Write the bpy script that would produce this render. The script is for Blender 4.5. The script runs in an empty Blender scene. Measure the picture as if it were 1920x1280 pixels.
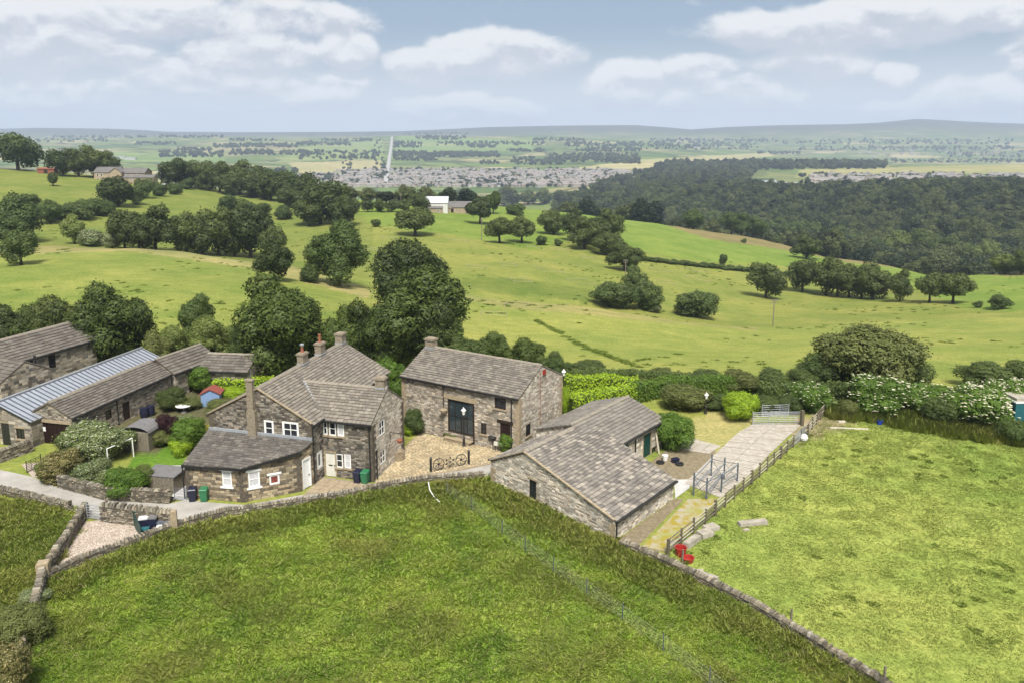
import bpy, math, random
import numpy as np
from mathutils import Vector, Matrix
rnd = random.Random(7)
nrg = np.random.default_rng(11)
SC = bpy.context.scene
COL = SC.collection
PI = math.pi

# ---------------------------------------------------------------- camera
F, PT, HZ, CH = 1500.0, math.radians(11), 250.0, 28.0      # focal length in photo pixels, pitch, horizon row, height
CY = HZ + F*math.tan(PT)
cam_data = bpy.data.cameras.new('camera')
cam = bpy.data.objects.new('camera', cam_data); COL.objects.link(cam)
cam.location = (0, 0, CH); cam.rotation_euler = (PI/2 - PT, 0, 0)
cam_data.sensor_width = 36.0; cam_data.lens = 36.0*F/1920
cam_data.shift_y = -(640 - CY)/1920
cam_data.clip_start = 0.5; cam_data.clip_end = 60000
SC.camera = cam
# ---------------------------------------------------------------- exposure
SC.view_settings.view_transform = 'Standard'; SC.view_settings.look = 'None'
SC.view_settings.gamma = 1.0; SC.view_settings.exposure = 1.2
SC.cycles.max_bounces = 6; SC.cycles.diffuse_bounces = 2; SC.cycles.glossy_bounces = 2
SC.cycles.transmission_bounces = 3; SC.cycles.volume_bounces = 0; SC.cycles.transparent_max_bounces = 6
SC.cycles.caustics_reflective = False; SC.cycles.caustics_refractive = False
# ---------------------------------------------------------------- sun
SUN_EL, SUN_AZ = math.radians(56), math.radians(-186)        # azimuth from +Y (view direction), negative = left
sd = bpy.data.lights.new('sun', 'SUN'); sd.energy = 2.95; sd.angle = math.radians(18.0); sd.color = (1.0, 0.955, 0.88)
sun = bpy.data.objects.new('sun', sd); COL.objects.link(sun)
sdir = Vector((math.sin(SUN_AZ)*math.cos(SUN_EL), math.cos(SUN_AZ)*math.cos(SUN_EL), math.sin(SUN_EL)))
sun.rotation_euler = (-sdir).to_track_quat('-Z', 'Y').to_euler(); sun.location = (0, 0, 200)

# ---------------------------------------------------------------- node helper
class NT:
    def __init__(s, tree):
        s.t = tree; s.n = tree.nodes; s.l = tree.links; s.n.clear()
    def new(s, typ, **kw):
        nd = s.n.new(typ)
        for k, v in kw.items():
            if k.startswith('i_'):
                nd.inputs[k[2:].replace('_', ' ')].default_value = v
            else: setattr(nd, k, v)
        return nd
    def link(s, a, b): s.l.new(a, b)
    def put(s, sock, v):
        if isinstance(v, bpy.types.NodeSocket): s.l.new(v, sock)
        else: sock.default_value = v
    def m(s, op, a, b=0.0, c=0.0, clamp=False):
        nd = s.n.new('ShaderNodeMath'); nd.operation = op; nd.use_clamp = clamp
        for i, v in enumerate((a, b, c)): s.put(nd.inputs[i], v)
        return nd.outputs[0]
    def v(s, op, a, b=(0, 0, 0)):
        nd = s.n.new('ShaderNodeVectorMath'); nd.operation = op
        s.put(nd.inputs[0], a); s.put(nd.inputs[1], b)
        return nd.outputs[0]
    def mix(s, fac, a, b, bt='MIX'):
        nd = s.n.new('ShaderNodeMix'); nd.data_type = 'RGBA'; nd.blend_type = bt; nd.clamp_factor = True
        s.put(nd.inputs[0], fac)
        s.put(nd.inputs[6], a if not isinstance(a, tuple) else (*a, 1)); s.put(nd.inputs[7], b if not isinstance(b, tuple) else (*b, 1))
        return nd.outputs[2]
    def noise(s, vec, scale, detail=4, rough=0.55, dist=0.0):
        nd = s.n.new('ShaderNodeTexNoise'); nd.inputs['Scale'].default_value = scale
        nd.inputs['Detail'].default_value = detail; nd.inputs['Roughness'].default_value = rough
        nd.inputs['Distortion'].default_value = dist
        if vec is not None: s.l.new(vec, nd.inputs['Vector'])
        return nd.outputs['Fac']
    def smooth(s, x, lo, hi, a=0.0, b=1.0):
        nd = s.n.new('ShaderNodeMapRange'); nd.interpolation_type = 'SMOOTHSTEP'
        s.put(nd.inputs[0], x); s.put(nd.inputs[1], lo); s.put(nd.inputs[2], hi); s.put(nd.inputs[3], a); s.put(nd.inputs[4], b)
        return nd.outputs[0]
    def ramp(s, fac, stops):
        nd = s.n.new('ShaderNodeValToRGB'); e = nd.color_ramp.elements
        while len(e) < len(stops): e.new(0.5)
        for el, (p, c) in zip(e, stops): el.position = p; el.color = (*c, 1)
        s.l.new(fac, nd.inputs[0]); return nd.outputs[0]
    def scale(s, vec, xyz):
        return s.v('MULTIPLY', vec, xyz)

# ---------------------------------------------------------------- world: Nishita sky with cumulus
W = bpy.data.worlds.new('World'); SC.world = W; W.use_nodes = True
w = NT(W.node_tree)
tc = w.new('ShaderNodeTexCoord').outputs['Generated']
sky = w.new('ShaderNodeTexSky', sky_type='NISHITA', sun_disc=False, sun_elevation=SUN_EL, sun_rotation=SUN_AZ, altitude=300.0,
            air_density=1.0, dust_density=2.2, ozone_density=1.5).outputs[0]
sep = w.new('ShaderNodeSeparateXYZ'); w.link(tc, sep.inputs[0])
dx, dy, dz = sep.outputs
el = w.m('MAXIMUM', dz, 0.0)
warp = w.new('ShaderNodeTexNoise'); warp.inputs['Scale'].default_value = 9.0; warp.inputs['Detail'].default_value = 5; w.link(tc, warp.inputs['Vector'])
wv = w.v('SCALE', w.v('SUBTRACT', warp.outputs['Color'], (0.5, 0.5, 0.5))); wv.node.inputs['Scale'].default_value = 0.05
dird = w.v('ADD', tc, wv)
def dens(off):
    q = w.v('ADD', dird, (0, 0, off)); q = w.v('MULTIPLY', q, (1.0, 1.0, 1.7))
    return w.noise(q, 11.0, 6, 0.58)
az = w.m('ARCTAN2', dx, dy)
wsx = w.new('ShaderNodeSeparateXYZ'); w.link(wv, wsx.inputs[0])
azw = w.m('ADD', az, wsx.outputs[0]); elw = w.m('ADD', dz, w.m('MULTIPLY', wsx.outputs[2], 0.6))
cmb = w.new('ShaderNodeCombineXYZ'); w.link(azw, cmb.inputs[0]); w.link(elw, cmb.inputs[1])
# cumulus banks as the photograph shows them: column, row, half width, half height, weight; turned into azimuth and elevation
BANKS = [(30,35,50,38,1),(110,92,140,45,1),(330,28,340,42,.9),(470,96,120,40,1),(650,92,60,38,1),(420,152,270,36,.75),(600,186,95,30,.85),(260,216,65,20,.8),(140,172,200,32,.7),(788,128,66,42,.95),(932,102,155,44,1),(830,202,115,34,1),(955,206,72,28,.9),(1165,158,85,45,1),(1308,132,64,28,.75),(1290,192,62,30,.75),(1400,172,115,36,.85),(1512,122,105,34,.85),(1580,48,225,44,1),(1672,140,38,24,.8),(1690,208,62,24,.85),(1830,182,115,36,.85),(1860,25,110,30,.85),(1330,226,75,18,.7),(-200,110,180,60,.9),(2130,100,170,60,.9)]
BK_ = []
for (bx, by, bw, bh, wt) in BANKS:
    ax_, ay_ = (bx-960)/F, (by-CY)/F; d_ = Vector((ax_, math.cos(PT)-ay_*math.sin(PT), -math.sin(PT)-ay_*math.cos(PT))).normalized(); BK_.append((math.atan2(d_.x, d_.y), d_.z, bw/1560, bh/1540, wt))
def bank(sh):
    out = None; cv = w.v('ADD', cmb.outputs[0], (0, sh, 0))
    for (a0, e0, ra, re, wt) in BK_:
        r = w.v('MULTIPLY', w.v('SUBTRACT', cv, (a0, e0, 0)), (1/ra, 1/re, 0))
        dt = w.n.new('ShaderNodeVectorMath'); dt.operation = 'DOT_PRODUCT'; w.link(r, dt.inputs[0]); w.link(r, dt.inputs[1])
        g = w.smooth(dt.outputs['Value'], 0.0, 1.9, wt, 0.0)
        out = g if out is None else w.m('MAXIMUM', out, g)
    return out
ovr = w.m('MULTIPLY', w.noise(w.v('MULTIPLY', tc, (1, 1, 1.6)), 2.6, 2, 0.5), w.m('MAXIMUM', w.smooth(dz, 0.16, 0.26), w.smooth(w.m('ABSOLUTE', az), 0.66, 0.85)))   # more of the same cumulus elsewhere
def cover(sh):
    return w.m('ADD', w.m('MAXIMUM', w.m('MULTIPLY', bank(sh), 0.50), w.m('MULTIPLY', ovr, 0.75)), w.m('MULTIPLY', w.m('SUBTRACT', dens(sh), 0.5), 1.15))
c0 = cover(0.0); c1 = cover(0.012)
cl = w.smooth(c0, 0.10, 0.36)
shade = w.smooth(w.m('SUBTRACT', c0, c1), -0.10, 0.16)           # denser here than just above = the lit top of a bank
ccol = w.mix(shade, (0.262, 0.275, 0.308), (0.41, 0.41, 0.412))
blue = w.mix(0.66, w.mix(1.0, sky, (0.045, 0.045, 0.045), 'MULTIPLY'), (0.165, 0.208, 0.268))
hz = w.smooth(el, 0.0, 0.13, 0.9, 0.0)
blue = w.mix(hz, blue, (0.365, 0.385, 0.41))
ccol = w.mix(w.m('MULTIPLY', hz, 0.5), ccol, (0.385, 0.40, 0.42))
fin = w.mix(w.m('MULTIPLY', cl, 0.90), blue, ccol)
bg = w.new('ShaderNodeBackground'); w.link(fin, bg.inputs[0]); bg.inputs[1].default_value = 1.0
out = w.new('ShaderNodeOutputWorld'); w.link(bg.outputs[0], out.inputs[0])

# ---------------------------------------------------------------- pixel <-> world
CC, SS = math.cos(PT), math.sin(PT)
def ray(px, py):
    a = (px-960)/F; b = (py-CY)/F
    return np.array([a, CC-b*SS, -SS-b*CC])
def G(px, py, z=0.0):
    d = ray(px, py); t = (z-CH)/d[2]; return np.array([d[0]*t, d[1]*t, z])
def G2(px, py, z=0.0): return G(px, py, z)[:2]
def R(px, py, Y):
    d = ray(px, py); t = Y/d[1]; return np.array([d[0]*t, Y, CH+d[2]*t])
def PX(x, y, z):
    zz = z-CH; d = y*CC-zz*SS; v = -(zz*CC+y*SS)
    return 960+F*x/d, CY+F*v/d

# ---------------------------------------------------------------- terrain height
# ground profile for columns of the view: (depth in m, photo row where that ground lies or None with a height)
PROF = {
 -500: [(120,('z',1)),(195,('z',4)),(300,('z',6)),(460,('z',22)),(800,('z',-20)),(2200,('z',-77)),(4000,('z',-50)),(6000,('z',-4)),(7500,('z',-30)),(9500,('z',75)),(12000,('z',80))],
 0:    [(120,('z',0)),(160,('z',1)),(195,467),(225,('z',-3)),(260,430),(300,398),(360,352),(420,320),(465,309),(620,('z',-25)),(1400,('z',-100)),(2200,322),(3000,300),(4000,280),(5000,268),(6000,260),(7500,263),(9500,243),(12000,('z',75))],
 240:  [(120,('z',0)),(150,('z',1)),(195,458),(225,('z',-4)),(262,442),(330,390),(400,352),(430,338),(475,326),(620,('z',-30)),(1400,('z',-100)),(2200,322),(3000,300),(4000,280),(5000,267),(6000,259),(7500,262),(9500,242),(12000,('z',75))],
 480:  [(118,('z',-.5)),(150,533),(192,488),(220,('z',-9)),(290,457),(360,405),(430,377),(480,362),(520,('z',-10)),(700,('z',-45)),(1400,('z',-103)),(2200,323),(3000,300),(4000,279),(5000,265),(6000,257),(7500,262),(9500,246),(12000,('z',55))],
 720:  [(100,('z',-.5)),(130,598),(180,545),(220,494),(270,452),(330,417),(400,387),(435,377),(480,('z',-12)),(700,('z',-60)),(1300,('z',-110)),(2000,350),(2500,325),(3000,309),(4000,281),(5000,262),(5600,253),(7500,260),(9500,246),(12000,('z',55))],
 960:  [(97,('z',-.6)),(130,632),(168,551),(184,('z',-13.5)),(205,527),(270,471),(330,441),(390,416),(440,399),(515,380),(560,('z',-20)),(800,('z',-85)),(1300,('z',-118)),(2000,352),(2500,330),(3000,311),(4000,285),(5000,264),(5800,255),(7500,259),(9500,239),(12000,('z',100))],
 1200: [(95,('z',-.6)),(130,640),(165,584),(184,('z',-17)),(230,541),(290,483),(340,453),(400,427),(470,411),(540,('z',-35)),(720,('z',-80)),(900,('z',-85)),(1200,365),(1800,335),(2500,312),(3500,293),(4500,278),(6000,265),(7500,260),(9500,237),(12000,('z',110))],
 1440: [(93,('z',-.6)),(125,662),(160,('z',-12)),(200,613),(255,562),(345,499),(420,467),(480,450),(530,437),(590,('z',-62)),(680,('z',-90)),(900,('z',-72)),(1120,360),(1300,('z',-68)),(1600,345),(2200,321),(2500,306),(2900,('z',-80)),(4000,('z',-110)),(5000,290),(7000,263),(9500,236),(12000,('z',120))],
 1680: [(93,('z',-.6)),(120,652),(165,621),(210,591),(250,561),(300,533),(365,500),(402,485),(480,('z',-66)),(600,('z',-72)),(850,381),(1000,357),(1150,('z',-55)),(1600,346),(2200,319),(2500,309),(3200,('z',-112)),(4000,('z',-112)),(5000,292),(7000,262),(9500,226),(12000,('z',180))],
 1920: [(92,('z',-.6)),(120,652),(190,592),(240,549),(280,524),(318,506),(405,('z',-62)),(520,('z',-66)),(600,470),(850,375),(950,353),(1150,('z',-52)),(1600,347),(2200,317),(2500,308),(3200,('z',-110)),(4000,('z',-112)),(5000,292),(7000,262),(9500,233),(12000,('z',140))],
 2400: [(92,('z',-.6)),(120,('z',-4)),(240,('z',-18)),(305,('z',-24)),(400,('z',-60)),(520,('z',-66)),(850,('z',-44)),(1600,('z',-74)),(2500,('z',-66)),(4000,('z',-110)),(7000,('z',-25)),(9500,('z',120)),(12000,('z',130))]}
_u = []; _lY = np.linspace(math.log(60), math.log(12000), 300); _tab = []
for px in sorted(PROF):
    ys, zs = [60.0, 88.0], [0.0, 0.0]
    for Y, r in PROF[px]:
        ys.append(Y); zs.append(r[1] if isinstance(r, tuple) else R(px, r, Y)[2])
    _u.append((px-960)/F/0.99); _tab.append(np.interp(_lY, np.log(ys), zs))
_uf = np.linspace(_u[0], _u[-1], 241)
_T = np.array([np.interp(_uf, _u, [t[k] for t in _tab]) for k in range(len(_lY))])
def _blur(A, r, ax):
    k = np.exp(-0.5*(np.arange(-3*r, 3*r+1)/r)**2); k /= k.sum()
    P_ = np.pad(A, [(3*r, 3*r) if i == ax else (0, 0) for i in range(2)], mode='edge')
    return np.apply_along_axis(lambda v: np.convolve(v, k, 'valid'), ax, P_)
_T = _blur(_blur(_T, 2, 0), 7, 1)
SILX = [-700, 0, 100, 230, 300, 330, 480, 640, 760, 840, 920, 1050, 1180, 1240, 1285, 1350, 1450, 1560, 1620, 1660, 1690, 1720, 1790, 1850, 1920, 2500]
SILR = [238, 243, 240.5, 242, 245, 247.5, 248.5, 248, 246.5, 243, 239, 236.5, 235.5, 239.5, 243.5, 239, 235.5, 234, 231.5, 227.5, 224.5, 225.5, 229.5, 232, 234, 236]
def zf(X, Y):
    X = np.asarray(X, float); Y = np.asarray(Y, float); Yc = np.maximum(Y, 60.0)
    a = np.clip((np.log(Yc)-_lY[0])/(_lY[1]-_lY[0]), 0, len(_lY)-1.001); b = np.clip((X/Yc-_uf[0])/(_uf[1]-_uf[0]), 0, len(_uf)-1.001)
    i = a.astype(int); j = b.astype(int); fa = a-i; fb = b-j
    z = (_T[i, j]*(1-fa)+_T[i+1, j]*fa)*(1-fb)+(_T[i, j+1]*(1-fa)+_T[i+1, j+1]*fa)*fb
    rough = np.clip((Y-100)/80, 0, 1)
    z = z + rough*(0.35*np.sin(X*.11+1.3*np.sin(Y*.037))*np.sin(Y*.083+.7)+.2*np.sin(X*.31+Y*.17)*np.sin(Y*.21-X*.13))
    fold = np.clip((Y-560)/150, 0, 1)*np.clip((960-Y)/160, 0, 1)*np.clip((X/Yc-.12)/.1, 0, 1); z = z + fold*(6.5*np.sin(X*.021+Y*.012)+4*np.sin(X*.05-Y*.017+1))
    far = np.clip((Y-2600)/1500, 0, 1)
    z = z + far*Y*.0017*(np.sin(X*.0021+1.0*np.sin(Y*.0013))+.6*np.sin(X*.0047+Y*.0031))*np.clip((9000-Y)/3000, 0.15, 1)
    pxs = 960+F*.985*X/np.maximum(Yc, 60); row = np.interp(pxs, SILX, SILR); wq = np.clip((Y-6600)/2700, 0, 1); wq = wq*wq*(3-2*wq)
    zt = CH+(250-row)*np.minimum(Yc, 9400)/F-np.clip(Yc-9400, 0, 9e9)*.03; zt = zt-(1-wq)*20
    z = z*(1-wq)+zt*wq
    return z
def zf1(x, y): return float(zf(np.array([x]), np.array([y]))[0])
_ts = np.concatenate([np.arange(30, 700, 1.0), np.arange(700, 3000, 6.0), np.arange(3000, 11500, 25.0)])
def hit(px, py, ymin=30.0):
    """first ground point seen through photo pixel (px, py), not nearer than ymin"""
    d = ray(px, py); t = _ts/d[1]; X = d[0]*t; Z = CH+d[2]*t
    h = zf(X, _ts); ok = np.where((Z <= h) & (_ts >= ymin))[0]
    if len(ok) == 0: k = len(_ts)-1
    else: k = ok[0]
    return np.array([X[k], _ts[k], h[k]])

# ---------------------------------------------------------------- materials
MATS = {}
def new_mat(name):
    m = bpy.data.materials.new(name); m.use_nodes = True; MATS[name] = m
    return m, NT(m.node_tree)
def finish(m, t, col, rough=0.8, bump=None, bstr=0.3, bdist=0.02, spec=0.3, metal=0.0, transl=None):
    b = t.new('ShaderNodeBsdfPrincipled'); t.put(b.inputs['Base Color'], col if not isinstance(col, tuple) else (*col, 1))
    t.put(b.inputs['Roughness'], rough); b.inputs['Specular IOR Level'].default_value = spec; b.inputs['Metallic'].default_value = metal
    if bump is not None:
        bp = t.new('ShaderNodeBump'); bp.inputs['Strength'].default_value = bstr; bp.inputs['Distance'].default_value = bdist
        t.link(bump, bp.inputs['Height']); t.link(bp.outputs[0], b.inputs['Normal'])
    sh = b.outputs[0]
    if transl:
        tr = t.new('ShaderNodeBsdfTranslucent'); t.put(tr.inputs[0], col if not isinstance(col, tuple) else (*col, 1))
        mx = t.new('ShaderNodeMixShader'); mx.inputs[0].default_value = transl
        t.link(sh, mx.inputs[1]); t.link(tr.outputs[0], mx.inputs[2]); sh = mx.outputs[0]
    o = t.new('ShaderNodeOutputMaterial'); t.link(sh, o.inputs[0])
    return m
def pos(t): return t.new('ShaderNodeNewGeometry').outputs['Position']
def simple(name, c1, c2=None, scale=3.0, rough=0.75, bstr=0.15, spec=0.3, metal=0.0, detail=6):
    m, t = new_mat(name); p = pos(t)
    n = t.noise(p, scale, detail, 0.62)
    c2 = c2 or tuple(x*0.7 for x in c1)
    col = t.mix(t.smooth(n, 0.3, 0.7), c1, c2)
    return finish(m, t, col, rough, n, bstr, 0.02, spec, metal)
def attr_mat(name, rough=0.85, n_amt=0.35, scale=14.0, bstr=0.5, grime=None, moss=0.0):
    """stone whose colour per piece sits in the 'col' attribute, weathered by noise"""
    m, t = new_mat(name); p = pos(t)
    a = t.new('ShaderNodeAttribute', attribute_name='col').outputs['Color']
    n = t.noise(p, scale, 6, 0.65); n2 = t.noise(p, 0.55, 4, 0.6)
    c = t.mix(1.0, a, t.mix(n, (1-n_amt,)*3, (1+n_amt,)*3), 'MULTIPLY')
    c = t.mix(1.0, c, t.mix(t.smooth(n2, 0.35, 0.68), (0.80, 0.79, 0.77), (1.12, 1.11, 1.09)), 'MULTIPLY')
    if grime: c = t.mix(t.smooth(t.noise(p, 1.1, 6, 0.7), 0.50, 0.66, 0, 0.75), c, grime)
    if moss: c = t.mix(t.smooth(t.noise(p, 1.9, 5, 0.6), 0.58, 0.72, 0, moss), c, (0.10, 0.11, 0.025))
    return finish(m, t, c, rough, n, bstr, 0.015, 0.2)
def tile_mat(name, ramp, lich=0.25, rough=0.9):
    """stone slate: tone differs from slate to slate (own random), streaks and lichen on top"""
    m, t = new_mat(name); p = pos(t)
    g = t.new('ShaderNodeNewGeometry'); oi = t.new('ShaderNodeObjectInfo')
    r = t.m('FRACT', t.m('ADD', t.m('MULTIPLY', g.outputs['Random Per Island'], 7.31), t.m('MULTIPLY', oi.outputs['Random'], 13.7)))
    c = t.ramp(r, ramp)
    n = t.noise(p, 9.0, 7, 0.68); n2 = t.noise(p, 0.8, 4, 0.6)
    c = t.mix(1.0, c, t.mix(n, (0.55,)*3, (1.4,)*3), 'MULTIPLY')
    c = t.mix(t.smooth(n2, 0.4, 0.7, 0, 0.35), c, (0.13, 0.115, 0.095))
    c = t.mix(t.smooth(t.noise(p, 3.7, 5, 0.7), 0.58, 0.68, 0, lich), c, (0.46, 0.41, 0.30))
    return finish(m, t, c, rough, n, 0.5, 0.02, 0.2)
def leaf_mat(name, ca, cb, cc=None, transl=0.28, pscale=0.9, ow=0.22):
    m, t = new_mat(name); p = pos(t)
    oi = t.new('ShaderNodeObjectInfo').outputs['Random']
    n = t.noise(p, pscale, 3, 0.6); g = t.new('ShaderNodeNewGeometry').outputs['Random Per Island']
    f = t.m('ADD', t.m('MULTIPLY', n, 0.7), t.m('ADD', t.m('MULTIPLY', g, 0.34), t.m('MULTIPLY', t.m('SUBTRACT', oi, 0.5), ow)))
    c = t.mix(t.smooth(f, 0.12, 0.9), ca, cb)
    if cc: c = t.mix(t.smooth(g, 0.80, 0.84, 0, 0.8), c, cc)
    return finish(m, t, c, 0.55, None, spec=0.25, transl=transl)

def srgb(r, g, b):
    f = lambda c: (c/12.92 if c <= 0.04045 else ((c+0.055)/1.055)**2.4)
    return tuple(f(x/255) for x in (r, g, b))
M_HOUSE = attr_mat('sooty_gritstone', grime=(0.05, 0.043, 0.034))
M_BARN = attr_mat('warm_gritstone', n_amt=0.25, bstr=0.4)
M_PALE = attr_mat('pale_gritstone', n_amt=0.25, bstr=0.4)
M_DRY = attr_mat('dry_stone', n_amt=0.4, moss=0.55, grime=(0.06, 0.055, 0.045))
M_COB = attr_mat('setts_stone', n_amt=0.25, moss=0.25)
M_DRESSED = simple('dressed_sandstone', (0.36, 0.29, 0.19), (0.25, 0.20, 0.135), 4, 0.85)
M_QUOIN_D = simple('sooty_quoin', (0.13, 0.105, 0.075), (0.06, 0.052, 0.042), 5, 0.85)
M_RIDGE = simple('ridge_stone', (0.30, 0.265, 0.21), (0.20, 0.175, 0.14), 5, 0.9)
M_CHIM = simple('chimney_stone', (0.28, 0.235, 0.17), (0.18, 0.15, 0.11), 5, 0.9)
M_MORTAR_D = simple('old_mortar', (0.12, 0.10, 0.075), (0.07, 0.06, 0.045), 6, 0.95)
M_MORTAR_P = simple('pale_mortar', (0.40, 0.345, 0.25), (0.30, 0.25, 0.18), 6, 0.95)
M_MORTAR_B = simple('barn_mortar', (0.30, 0.25, 0.175), (0.20, 0.17, 0.12), 6, 0.95)
M_TILE_H = tile_mat('house_stone_slate', [(0.00, (0.140, 0.125, 0.104)), (0.35, (0.178, 0.159, 0.132)), (0.70, (0.217, 0.192, 0.159)), (1.00, (0.256, 0.229, 0.188))], 0.3)
M_TILE_L = tile_mat('leanto_stone_slate', [(0.00, (0.077, 0.070, 0.063)), (0.40, (0.104, 0.095, 0.086)), (0.80, (0.136, 0.125, 0.110)), (1.00, (0.189, 0.170, 0.147))], 0.3)
M_TILE_B = tile_mat('barn_stone_slate', [(0.00, (0.132, 0.119, 0.101)), (0.40, (0.171, 0.153, 0.129)), (0.75, (0.210, 0.188, 0.157)), (1.00, (0.247, 0.222, 0.183))], 0.25)
M_TILE_G = tile_mat('garage_stone_slate', [(0.00, (0.131, 0.120, 0.109)), (0.30, (0.184, 0.167, 0.146)), (0.60, (0.234, 0.211, 0.181)), (0.85, (0.303, 0.271, 0.227)), (1.00, (0.378, 0.338, 0.278))], 0.2)
M_TILE_W = tile_mat('workshop_stone_slate', [(0.00, (0.152, 0.139, 0.122)), (0.50, (0.191, 0.175, 0.150)), (1.00, (0.234, 0.213, 0.181))], 0.15)
M_TILE_D = tile_mat('dark_stone_slate', [(0.00, (0.094, 0.084, 0.072)), (0.50, (0.128, 0.114, 0.098)), (1.00, (0.167, 0.148, 0.126))], 0.15)
M_BLACK = simple('black_paint', (0.012, 0.012, 0.013), (0.02, 0.02, 0.02), 8, 0.45, 0.05, 0.5)
M_WHITE = simple('white_paint', (0.78, 0.78, 0.76), (0.68, 0.68, 0.65), 3, 0.5, 0.03, 0.4)
M_CREAM = simple('cream_paint', (0.66, 0.65, 0.58), (0.58, 0.57, 0.50), 3, 0.5, 0.03, 0.4)
M_LEAD = simple('lead_flashing', (0.30, 0.32, 0.34), (0.22, 0.235, 0.25), 5, 0.6)
M_GREEN = simple('dark_green_paint', (0.006, 0.052, 0.042), (0.004, 0.035, 0.03), 4, 0.45, 0.05)
M_BROWN = simple('dark_brown_paint', (0.022, 0.009, 0.009), (0.014, 0.006, 0.006), 4, 0.5, 0.05)
M_DKWOOD = simple('dark_stained_wood', (0.035, 0.022, 0.014), (0.02, 0.013, 0.009), 12, 0.6)
M_WOOD = simple('weathered_wood', (0.23, 0.20, 0.155), (0.12, 0.10, 0.075), 9, 0.85)
M_WOODG = simple('mossy_post_wood', (0.15, 0.13, 0.085), (0.08, 0.07, 0.045), 11, 0.9)
M_WOODP = simple('pale_wood', (0.50, 0.46, 0.36), (0.36, 0.32, 0.25), 7, 0.85)
M_GALV = simple('galvanised_steel', (0.42, 0.44, 0.46), (0.30, 0.315, 0.33), 6, 0.45, 0.04, 0.5, 0.5)
M_STEEL = simple('grey_painted_steel', (0.13, 0.15, 0.18), (0.075, 0.085, 0.10), 9, 0.5, 0.06)
M_ZINC = simple('blue_grey_metal_sheet', (0.40, 0.425, 0.46), (0.33, 0.35, 0.385), 1.5, 0.35, 0.03, 0.5, 0.35)
M_SEAM = simple('metal_seam', (0.11, 0.13, 0.17), (0.09, 0.105, 0.14), 2, 0.4, 0.03, 0.5, 0.3)
M_BRICKRED = simple('terracotta', (0.30, 0.105, 0.06), (0.22, 0.08, 0.048), 8, 0.8)
M_REDFELT = simple('red_roof_felt', (0.26, 0.07, 0.05), (0.18, 0.05, 0.035), 8, 0.8)
M_BLUEWOOD = simple('pale_blue_boards', (0.22, 0.33, 0.52), (0.18, 0.27, 0.44), 6, 0.6)
M_BIN_B = simple('navy_plastic', (0.010, 0.012, 0.030), (0.016, 0.018, 0.04), 6, 0.4, 0.03, 0.45)
M_BIN_G = simple('green_plastic', (0.030, 0.17, 0.075), (0.025, 0.13, 0.06), 5, 0.4, 0.03, 0.45)
M_BIN_DG = simple('dark_green_plastic', (0.012, 0.05, 0.025), (0.010, 0.04, 0.02), 5, 0.4, 0.03, 0.45)
M_REDPL = simple('red_plastic', (0.36, 0.026, 0.018), (0.22, 0.02, 0.016), 6, 0.4, 0.03, 0.45)
M_BLUEPL = simple('blue_plastic', (0.015, 0.05, 0.40), (0.012, 0.04, 0.30), 6, 0.4, 0.03, 0.45)
M_TEALP = simple('teal_panel', (0.025, 0.12, 0.135), (0.018, 0.09, 0.10), 3, 0.5, 0.03)
M_CONC = simple('pale_concrete', (0.38, 0.345, 0.285), (0.25, 0.225, 0.18), 2.2, 0.9, 0.3)
M_CONCW = simple('white_concrete', (0.50, 0.49, 0.465), (0.40, 0.39, 0.37), 2, 0.85)
M_FELT = simple('grey_roof_felt', (0.17, 0.165, 0.165), (0.115, 0.11, 0.11), 5, 0.9)
M_REDFLOWER = simple('red_curtain', (0.27, 0.06, 0.04), (0.10, 0.03, 0.025), 8, 0.7)
M_CURTAIN = simple('net_curtain', (0.55, 0.55, 0.55), (0.42, 0.42, 0.43), 6, 0.8)
M_BARK = simple('bark', (0.075, 0.06, 0.045), (0.04, 0.032, 0.024), 6, 0.95, 0.6)
M_BRICK = simple('red_brickwork', (0.26, 0.10, 0.06), (0.18, 0.07, 0.045), 9, 0.9)
M_EARTH = simple('bare_earth', (0.24, 0.195, 0.125), (0.15, 0.125, 0.075), 3, 0.95, 0.6)
def glass_mat(name, c, rough=0.06):
    m, t = new_mat(name); n = t.noise(pos(t), 0.9, 2, 0.5)
    return finish(m, t, t.mix(n, c, tuple(x*1.8 for x in c)), rough, None, spec=0.8)
M_GLASS = glass_mat('window_glass', (0.012, 0.014, 0.018)); M_GLASSB = glass_mat('barn_glass', (0.02, 0.03, 0.035), 0.03)
m_, t_ = new_mat('lamp_glass'); M_LAMPGL = finish(m_, t_, (0.75, 0.75, 0.72), 0.25, None, spec=0.5)

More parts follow.
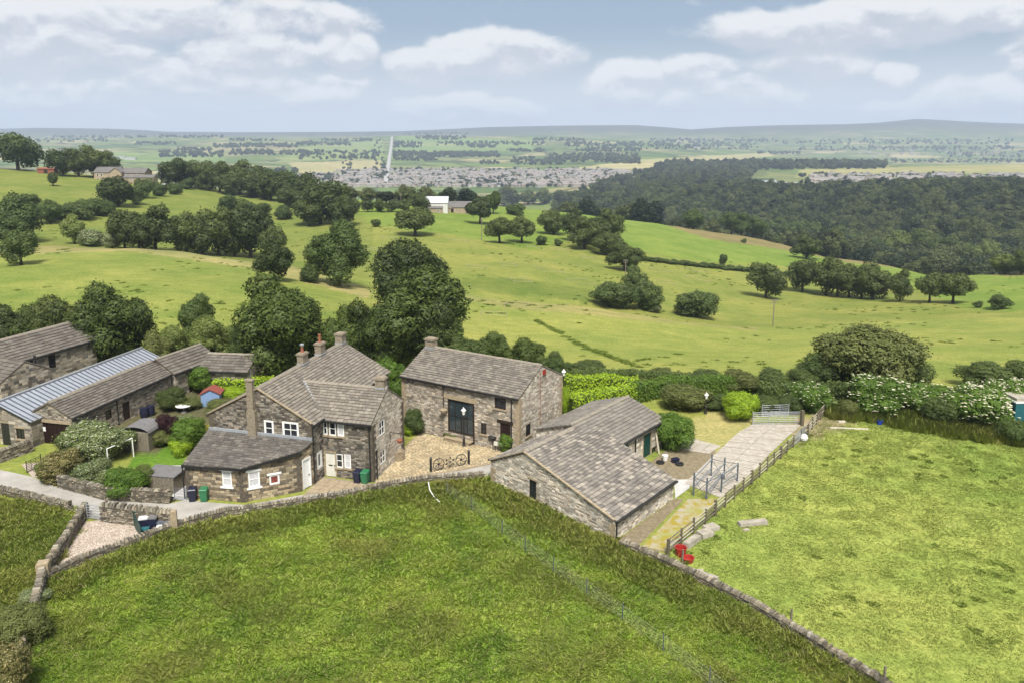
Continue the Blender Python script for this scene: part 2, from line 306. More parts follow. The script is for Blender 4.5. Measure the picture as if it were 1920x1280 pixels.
# ---------------------------------------------------------------- mesh building
class MB:
    def __init__(s): s.v = []; s.f = []; s.c = []; s.mi = []
    def face(s, pts, col=None, mi=0):
        n = len(s.v); s.v += [tuple(map(float, p)) for p in pts]; s.f.append(tuple(range(n, n+len(pts)))); s.c.append(col); s.mi.append(mi)
    def hexa(s, p, col=None, mi=0, skip=()):
        """8 corners: bottom 0-3 counter-clockwise, top 4-7"""
        n = len(s.v); s.v += [tuple(map(float, q)) for q in p]
        for k, f in enumerate(((0, 3, 2, 1), (4, 5, 6, 7), (0, 1, 5, 4), (1, 2, 6, 5), (2, 3, 7, 6), (3, 0, 4, 7))):
            if k in skip: continue
            s.f.append(tuple(n+i for i in f)); s.c.append(col); s.mi.append(mi)
    def box(s, o, ux, uy, uz, col=None, mi=0, skip=()):
        o, ux, uy, uz = (np.asarray(a, float) for a in (o, ux, uy, uz))
        s.hexa([o, o+ux, o+ux+uy, o+uy, o+uz, o+ux+uz, o+ux+uy+uz, o+uy+uz], col, mi, skip)
    def cbox(s, c, sx, sy, sz, yaw=0.0, col=None, mi=0, tilt=0.0):
        """box of size sx, sy, sz standing on c (base centre)"""
        u = np.array([math.cos(yaw), math.sin(yaw), 0.0]); v = np.array([-math.sin(yaw), math.cos(yaw), 0.0]); z = np.array([0, 0, 1.0])
        if tilt: z = z*math.cos(tilt)+u*math.sin(tilt); u = np.cross(v, z)
        c = np.asarray(c, float); s.box(c-u*sx/2-v*sy/2, u*sx, v*sy, z*sz, col, mi)
    def beam(s, p, q, w, h, col=None, mi=0):
        p = np.asarray(p, float); q = np.asarray(q, float); d = q-p; L = np.linalg.norm(d); d = d/L
        up = np.array([0, 0, 1.0]) if abs(d[2]) < 0.9 else np.array([0, 1.0, 0])
        a = np.cross(d, up); a /= np.linalg.norm(a); b = np.cross(a, d)
        s.box(p-a*w/2-b*h/2, a*w, d*L, b*h, col, mi)
    def tube(s, p, q, r0, r1=None, n=8, mi=0, cap=True):
        r1 = r0 if r1 is None else r1
        p = np.asarray(p, float); q = np.asarray(q, float); d = (q-p)/np.linalg.norm(q-p)
        up = np.array([0, 0, 1.0]) if abs(d[2]) < 0.9 else np.array([0, 1.0, 0])
        a = np.cross(d, up); a /= np.linalg.norm(a); b = np.cross(d, a); n0 = len(s.v)
        for (c, r) in ((p, r0), (q, r1)):
            for k in range(n):
                t = 2*PI*k/n; s.v.append(tuple(c+(a*math.cos(t)+b*math.sin(t))*r))
        for k in range(n):
            s.f.append((n0+k, n0+(k+1) % n, n0+n+(k+1) % n, n0+n+k)); s.c.append(None); s.mi.append(mi)
        if cap:
            s.f.append(tuple(n0+k for k in reversed(range(n)))); s.c.append(None); s.mi.append(mi)
            s.f.append(tuple(n0+n+k for k in range(n))); s.c.append(None); s.mi.append(mi)
    def lathe(s, c, prof, n=12, mi=0):
        """profile [(radius, height)] turned about the vertical through c"""
        c = np.asarray(c, float); n0 = len(s.v)
        for r, h in prof:
            for k in range(n):
                t = 2*PI*k/n; s.v.append((c[0]+r*math.cos(t), c[1]+r*math.sin(t), c[2]+h))
        for i in range(len(prof)-1):
            for k in range(n):
                a = n0+i*n+k; b = n0+i*n+(k+1) % n
                s.f.append((a, b, b+n, a+n)); s.c.append(None); s.mi.append(mi)
        s.f.append(tuple(n0+k for k in reversed(range(n)))); s.c.append(None); s.mi.append(mi)
        m = n0+(len(prof)-1)*n; s.f.append(tuple(m+k for k in range(n))); s.c.append(None); s.mi.append(mi)
    def mesh(s, name, mats):
        me = bpy.data.meshes.new(name); me.from_pydata(s.v, [], s.f)
        for m in (mats if isinstance(mats, (list, tuple)) else [mats]): me.materials.append(m)
        if any(s.mi): me.polygons.foreach_set('material_index', s.mi)
        if any(c is not None for c in s.c):
            at = me.attributes.new('col', 'FLOAT_COLOR', 'FACE')
            at.data.foreach_set('color', np.array([(*(c or (0.3, 0.3, 0.3)), 1.0) for c in s.c], 'f').ravel())
        me.update(); return me
    def obj(s, name, mats, parent=None, kind=None):
        return link(name, s.mesh(name, mats), parent, kind)
def link(name, me, parent=None, kind=None):
    o = bpy.data.objects.new(name, me); COL.objects.link(o)
    if parent is not None:
        o.parent = parent
        if parent.type == 'EMPTY': o.location = -parent.location      # meshes carry world coordinates
    if kind: o['kind'] = kind
    return o
def thing(name, label, cat, loc=(0, 0, 0), group=None):
    o = bpy.data.objects.new(name, None); COL.objects.link(o); o.location = tuple(map(float, loc)); o.empty_display_size = 0.3
    tag(o, label, cat, group); return o
def tag(o, label, cat, group=None):
    o['label'] = label; o['category'] = cat
    if group: o['group'] = group
    return o
def struct(o): o['kind'] = 'structure'; return o
def inpoly(x, y, poly):
    x = np.asarray(x, float); y = np.asarray(y, float); r = np.zeros(x.shape, bool); n = len(poly)
    for i in range(n):
        x0, y0 = poly[i][0], poly[i][1]; x1, y1 = poly[(i+1) % n][0], poly[(i+1) % n][1]
        if y0 == y1: continue
        c = ((y0 > y) != (y1 > y)) & (x < (x1-x0)*(y-y0)/(y1-y0)+x0); r ^= c
    return r
def GP(pts, z=0.0): return [tuple(G2(*p, z)) for p in pts]
def jit(c, a=0.25, rng=rnd):
    k = 1+rng.uniform(-a, a); h = rng.uniform(-0.05, 0.05); return (c[0]*k*(1+h), c[1]*k, c[2]*k*(1-h))

# ---------------------------------------------------------------- ground sheet
_v = np.exp(np.linspace(math.log(26), math.log(12100), 440)); 
_uu = np.concatenate([np.linspace(-1.7, -0.66, 40)[:-1], np.linspace(-0.66, 0.66, 460), np.linspace(0.66, 1.7, 40)[1:]])
VV, UU = np.meshgrid(_v, _uu, indexing='ij'); YY = VV-60; XX = UU*VV
ZZ = zf(XX, YY)
PXX, PYY = PX(XX, np.maximum(YY, 5), ZZ)
C = np.zeros(XX.shape+(3,)); C[:] = (0.215, 0.242, 0.058)                               # rough upland pasture
def paint(mask, col): C[mask] = col
def pixreg(poly, y0, y1): return inpoly(PXX, PYY, poly) & (YY > y0) & (YY < y1)
paint((XX < 0.05*YY) & (YY > 105) & (YY < 520) & (PXX < 700), (0.18, 0.215, 0.05))     # left hillside
paint(pixreg([(860,400),(940,370),(1120,385),(1240,410),(1500,470),(1720,500),(1930,515),(1930,590),(1800,575),(1660,520),(1480,500),(1300,490),(1190,470),(1150,440),(1060,420),(960,425),(880,440)], 200, 560), (0.175, 0.245, 0.046))
paint(pixreg([(650,370),(800,375),(860,395),(1000,400),(1100,440),(1000,470),(840,440),(690,420)], 240, 560), (0.175, 0.24, 0.045))
paint(pixreg([(1215,412),(1300,418),(1450,440),(1640,474),(1930,500),(1930,521),(1700,504),(1600,494),(1480,470),(1330,449)], 300, 700), (0.225, 0.19, 0.085))
paint(pixreg([(0,460),(200,448),(500,485),(700,545),(690,560),(480,505),(240,470),(0,480)], 150, 215), (0.27, 0.25, 0.10))
paint(pixreg([(860,535),(1010,555),(1200,580),(1420,600),(1420,620),(1180,598),(960,580),(870,560)], 120, 190), (0.245, 0.235, 0.085))
paint(pixreg([(836,528),(900,519),(1000,526),(1100,543),(1185,568),(1130,573),(1010,557),(900,546)], 176, 260), (0.15, 0.19, 0.042))
far = np.clip((YY-1000)/500, 0, 1)
C[YY > 600] = (0.17, 0.21, 0.055)
for poly, col in (([(540,306),(715,300),(715,320),(560,326)], (0.40, 0.345, 0.19)), ([(1040,320),(1200,300),(1440,286),(1455,293),(1250,314),(1060,324)], (0.40, 0.35, 0.19)), ([(1490,334),(1500,318),(1930,307),(1930,326),(1560,330)], (0.31, 0.29, 0.125)),
                  ([(745,255),(1000,262),(1000,284),(742,284)], (0.17, 0.25, 0.075)), ([(560,276),(722,262),(722,298),(520,304)], (0.20, 0.255, 0.09)), ([(200,285),(420,290),(420,305),(200,305)], (0.16, 0.24, 0.07)), ([(1190,320),(1440,300),(1440,330),(1300,345)], (0.09, 0.11, 0.04))):
    q_ = pixreg(poly, 1400, 6500); C[q_] = col; far[q_] = .30
moor = np.clip((YY-6200)/1800, 0, 1)[..., None]; C = C*(1-moor)+np.array((0.055, 0.052, 0.040))*moor
C[(YY > 190) & (YY < 600)] *= .87
# farmyard zone (plan polygons)
RFIELD = GP([(1258,1040),(1560,762),(1700,755),(2000,790),(2300,830),(2300,1700),(1700,1330)])
MEADOW = GP([(95,1085),(330,1000),(560,950),(800,905),(905,898),(1152,1018),(1258,1060),(1650,1290),(1760,1400),(1700,1700),(-300,1700),(60,1300)])
rf = inpoly(XX, YY, RFIELD); paint(rf, (0.245, 0.295, 0.07))
me_ = inpoly(XX, YY, MEADOW); paint(me_, (0.215, 0.295, 0.05))
lf_ = inpoly(XX, YY, GP([(-400,940),(0,925),(135,958),(160,965),(90,1080),(60,1300),(-300,1700),(-700,1700)])); paint(lf_, (0.18, 0.22, 0.045))
paint(inpoly(XX, YY, GP([(1290,850),(1300,780),(1380,765),(1420,790),(1350,850)])), (0.31, 0.285, 0.115))
paint(inpoly(XX, YY, GP([(1465,800),(1555,762),(1630,772),(1590,800),(1500,830)])), (0.26, 0.225, 0.14))
LAWN = GP([(255,850),(345,835),(360,880),(345,895),(300,880),(240,878)]); paint(inpoly(XX, YY, LAWN), (0.085, 0.17, 0.02))
paint(inpoly(XX, YY, GP([(60,770),(410,690),(520,720),(400,830),(240,850),(130,850)])) & ~inpoly(XX, YY, LAWN), (0.10, 0.095, 0.05))
nv, nu = XX.shape
gm = bpy.data.meshes.new('ground')
vs = np.stack([XX, YY, ZZ], -1).reshape(-1, 3)
ii = np.arange(nv*nu).reshape(nv, nu)
fs = np.stack([ii[:-1, :-1], ii[:-1, 1:], ii[1:, 1:], ii[1:, :-1]], -1).reshape(-1, 4)
gm.vertices.add(len(vs)); gm.vertices.foreach_set('co', vs.astype('f').ravel())
gm.loops.add(len(fs)*4); gm.polygons.add(len(fs))
gm.loops.foreach_set('vertex_index', fs.astype('i').ravel())
gm.polygons.foreach_set('loop_start', np.arange(0, len(fs)*4, 4, dtype='i'))
gm.update(calc_edges=True); gm.polygons.foreach_set('use_smooth', np.ones(len(fs), bool))
at = gm.attributes.new('col', 'FLOAT_COLOR', 'POINT'); at.data.foreach_set('color', np.concatenate([C, np.ones(C.shape[:2]+(1,))], -1).astype('f').ravel())
at = gm.attributes.new('far', 'FLOAT', 'POINT'); at.data.foreach_set('value', (far*(1-moor[..., 0]*0.9)).astype('f').ravel())
m, t = new_mat('pasture'); p = pos(t)
base = t.new('ShaderNodeAttribute', attribute_name='col').outputs['Color']; farA = t.new('ShaderNodeAttribute', attribute_name='far').outputs['Fac']
n1 = t.noise(p, 0.055, 2, 0.6); n2 = t.noise(t.scale(p, (0.6, 1.0, 1.0)), 0.42, 3, 0.68); n3 = t.noise(p, 2.6, 3, 0.7); n4 = t.noise(t.scale(p, (0.35, 1.0, 1.0)), 0.16, 4, 0.65)
c = t.mix(1.0, base, t.mix(t.smooth(n1, 0.3, 0.7), (0.82, 0.9, 0.8), (1.16, 1.08, 1.1)), 'MULTIPLY')
c = t.mix(1.0, c, t.mix(t.smooth(n2, 0.28, 0.72), (0.82, 0.88, 0.80), (1.16, 1.10, 1.14)), 'MULTIPLY')
c = t.mix(t.smooth(n4, 0.57, 0.75, 0, 0.38), c, (0.27, 0.245, 0.10))
c = t.mix(1.0, c, t.mix(t.smooth(n3, 0.3, 0.7), (0.76, 0.80, 0.72), (1.2, 1.15, 1.17)), 'MULTIPLY')
c = t.mix(t.smooth(t.noise(p, 0.7, 3, 0.75), 0.64, 0.75, 0, 0.35), c, (0.085, 0.115, 0.025))
# patchwork of distant enclosed fields with hedge lines
pr = t.new('ShaderNodeVectorRotate'); pr.rotation_type = 'Z_AXIS'; pr.inputs['Angle'].default_value = 0.35; t.link(p, pr.inputs[0])
q = t.scale(pr.outputs[0], (1/230.0, 1/150.0, 0.0))
vo = t.new('ShaderNodeTexVoronoi', distance='CHEBYCHEV'); vo.inputs['Scale'].default_value = 1.0; vo.inputs['Randomness'].default_value = 0.72; t.link(q, vo.inputs['Vector'])
vs_ = t.new('ShaderNodeSeparateColor'); t.link(vo.outputs['Color'], vs_.inputs[0])
fc = t.ramp(vs_.outputs[0], [(0, (0.06, 0.10, 0.028)), (.25, (0.10, 0.15, 0.038)), (.5, (0.14, 0.185, 0.05)), (.72, (0.17, 0.185, 0.07)), (.88, (0.27, 0.24, 0.115)), (1, (0.36, 0.31, 0.16))])
ve = t.new('ShaderNodeTexVoronoi', feature='DISTANCE_TO_EDGE'); ve.inputs['Scale'].default_value = 1.0; ve.inputs['Randomness'].default_value = 0.72; t.link(q, ve.inputs['Vector'])
fc = t.mix(1.0, fc, t.mix(t.noise(p, 0.012, 3, 0.7), (0.75,)*3, (1.25,)*3), 'MULTIPLY')
fc = t.mix(t.smooth(ve.outputs['Distance'], 0.02, 0.055, 0.75, 0.0), fc, (0.03, 0.042, 0.018))
c = t.mix(farA, c, fc)
bh = n3
finish(m, t, c, 0.95, bh, 0.55, 0.25, 0.1)
gm.materials.append(m); M_PASTURE = m
ground = bpy.data.objects.new('ground', gm); COL.objects.link(ground); struct(ground)

# ---------------------------------------------------------------- lane, yard, track, gravel
def sheet(name, poly, z, mat, thick=0.0):
    mb = MB(); mb.face([(x, y, z) for x, y in poly]); return struct(mb.obj(name, mat))
def ccw(poly):
    a = sum(poly[i][0]*poly[(i+1) % len(poly)][1]-poly[(i+1) % len(poly)][0]*poly[i][1] for i in range(len(poly)))
    return poly if a > 0 else poly[::-1]
m, t = new_mat('worn_tarmac'); p = pos(t)
n = t.noise(p, 0.5, 5, 0.65); nf = t.noise(p, 9, 5, 0.7)
c = t.mix(t.smooth(n, 0.3, 0.7), (0.285, 0.27, 0.24), (0.385, 0.365, 0.33)); c = t.mix(1.0, c, t.mix(nf, (0.75,)*3, (1.2,)*3), 'MULTIPLY')
c = t.mix(t.smooth(t.noise(p, 1.3, 6, 0.7), 0.6, 0.72, 0, 0.6), c, (0.14, 0.12, 0.085))
M_TARMAC = finish(m, t, c, 0.9, nf, 0.4, 0.02)
LANE = ccw(GP([(-250,850),(-80,874),(0,880),(60,893),(110,914),(200,935),(320,943),(350,936),(394,941),(459,946),(566,927),(640,908),(701,907),(780,893),(860,881),(921,868),(975,852),(985,866),(905,895),(800,908),(700,924),(640,938),(560,950),(420,968),(330,990),(192,977),(130,955),(0,926),(-80,935),(-250,940)]))
sheet('lane', LANE, 0.012, M_TARMAC)
m, t = new_mat('pinkish_gravel'); p = pos(t)
vo = t.new('ShaderNodeTexVoronoi'); vo.inputs['Scale'].default_value = 14; t.link(p, vo.inputs['Vector']); sc_ = t.new('ShaderNodeSeparateColor'); t.link(vo.outputs['Color'], sc_.inputs[0])
c = t.ramp(sc_.outputs[0], [(0, (0.22, 0.17, 0.13)), (.5, (0.38, 0.31, 0.25)), (1, (0.56, 0.49, 0.41))])
c = t.mix(t.smooth(t.noise(p, 0.8, 4, 0.6), 0.5, 0.75, 0, 0.45), c, (0.20, 0.16, 0.11))
M_GRAVEL = finish(m, t, c, 0.95, vo.outputs['Distance'], 0.6, 0.03)
GRAVEL = ccw(GP([(160,978),(192,974),(325,986),(300,1005),(240,1020),(110,1058),(118,1030)])); sheet('gravel_parking', GRAVEL, 0.022, M_GRAVEL)
sheet('gravel_drive', ccw(GP([(40,870),(110,862),(118,905),(60,893)])), 0.02, M_GRAVEL)
sheet('garden_path', ccw(GP([(322,872),(352,872),(352,938),(322,936)])), 0.024, M_CONCW)
sheet('yard_earth', ccw(GP([(1215,870),(1250,842),(1330,835),(1345,850),(1300,905),(1264,898)])), 0.016, M_EARTH)
sheet('side_trench', ccw(GP([(1152,1016),(1264,934),(1282,936),(1190,1030)])), 0.014, M_EARTH)
# setts of the courtyard: one mass of small stones on a bedding sheet
YARD = ccw(GP([(701,907),(757,838),(788,811),(935,843),(975,853),(921,866),(860,879),(780,891)]))
sheet('courtyard', YARD, 0.017, M_MORTAR_B)
mb = MB(); ya = math.radians(24); u = np.array([math.cos(ya), math.sin(ya)]); v = np.array([-u[1], u[0]])
Ya = np.array(YARD); mn = Ya.mean(0)
for i in range(-75, 75):
    off = rnd.uniform(0, .3)
    for j in range(-45, 45):
        wid = rnd.uniform(.25, .33); cpt = mn+v*i*.19+u*(j*.32+off)
        if not inpoly([cpt[0]], [cpt[1]], YARD)[0]: continue
        h = .05+rnd.uniform(0, .022); o = cpt-u*wid*.45-v*.085
        col = jit((0.40, 0.325, 0.205), .28)
        a3 = lambda q, zz: (q[0], q[1], zz)
        b0, b1, b2, b3 = o, o+u*wid*.9, o+u*wid*.9+v*.17, o+v*.17; ctr = (b0+b2)/2
        tp = [q+(ctr-q)*.14 for q in (b0, b1, b2, b3)]
        mb.hexa([a3(q, .01) for q in (b0, b1, b2, b3)]+[a3(q, h+rnd.uniform(-.006, .006)) for q in tp], col, skip=(0,))
o = mb.obj('setts', M_COB, bpy.data.objects['courtyard'], 'stuff')
# kerb stones between yard and lane
kp = [G2(*p) for p in ((704,907),(780,893.5),(860,881.5),(921,869))]
for a, b in zip(kp[:-1], kp[1:]):
    L = np.linalg.norm(b-a); n = int(L/.9); d = (b-a)/L
    for k in range(n):
        mb = MB(); mb.cbox((*(a+d*(k+.5)*L/n), 0), L/n-.02, .16, .11, math.atan2(d[1], d[0])); mb.obj('kerb_stone', M_DRESSED, bpy.data.objects['courtyard'])
# flagstones before the front door
FLAG = ccw(GP([(598,893),(698,907),(640,908),(566,926),(592,907)])); sheet('door_terrace', ccw(GP([(596,892),(700,906),(690,912),(640,918),(566,930),(590,907)])), 0.02, M_MORTAR_B)
tr = bpy.data.objects['door_terrace']; hu = np.array([.965, -.2616]); hv = np.array([.2616, .965]); o0 = G2(592, 907)
for i in range(6):
    for j in range(4):
        cpt = o0+hu*(i*.85+.4)+hv*(j*.65-1.2)
        if inpoly([cpt[0]], [cpt[1]], ccw(GP([(596,892),(700,906),(690,912),(640,918),(566,930),(590,907)])))[0]:
            mb = MB(); mb.cbox((*cpt, .0), .81, .61, .045+rnd.uniform(0, .012), math.atan2(hu[1], hu[0])); mb.obj('flagstone', M_DRESSED, tr)
# concrete farm track cast in slabs
TL = [G2(*p) for p in ((1283,906),(1318,872),(1350,842),(1382,812),(1413,794))]; TR = [G2(*p) for p in ((1352,934),(1408,889),(1442,852),(1478,818),(1503,796))]
trk = struct(thing('farm_track', 'pale ribbed concrete farm track beside the post and rail fence', 'track', (*((TL[2]+TR[2])/2), 0)))
def lerp_path(P_, s):
    k = min(int(s*(len(P_)-1)), len(P_)-2); f = s*(len(P_)-1)-k; return P_[k]*(1-f)+P_[k+1]*f
m, t = new_mat('ribbed_concrete'); p = pos(t)
rt = t.new('ShaderNodeVectorRotate'); rt.rotation_type = 'Z_AXIS'; rt.inputs['Angle'].default_value = -0.62; t.link(p, rt.inputs[0])
sp = t.new('ShaderNodeSeparateXYZ'); t.link(rt.outputs[0], sp.inputs[0])
rib = t.m('SINE', t.m('MULTIPLY', sp.outputs[1], 18.0)); n = t.noise(p, 1.6, 6, 0.68)
c = t.mix(t.smooth(n, .3, .7), (0.44, 0.405, 0.35), (0.31, 0.275, 0.225)); c = t.mix(t.smooth(t.noise(p, 0.5, 5, .7), .55, .75, 0, .45), c, (0.25, 0.22, 0.10))
c = t.mix(t.smooth(rib, .7, 1.0, 0, .35), c, (0.2, 0.17, 0.13))
M_RIB = finish(m, t, c, .92, t.m('ADD', rib, n), .5, .02)
NR = 13
for k in range(NR):
    for s in range(2):
        s0, s1 = k/NR+.003, (k+1)/NR-.003; f0, f1 = (0.005, .495) if s == 0 else (.505, .995)
        a, b, c_, d = (lerp_path(TL, s0)*(1-f)+lerp_path(TR, s0)*f for f in (f0, f1, f1, f0)) if False else (
            lerp_path(TL, s0)*(1-f0)+lerp_path(TR, s0)*f0, lerp_path(TL, s0)*(1-f1)+lerp_path(TR, s0)*f1,
            lerp_path(TL, s1)*(1-f1)+lerp_path(TR, s1)*f1, lerp_path(TL, s1)*(1-f0)+lerp_path(TR, s1)*f0)
        h = .05+rnd.uniform(0, .012); mb = MB(); mb.hexa([(*q, -.05) for q in (a, b, c_, d)]+[(*q, h) for q in (a, b, c_, d)]); mb.obj('concrete_slab', M_RIB, trk)
ap = struct(thing('side_apron', 'ribbed concrete apron running from the track to the green doored workshop', 'apron', (*G2(1290, 828), 0)))
A0, A1, B0, B1 = G2(1246, 838), G2(1262, 812), G2(1330, 850), G2(1352, 836)
for k in range(5):
    f0, f1 = k/5+.005, (k+1)/5-.005; mb = MB(); q = [A0+(B0-A0)*f0, A0+(B0-A0)*f1, A1+(B1-A1)*f1, A1+(B1-A1)*f0]
    mb.hexa([(*x, -.05) for x in q]+[(*x, .035) for x in q]); mb.obj('concrete_slab', M_RIB, ap)
sheet('white_hardstanding', ccw(GP([(1264,899),(1300,898),(1292,915),(1266,934)])), .03, M_CONCW)
# moss covered concrete strip beside the garage
m, t = new_mat('moss_on_concrete'); p = pos(t); n = t.noise(p, 1.4, 6, .68)
c = t.mix(t.smooth(n, .40, .6), (0.33, 0.30, 0.22), (0.27, 0.215, 0.03)); c = t.mix(t.smooth(t.noise(p, .6, 4, .6), .5, .7, 0, .7), c, (0.24, 0.25, 0.035))
M_MOSS = finish(m, t, c, .95, n, .7, .05)
mb = MB(); q = GP([(1204,1028),(1252,1036),(1345,938),(1290,938)]); mb.hexa([(*x, -.1) for x in ccw(q)]+[(*x, .16) for x in ccw(q)]); struct(mb.obj('mossy_strip', M_MOSS))

# ---------------------------------------------------------------- stone walls with openings
PAL = {'house': [(0.223, 0.199, 0.163), (0.152, 0.135, 0.112), (0.292, 0.259, 0.213), (0.091, 0.082, 0.071)],
       'gable': [(0.498, 0.451, 0.376), (0.406, 0.367, 0.306), (0.326, 0.290, 0.240)],
       'barn': [(0.401, 0.355, 0.287), (0.323, 0.283, 0.230), (0.471, 0.421, 0.342), (0.246, 0.217, 0.178)],
       'bright': [(0.532, 0.482, 0.403), (0.452, 0.409, 0.341), (0.603, 0.553, 0.468), (0.303, 0.271, 0.225)],
       'left': [(0.301, 0.265, 0.215), (0.223, 0.199, 0.163), (0.370, 0.331, 0.270), (0.135, 0.122, 0.104)]}
class Wall:
    """stone wall panel from plan point A to B (outside on the right hand when walking A->B is N)"""
    def __init__(s, A, B, eave, apex=None, apex_x=None, eave2=None, base=-0.25):
        s.A = np.array([A[0], A[1], 0.0]); B = np.array([B[0], B[1], 0.0]); s.W = np.linalg.norm(B-s.A); s.U = (B-s.A)/s.W
        s.N = np.array([s.U[1], -s.U[0], 0.0]); s.base = base; e2 = eave if eave2 is None else eave2
        s.prof = [(0, eave), (s.W, e2)] if apex is None else [(0, eave), (apex_x if apex_x else s.W/2, apex), (s.W, e2)]
        s.e = min(eave, e2); s.holes = []
    def P(s, x, y, n=0.0): return s.A+s.U*x+np.array([0, 0, y])+s.N*n
    def top(s, x): return np.interp(x, [p[0] for p in s.prof], [p[1] for p in s.prof])
    def xpx(s, px):
        lo, hi = -2.0, s.W+2.0; f = lambda x: PX(*(s.P(x, 1.5)))[0]-px; sg = 1 if f(hi) > f(lo) else -1
        for _ in range(40):
            md = (lo+hi)/2
            if f(md)*sg < 0: lo = md
            else: hi = md
        return lo
    def ypx(s, x, row):
        lo, hi = -3.0, 14.0
        for _ in range(40):
            md = (lo+hi)/2
            if PX(*s.P(x, md))[1] > row: lo = md
            else: hi = md
        return lo
    def hpx(s, px0, px1, r0, r1):
        """opening seen at photo columns px0..px1 and rows r0 (top) .. r1 (bottom), rows read at the middle"""
        x0, x1 = sorted((s.xpx(px0), s.xpx(px1))); xm = (x0+x1)/2
        return s.hole(x0, s.ypx(xm, r1), x1, s.ypx(xm, r0))
    def hole(s, x0, y0, x1, y1):
        h = (max(x0, .05), y0, min(x1, s.W-.05), min(y1, float(min(s.top(x0), s.top(x1)))-.08)); s.holes.append(h); return h
    def build(s, root, pal, mstone, mmortar, rowh=(.11, .20), slen=(.20, .50), name='wall', depth=.03, rng=None, quoin=None, ql=True, qr=True):
        rng = rng or random.Random(int(abs(s.A[0]*100))+7)
        mb = MB(); e = s.e
        xs = sorted({p[0] for p in s.prof}|{h[0] for h in s.holes}|{h[2] for h in s.holes})
        for xa, xb in zip(xs[:-1], xs[1:]):
            cx = (xa+xb)/2; yl = s.base
            for h in sorted((h for h in s.holes if h[0] < cx < h[2]), key=lambda h: h[1]):
                if h[1] > yl+.01: mb.face([s.P(xa, yl), s.P(xb, yl), s.P(xb, h[1]), s.P(xa, h[1])])
                yl = h[3]
            mb.face([s.P(xa, yl), s.P(xb, yl), s.P(xb, s.top(xb)), s.P(xa, s.top(xa))])
        for (x0, y0, x1, y1) in s.holes:
            d = -.2; y0 = max(y0, s.base)
            for a, b in (((x0, y0), (x0, y1)), ((x0, y1), (x1, y1)), ((x1, y1), (x1, y0)), ((x1, y0), (x0, y0))):
                mb.face([s.P(*a), s.P(*b), s.P(*b, d), s.P(*a, d)])
        wall = mb.obj(name, mmortar, root)
        # stones
        sb = MB(); y = s.base+.02; qn = 0; ymax = max(p[1] for p in s.prof)
        while y < ymax-.06:
            h = rng.uniform(*rowh); ym = y+h*.6
            if ym < e: segs = [(0.0, s.W)]
            else:
                xs_ = np.linspace(0, s.W, 300); ok = s.top(xs_) > ym
                if not ok.any(): break
                segs = [(xs_[ok][0], xs_[ok][-1])]
            for (x0, y0, x1, y1) in s.holes:
                if y+h > y0+.03 and y < y1-.03:
                    ns = []
                    for a, b in segs:
                        if x1 <= a or x0 >= b: ns.append((a, b)); continue
                        if x0-a > .04: ns.append((a, x0))
                        if b-x1 > .04: ns.append((x1, b))
                    segs = ns
            for a, b in segs:
                x = a
                while x < b-.02:
                    L = min(rng.uniform(*slen), b-x)
                    if b-x-L < .12: L = b-x
                    yt = min(y+h, min(s.top(x), s.top(x+L)) if ym > e else 99); dd = depth*rng.uniform(.45, 1.0)
                    if yt-y > .03:
                        g = .010; i_ = .014
                        b4 = [(x+g, y+g), (x+L-g, y+g), (x+L-g, yt-g), (x+g, yt-g)]; t4 = [(x+g+i_, y+g+i_), (x+L-g-i_, y+g+i_), (x+L-g-i_, yt-g-i_), (x+g+i_, yt-g-i_)]
                        sb.hexa([s.P(*q) for q in b4]+[s.P(*q, dd+rng.uniform(-.004, .004)) for q in t4], jit(rng.choice(pal), .3, rng), skip=(0,))
                    x += L
            y += h
        so = sb.obj('stonework', mstone, wall, 'stuff')
        if quoin:
            y = 0.0; k = 0
            while y < e-.25:
                hh = rng.uniform(.26, .36)
                for side, use in ((0, ql), (1, qr)):
                    if not use: continue
                    w_ = .62 if (k+side) % 2 else .34; x0 = 0.0 if side == 0 else s.W-w_
                    if any(h[0] < x0+w_ and h[2] > x0 and h[1] < y+hh and h[3] > y for h in s.holes): continue
                    q = MB(); q.box(s.P(x0-.02 if side == 0 else x0+.02, y+.01, -.02), s.U*w_, -s.N*-.07, np.array([0, 0, min(hh, e-y)-.02])); q.obj('quoin', quoin, wall)
                y += hh; k += 1
        return wall
    # ---- fittings; every opening gets its own pieces
    def window(s, root, h, frame=M_WHITE, nx=2, ny=2, bar=.05, fw=.09, pane=None, lintel=None, sill=None, rec=.07, curtain=None):
        x0, y0, x1, y1 = h; mb = MB(); pane = pane or M_GLASS
        for (a, b, c, d) in ((x0, y0, x0+fw, y1), (x1-fw, y0, x1, y1), (x0+fw, y0, x1-fw, y0+fw), (x0+fw, y1-fw, x1-fw, y1)):
            mb.box(s.P(a, b, -rec), s.U*(c-a), np.array([0, 0, d-b]), s.N*.06)
        for k in range(1, nx):
            xc = x0+fw+(x1-x0-2*fw)*k/nx; mb.box(s.P(xc-bar/2, y0+fw, -rec+.004), s.U*bar, np.array([0, 0, y1-y0-2*fw]), s.N*.05)
        for k in range(1, ny):
            yc = y0+fw+(y1-y0-2*fw)*k/ny; mb.box(s.P(x0+fw, yc-bar/2, -rec+.007), s.U*(x1-x0-2*fw), np.array([0, 0, bar]), s.N*.045)
        wo = mb.obj('window', frame, root)
        for i in range(nx):
            for j in range(ny):
                a = x0+fw+(x1-x0-2*fw)*i/nx; b = x0+fw+(x1-x0-2*fw)*(i+1)/nx; c = y0+fw+(y1-y0-2*fw)*j/ny; d = y0+fw+(y1-y0-2*fw)*(j+1)/ny
                pm = MB(); pm.box(s.P(a, c, -rec+.012), s.U*(b-a), np.array([0, 0, d-c]), s.N*.008); pm.obj('pane', pane if not (curtain and j < ny) else curtain, wo)
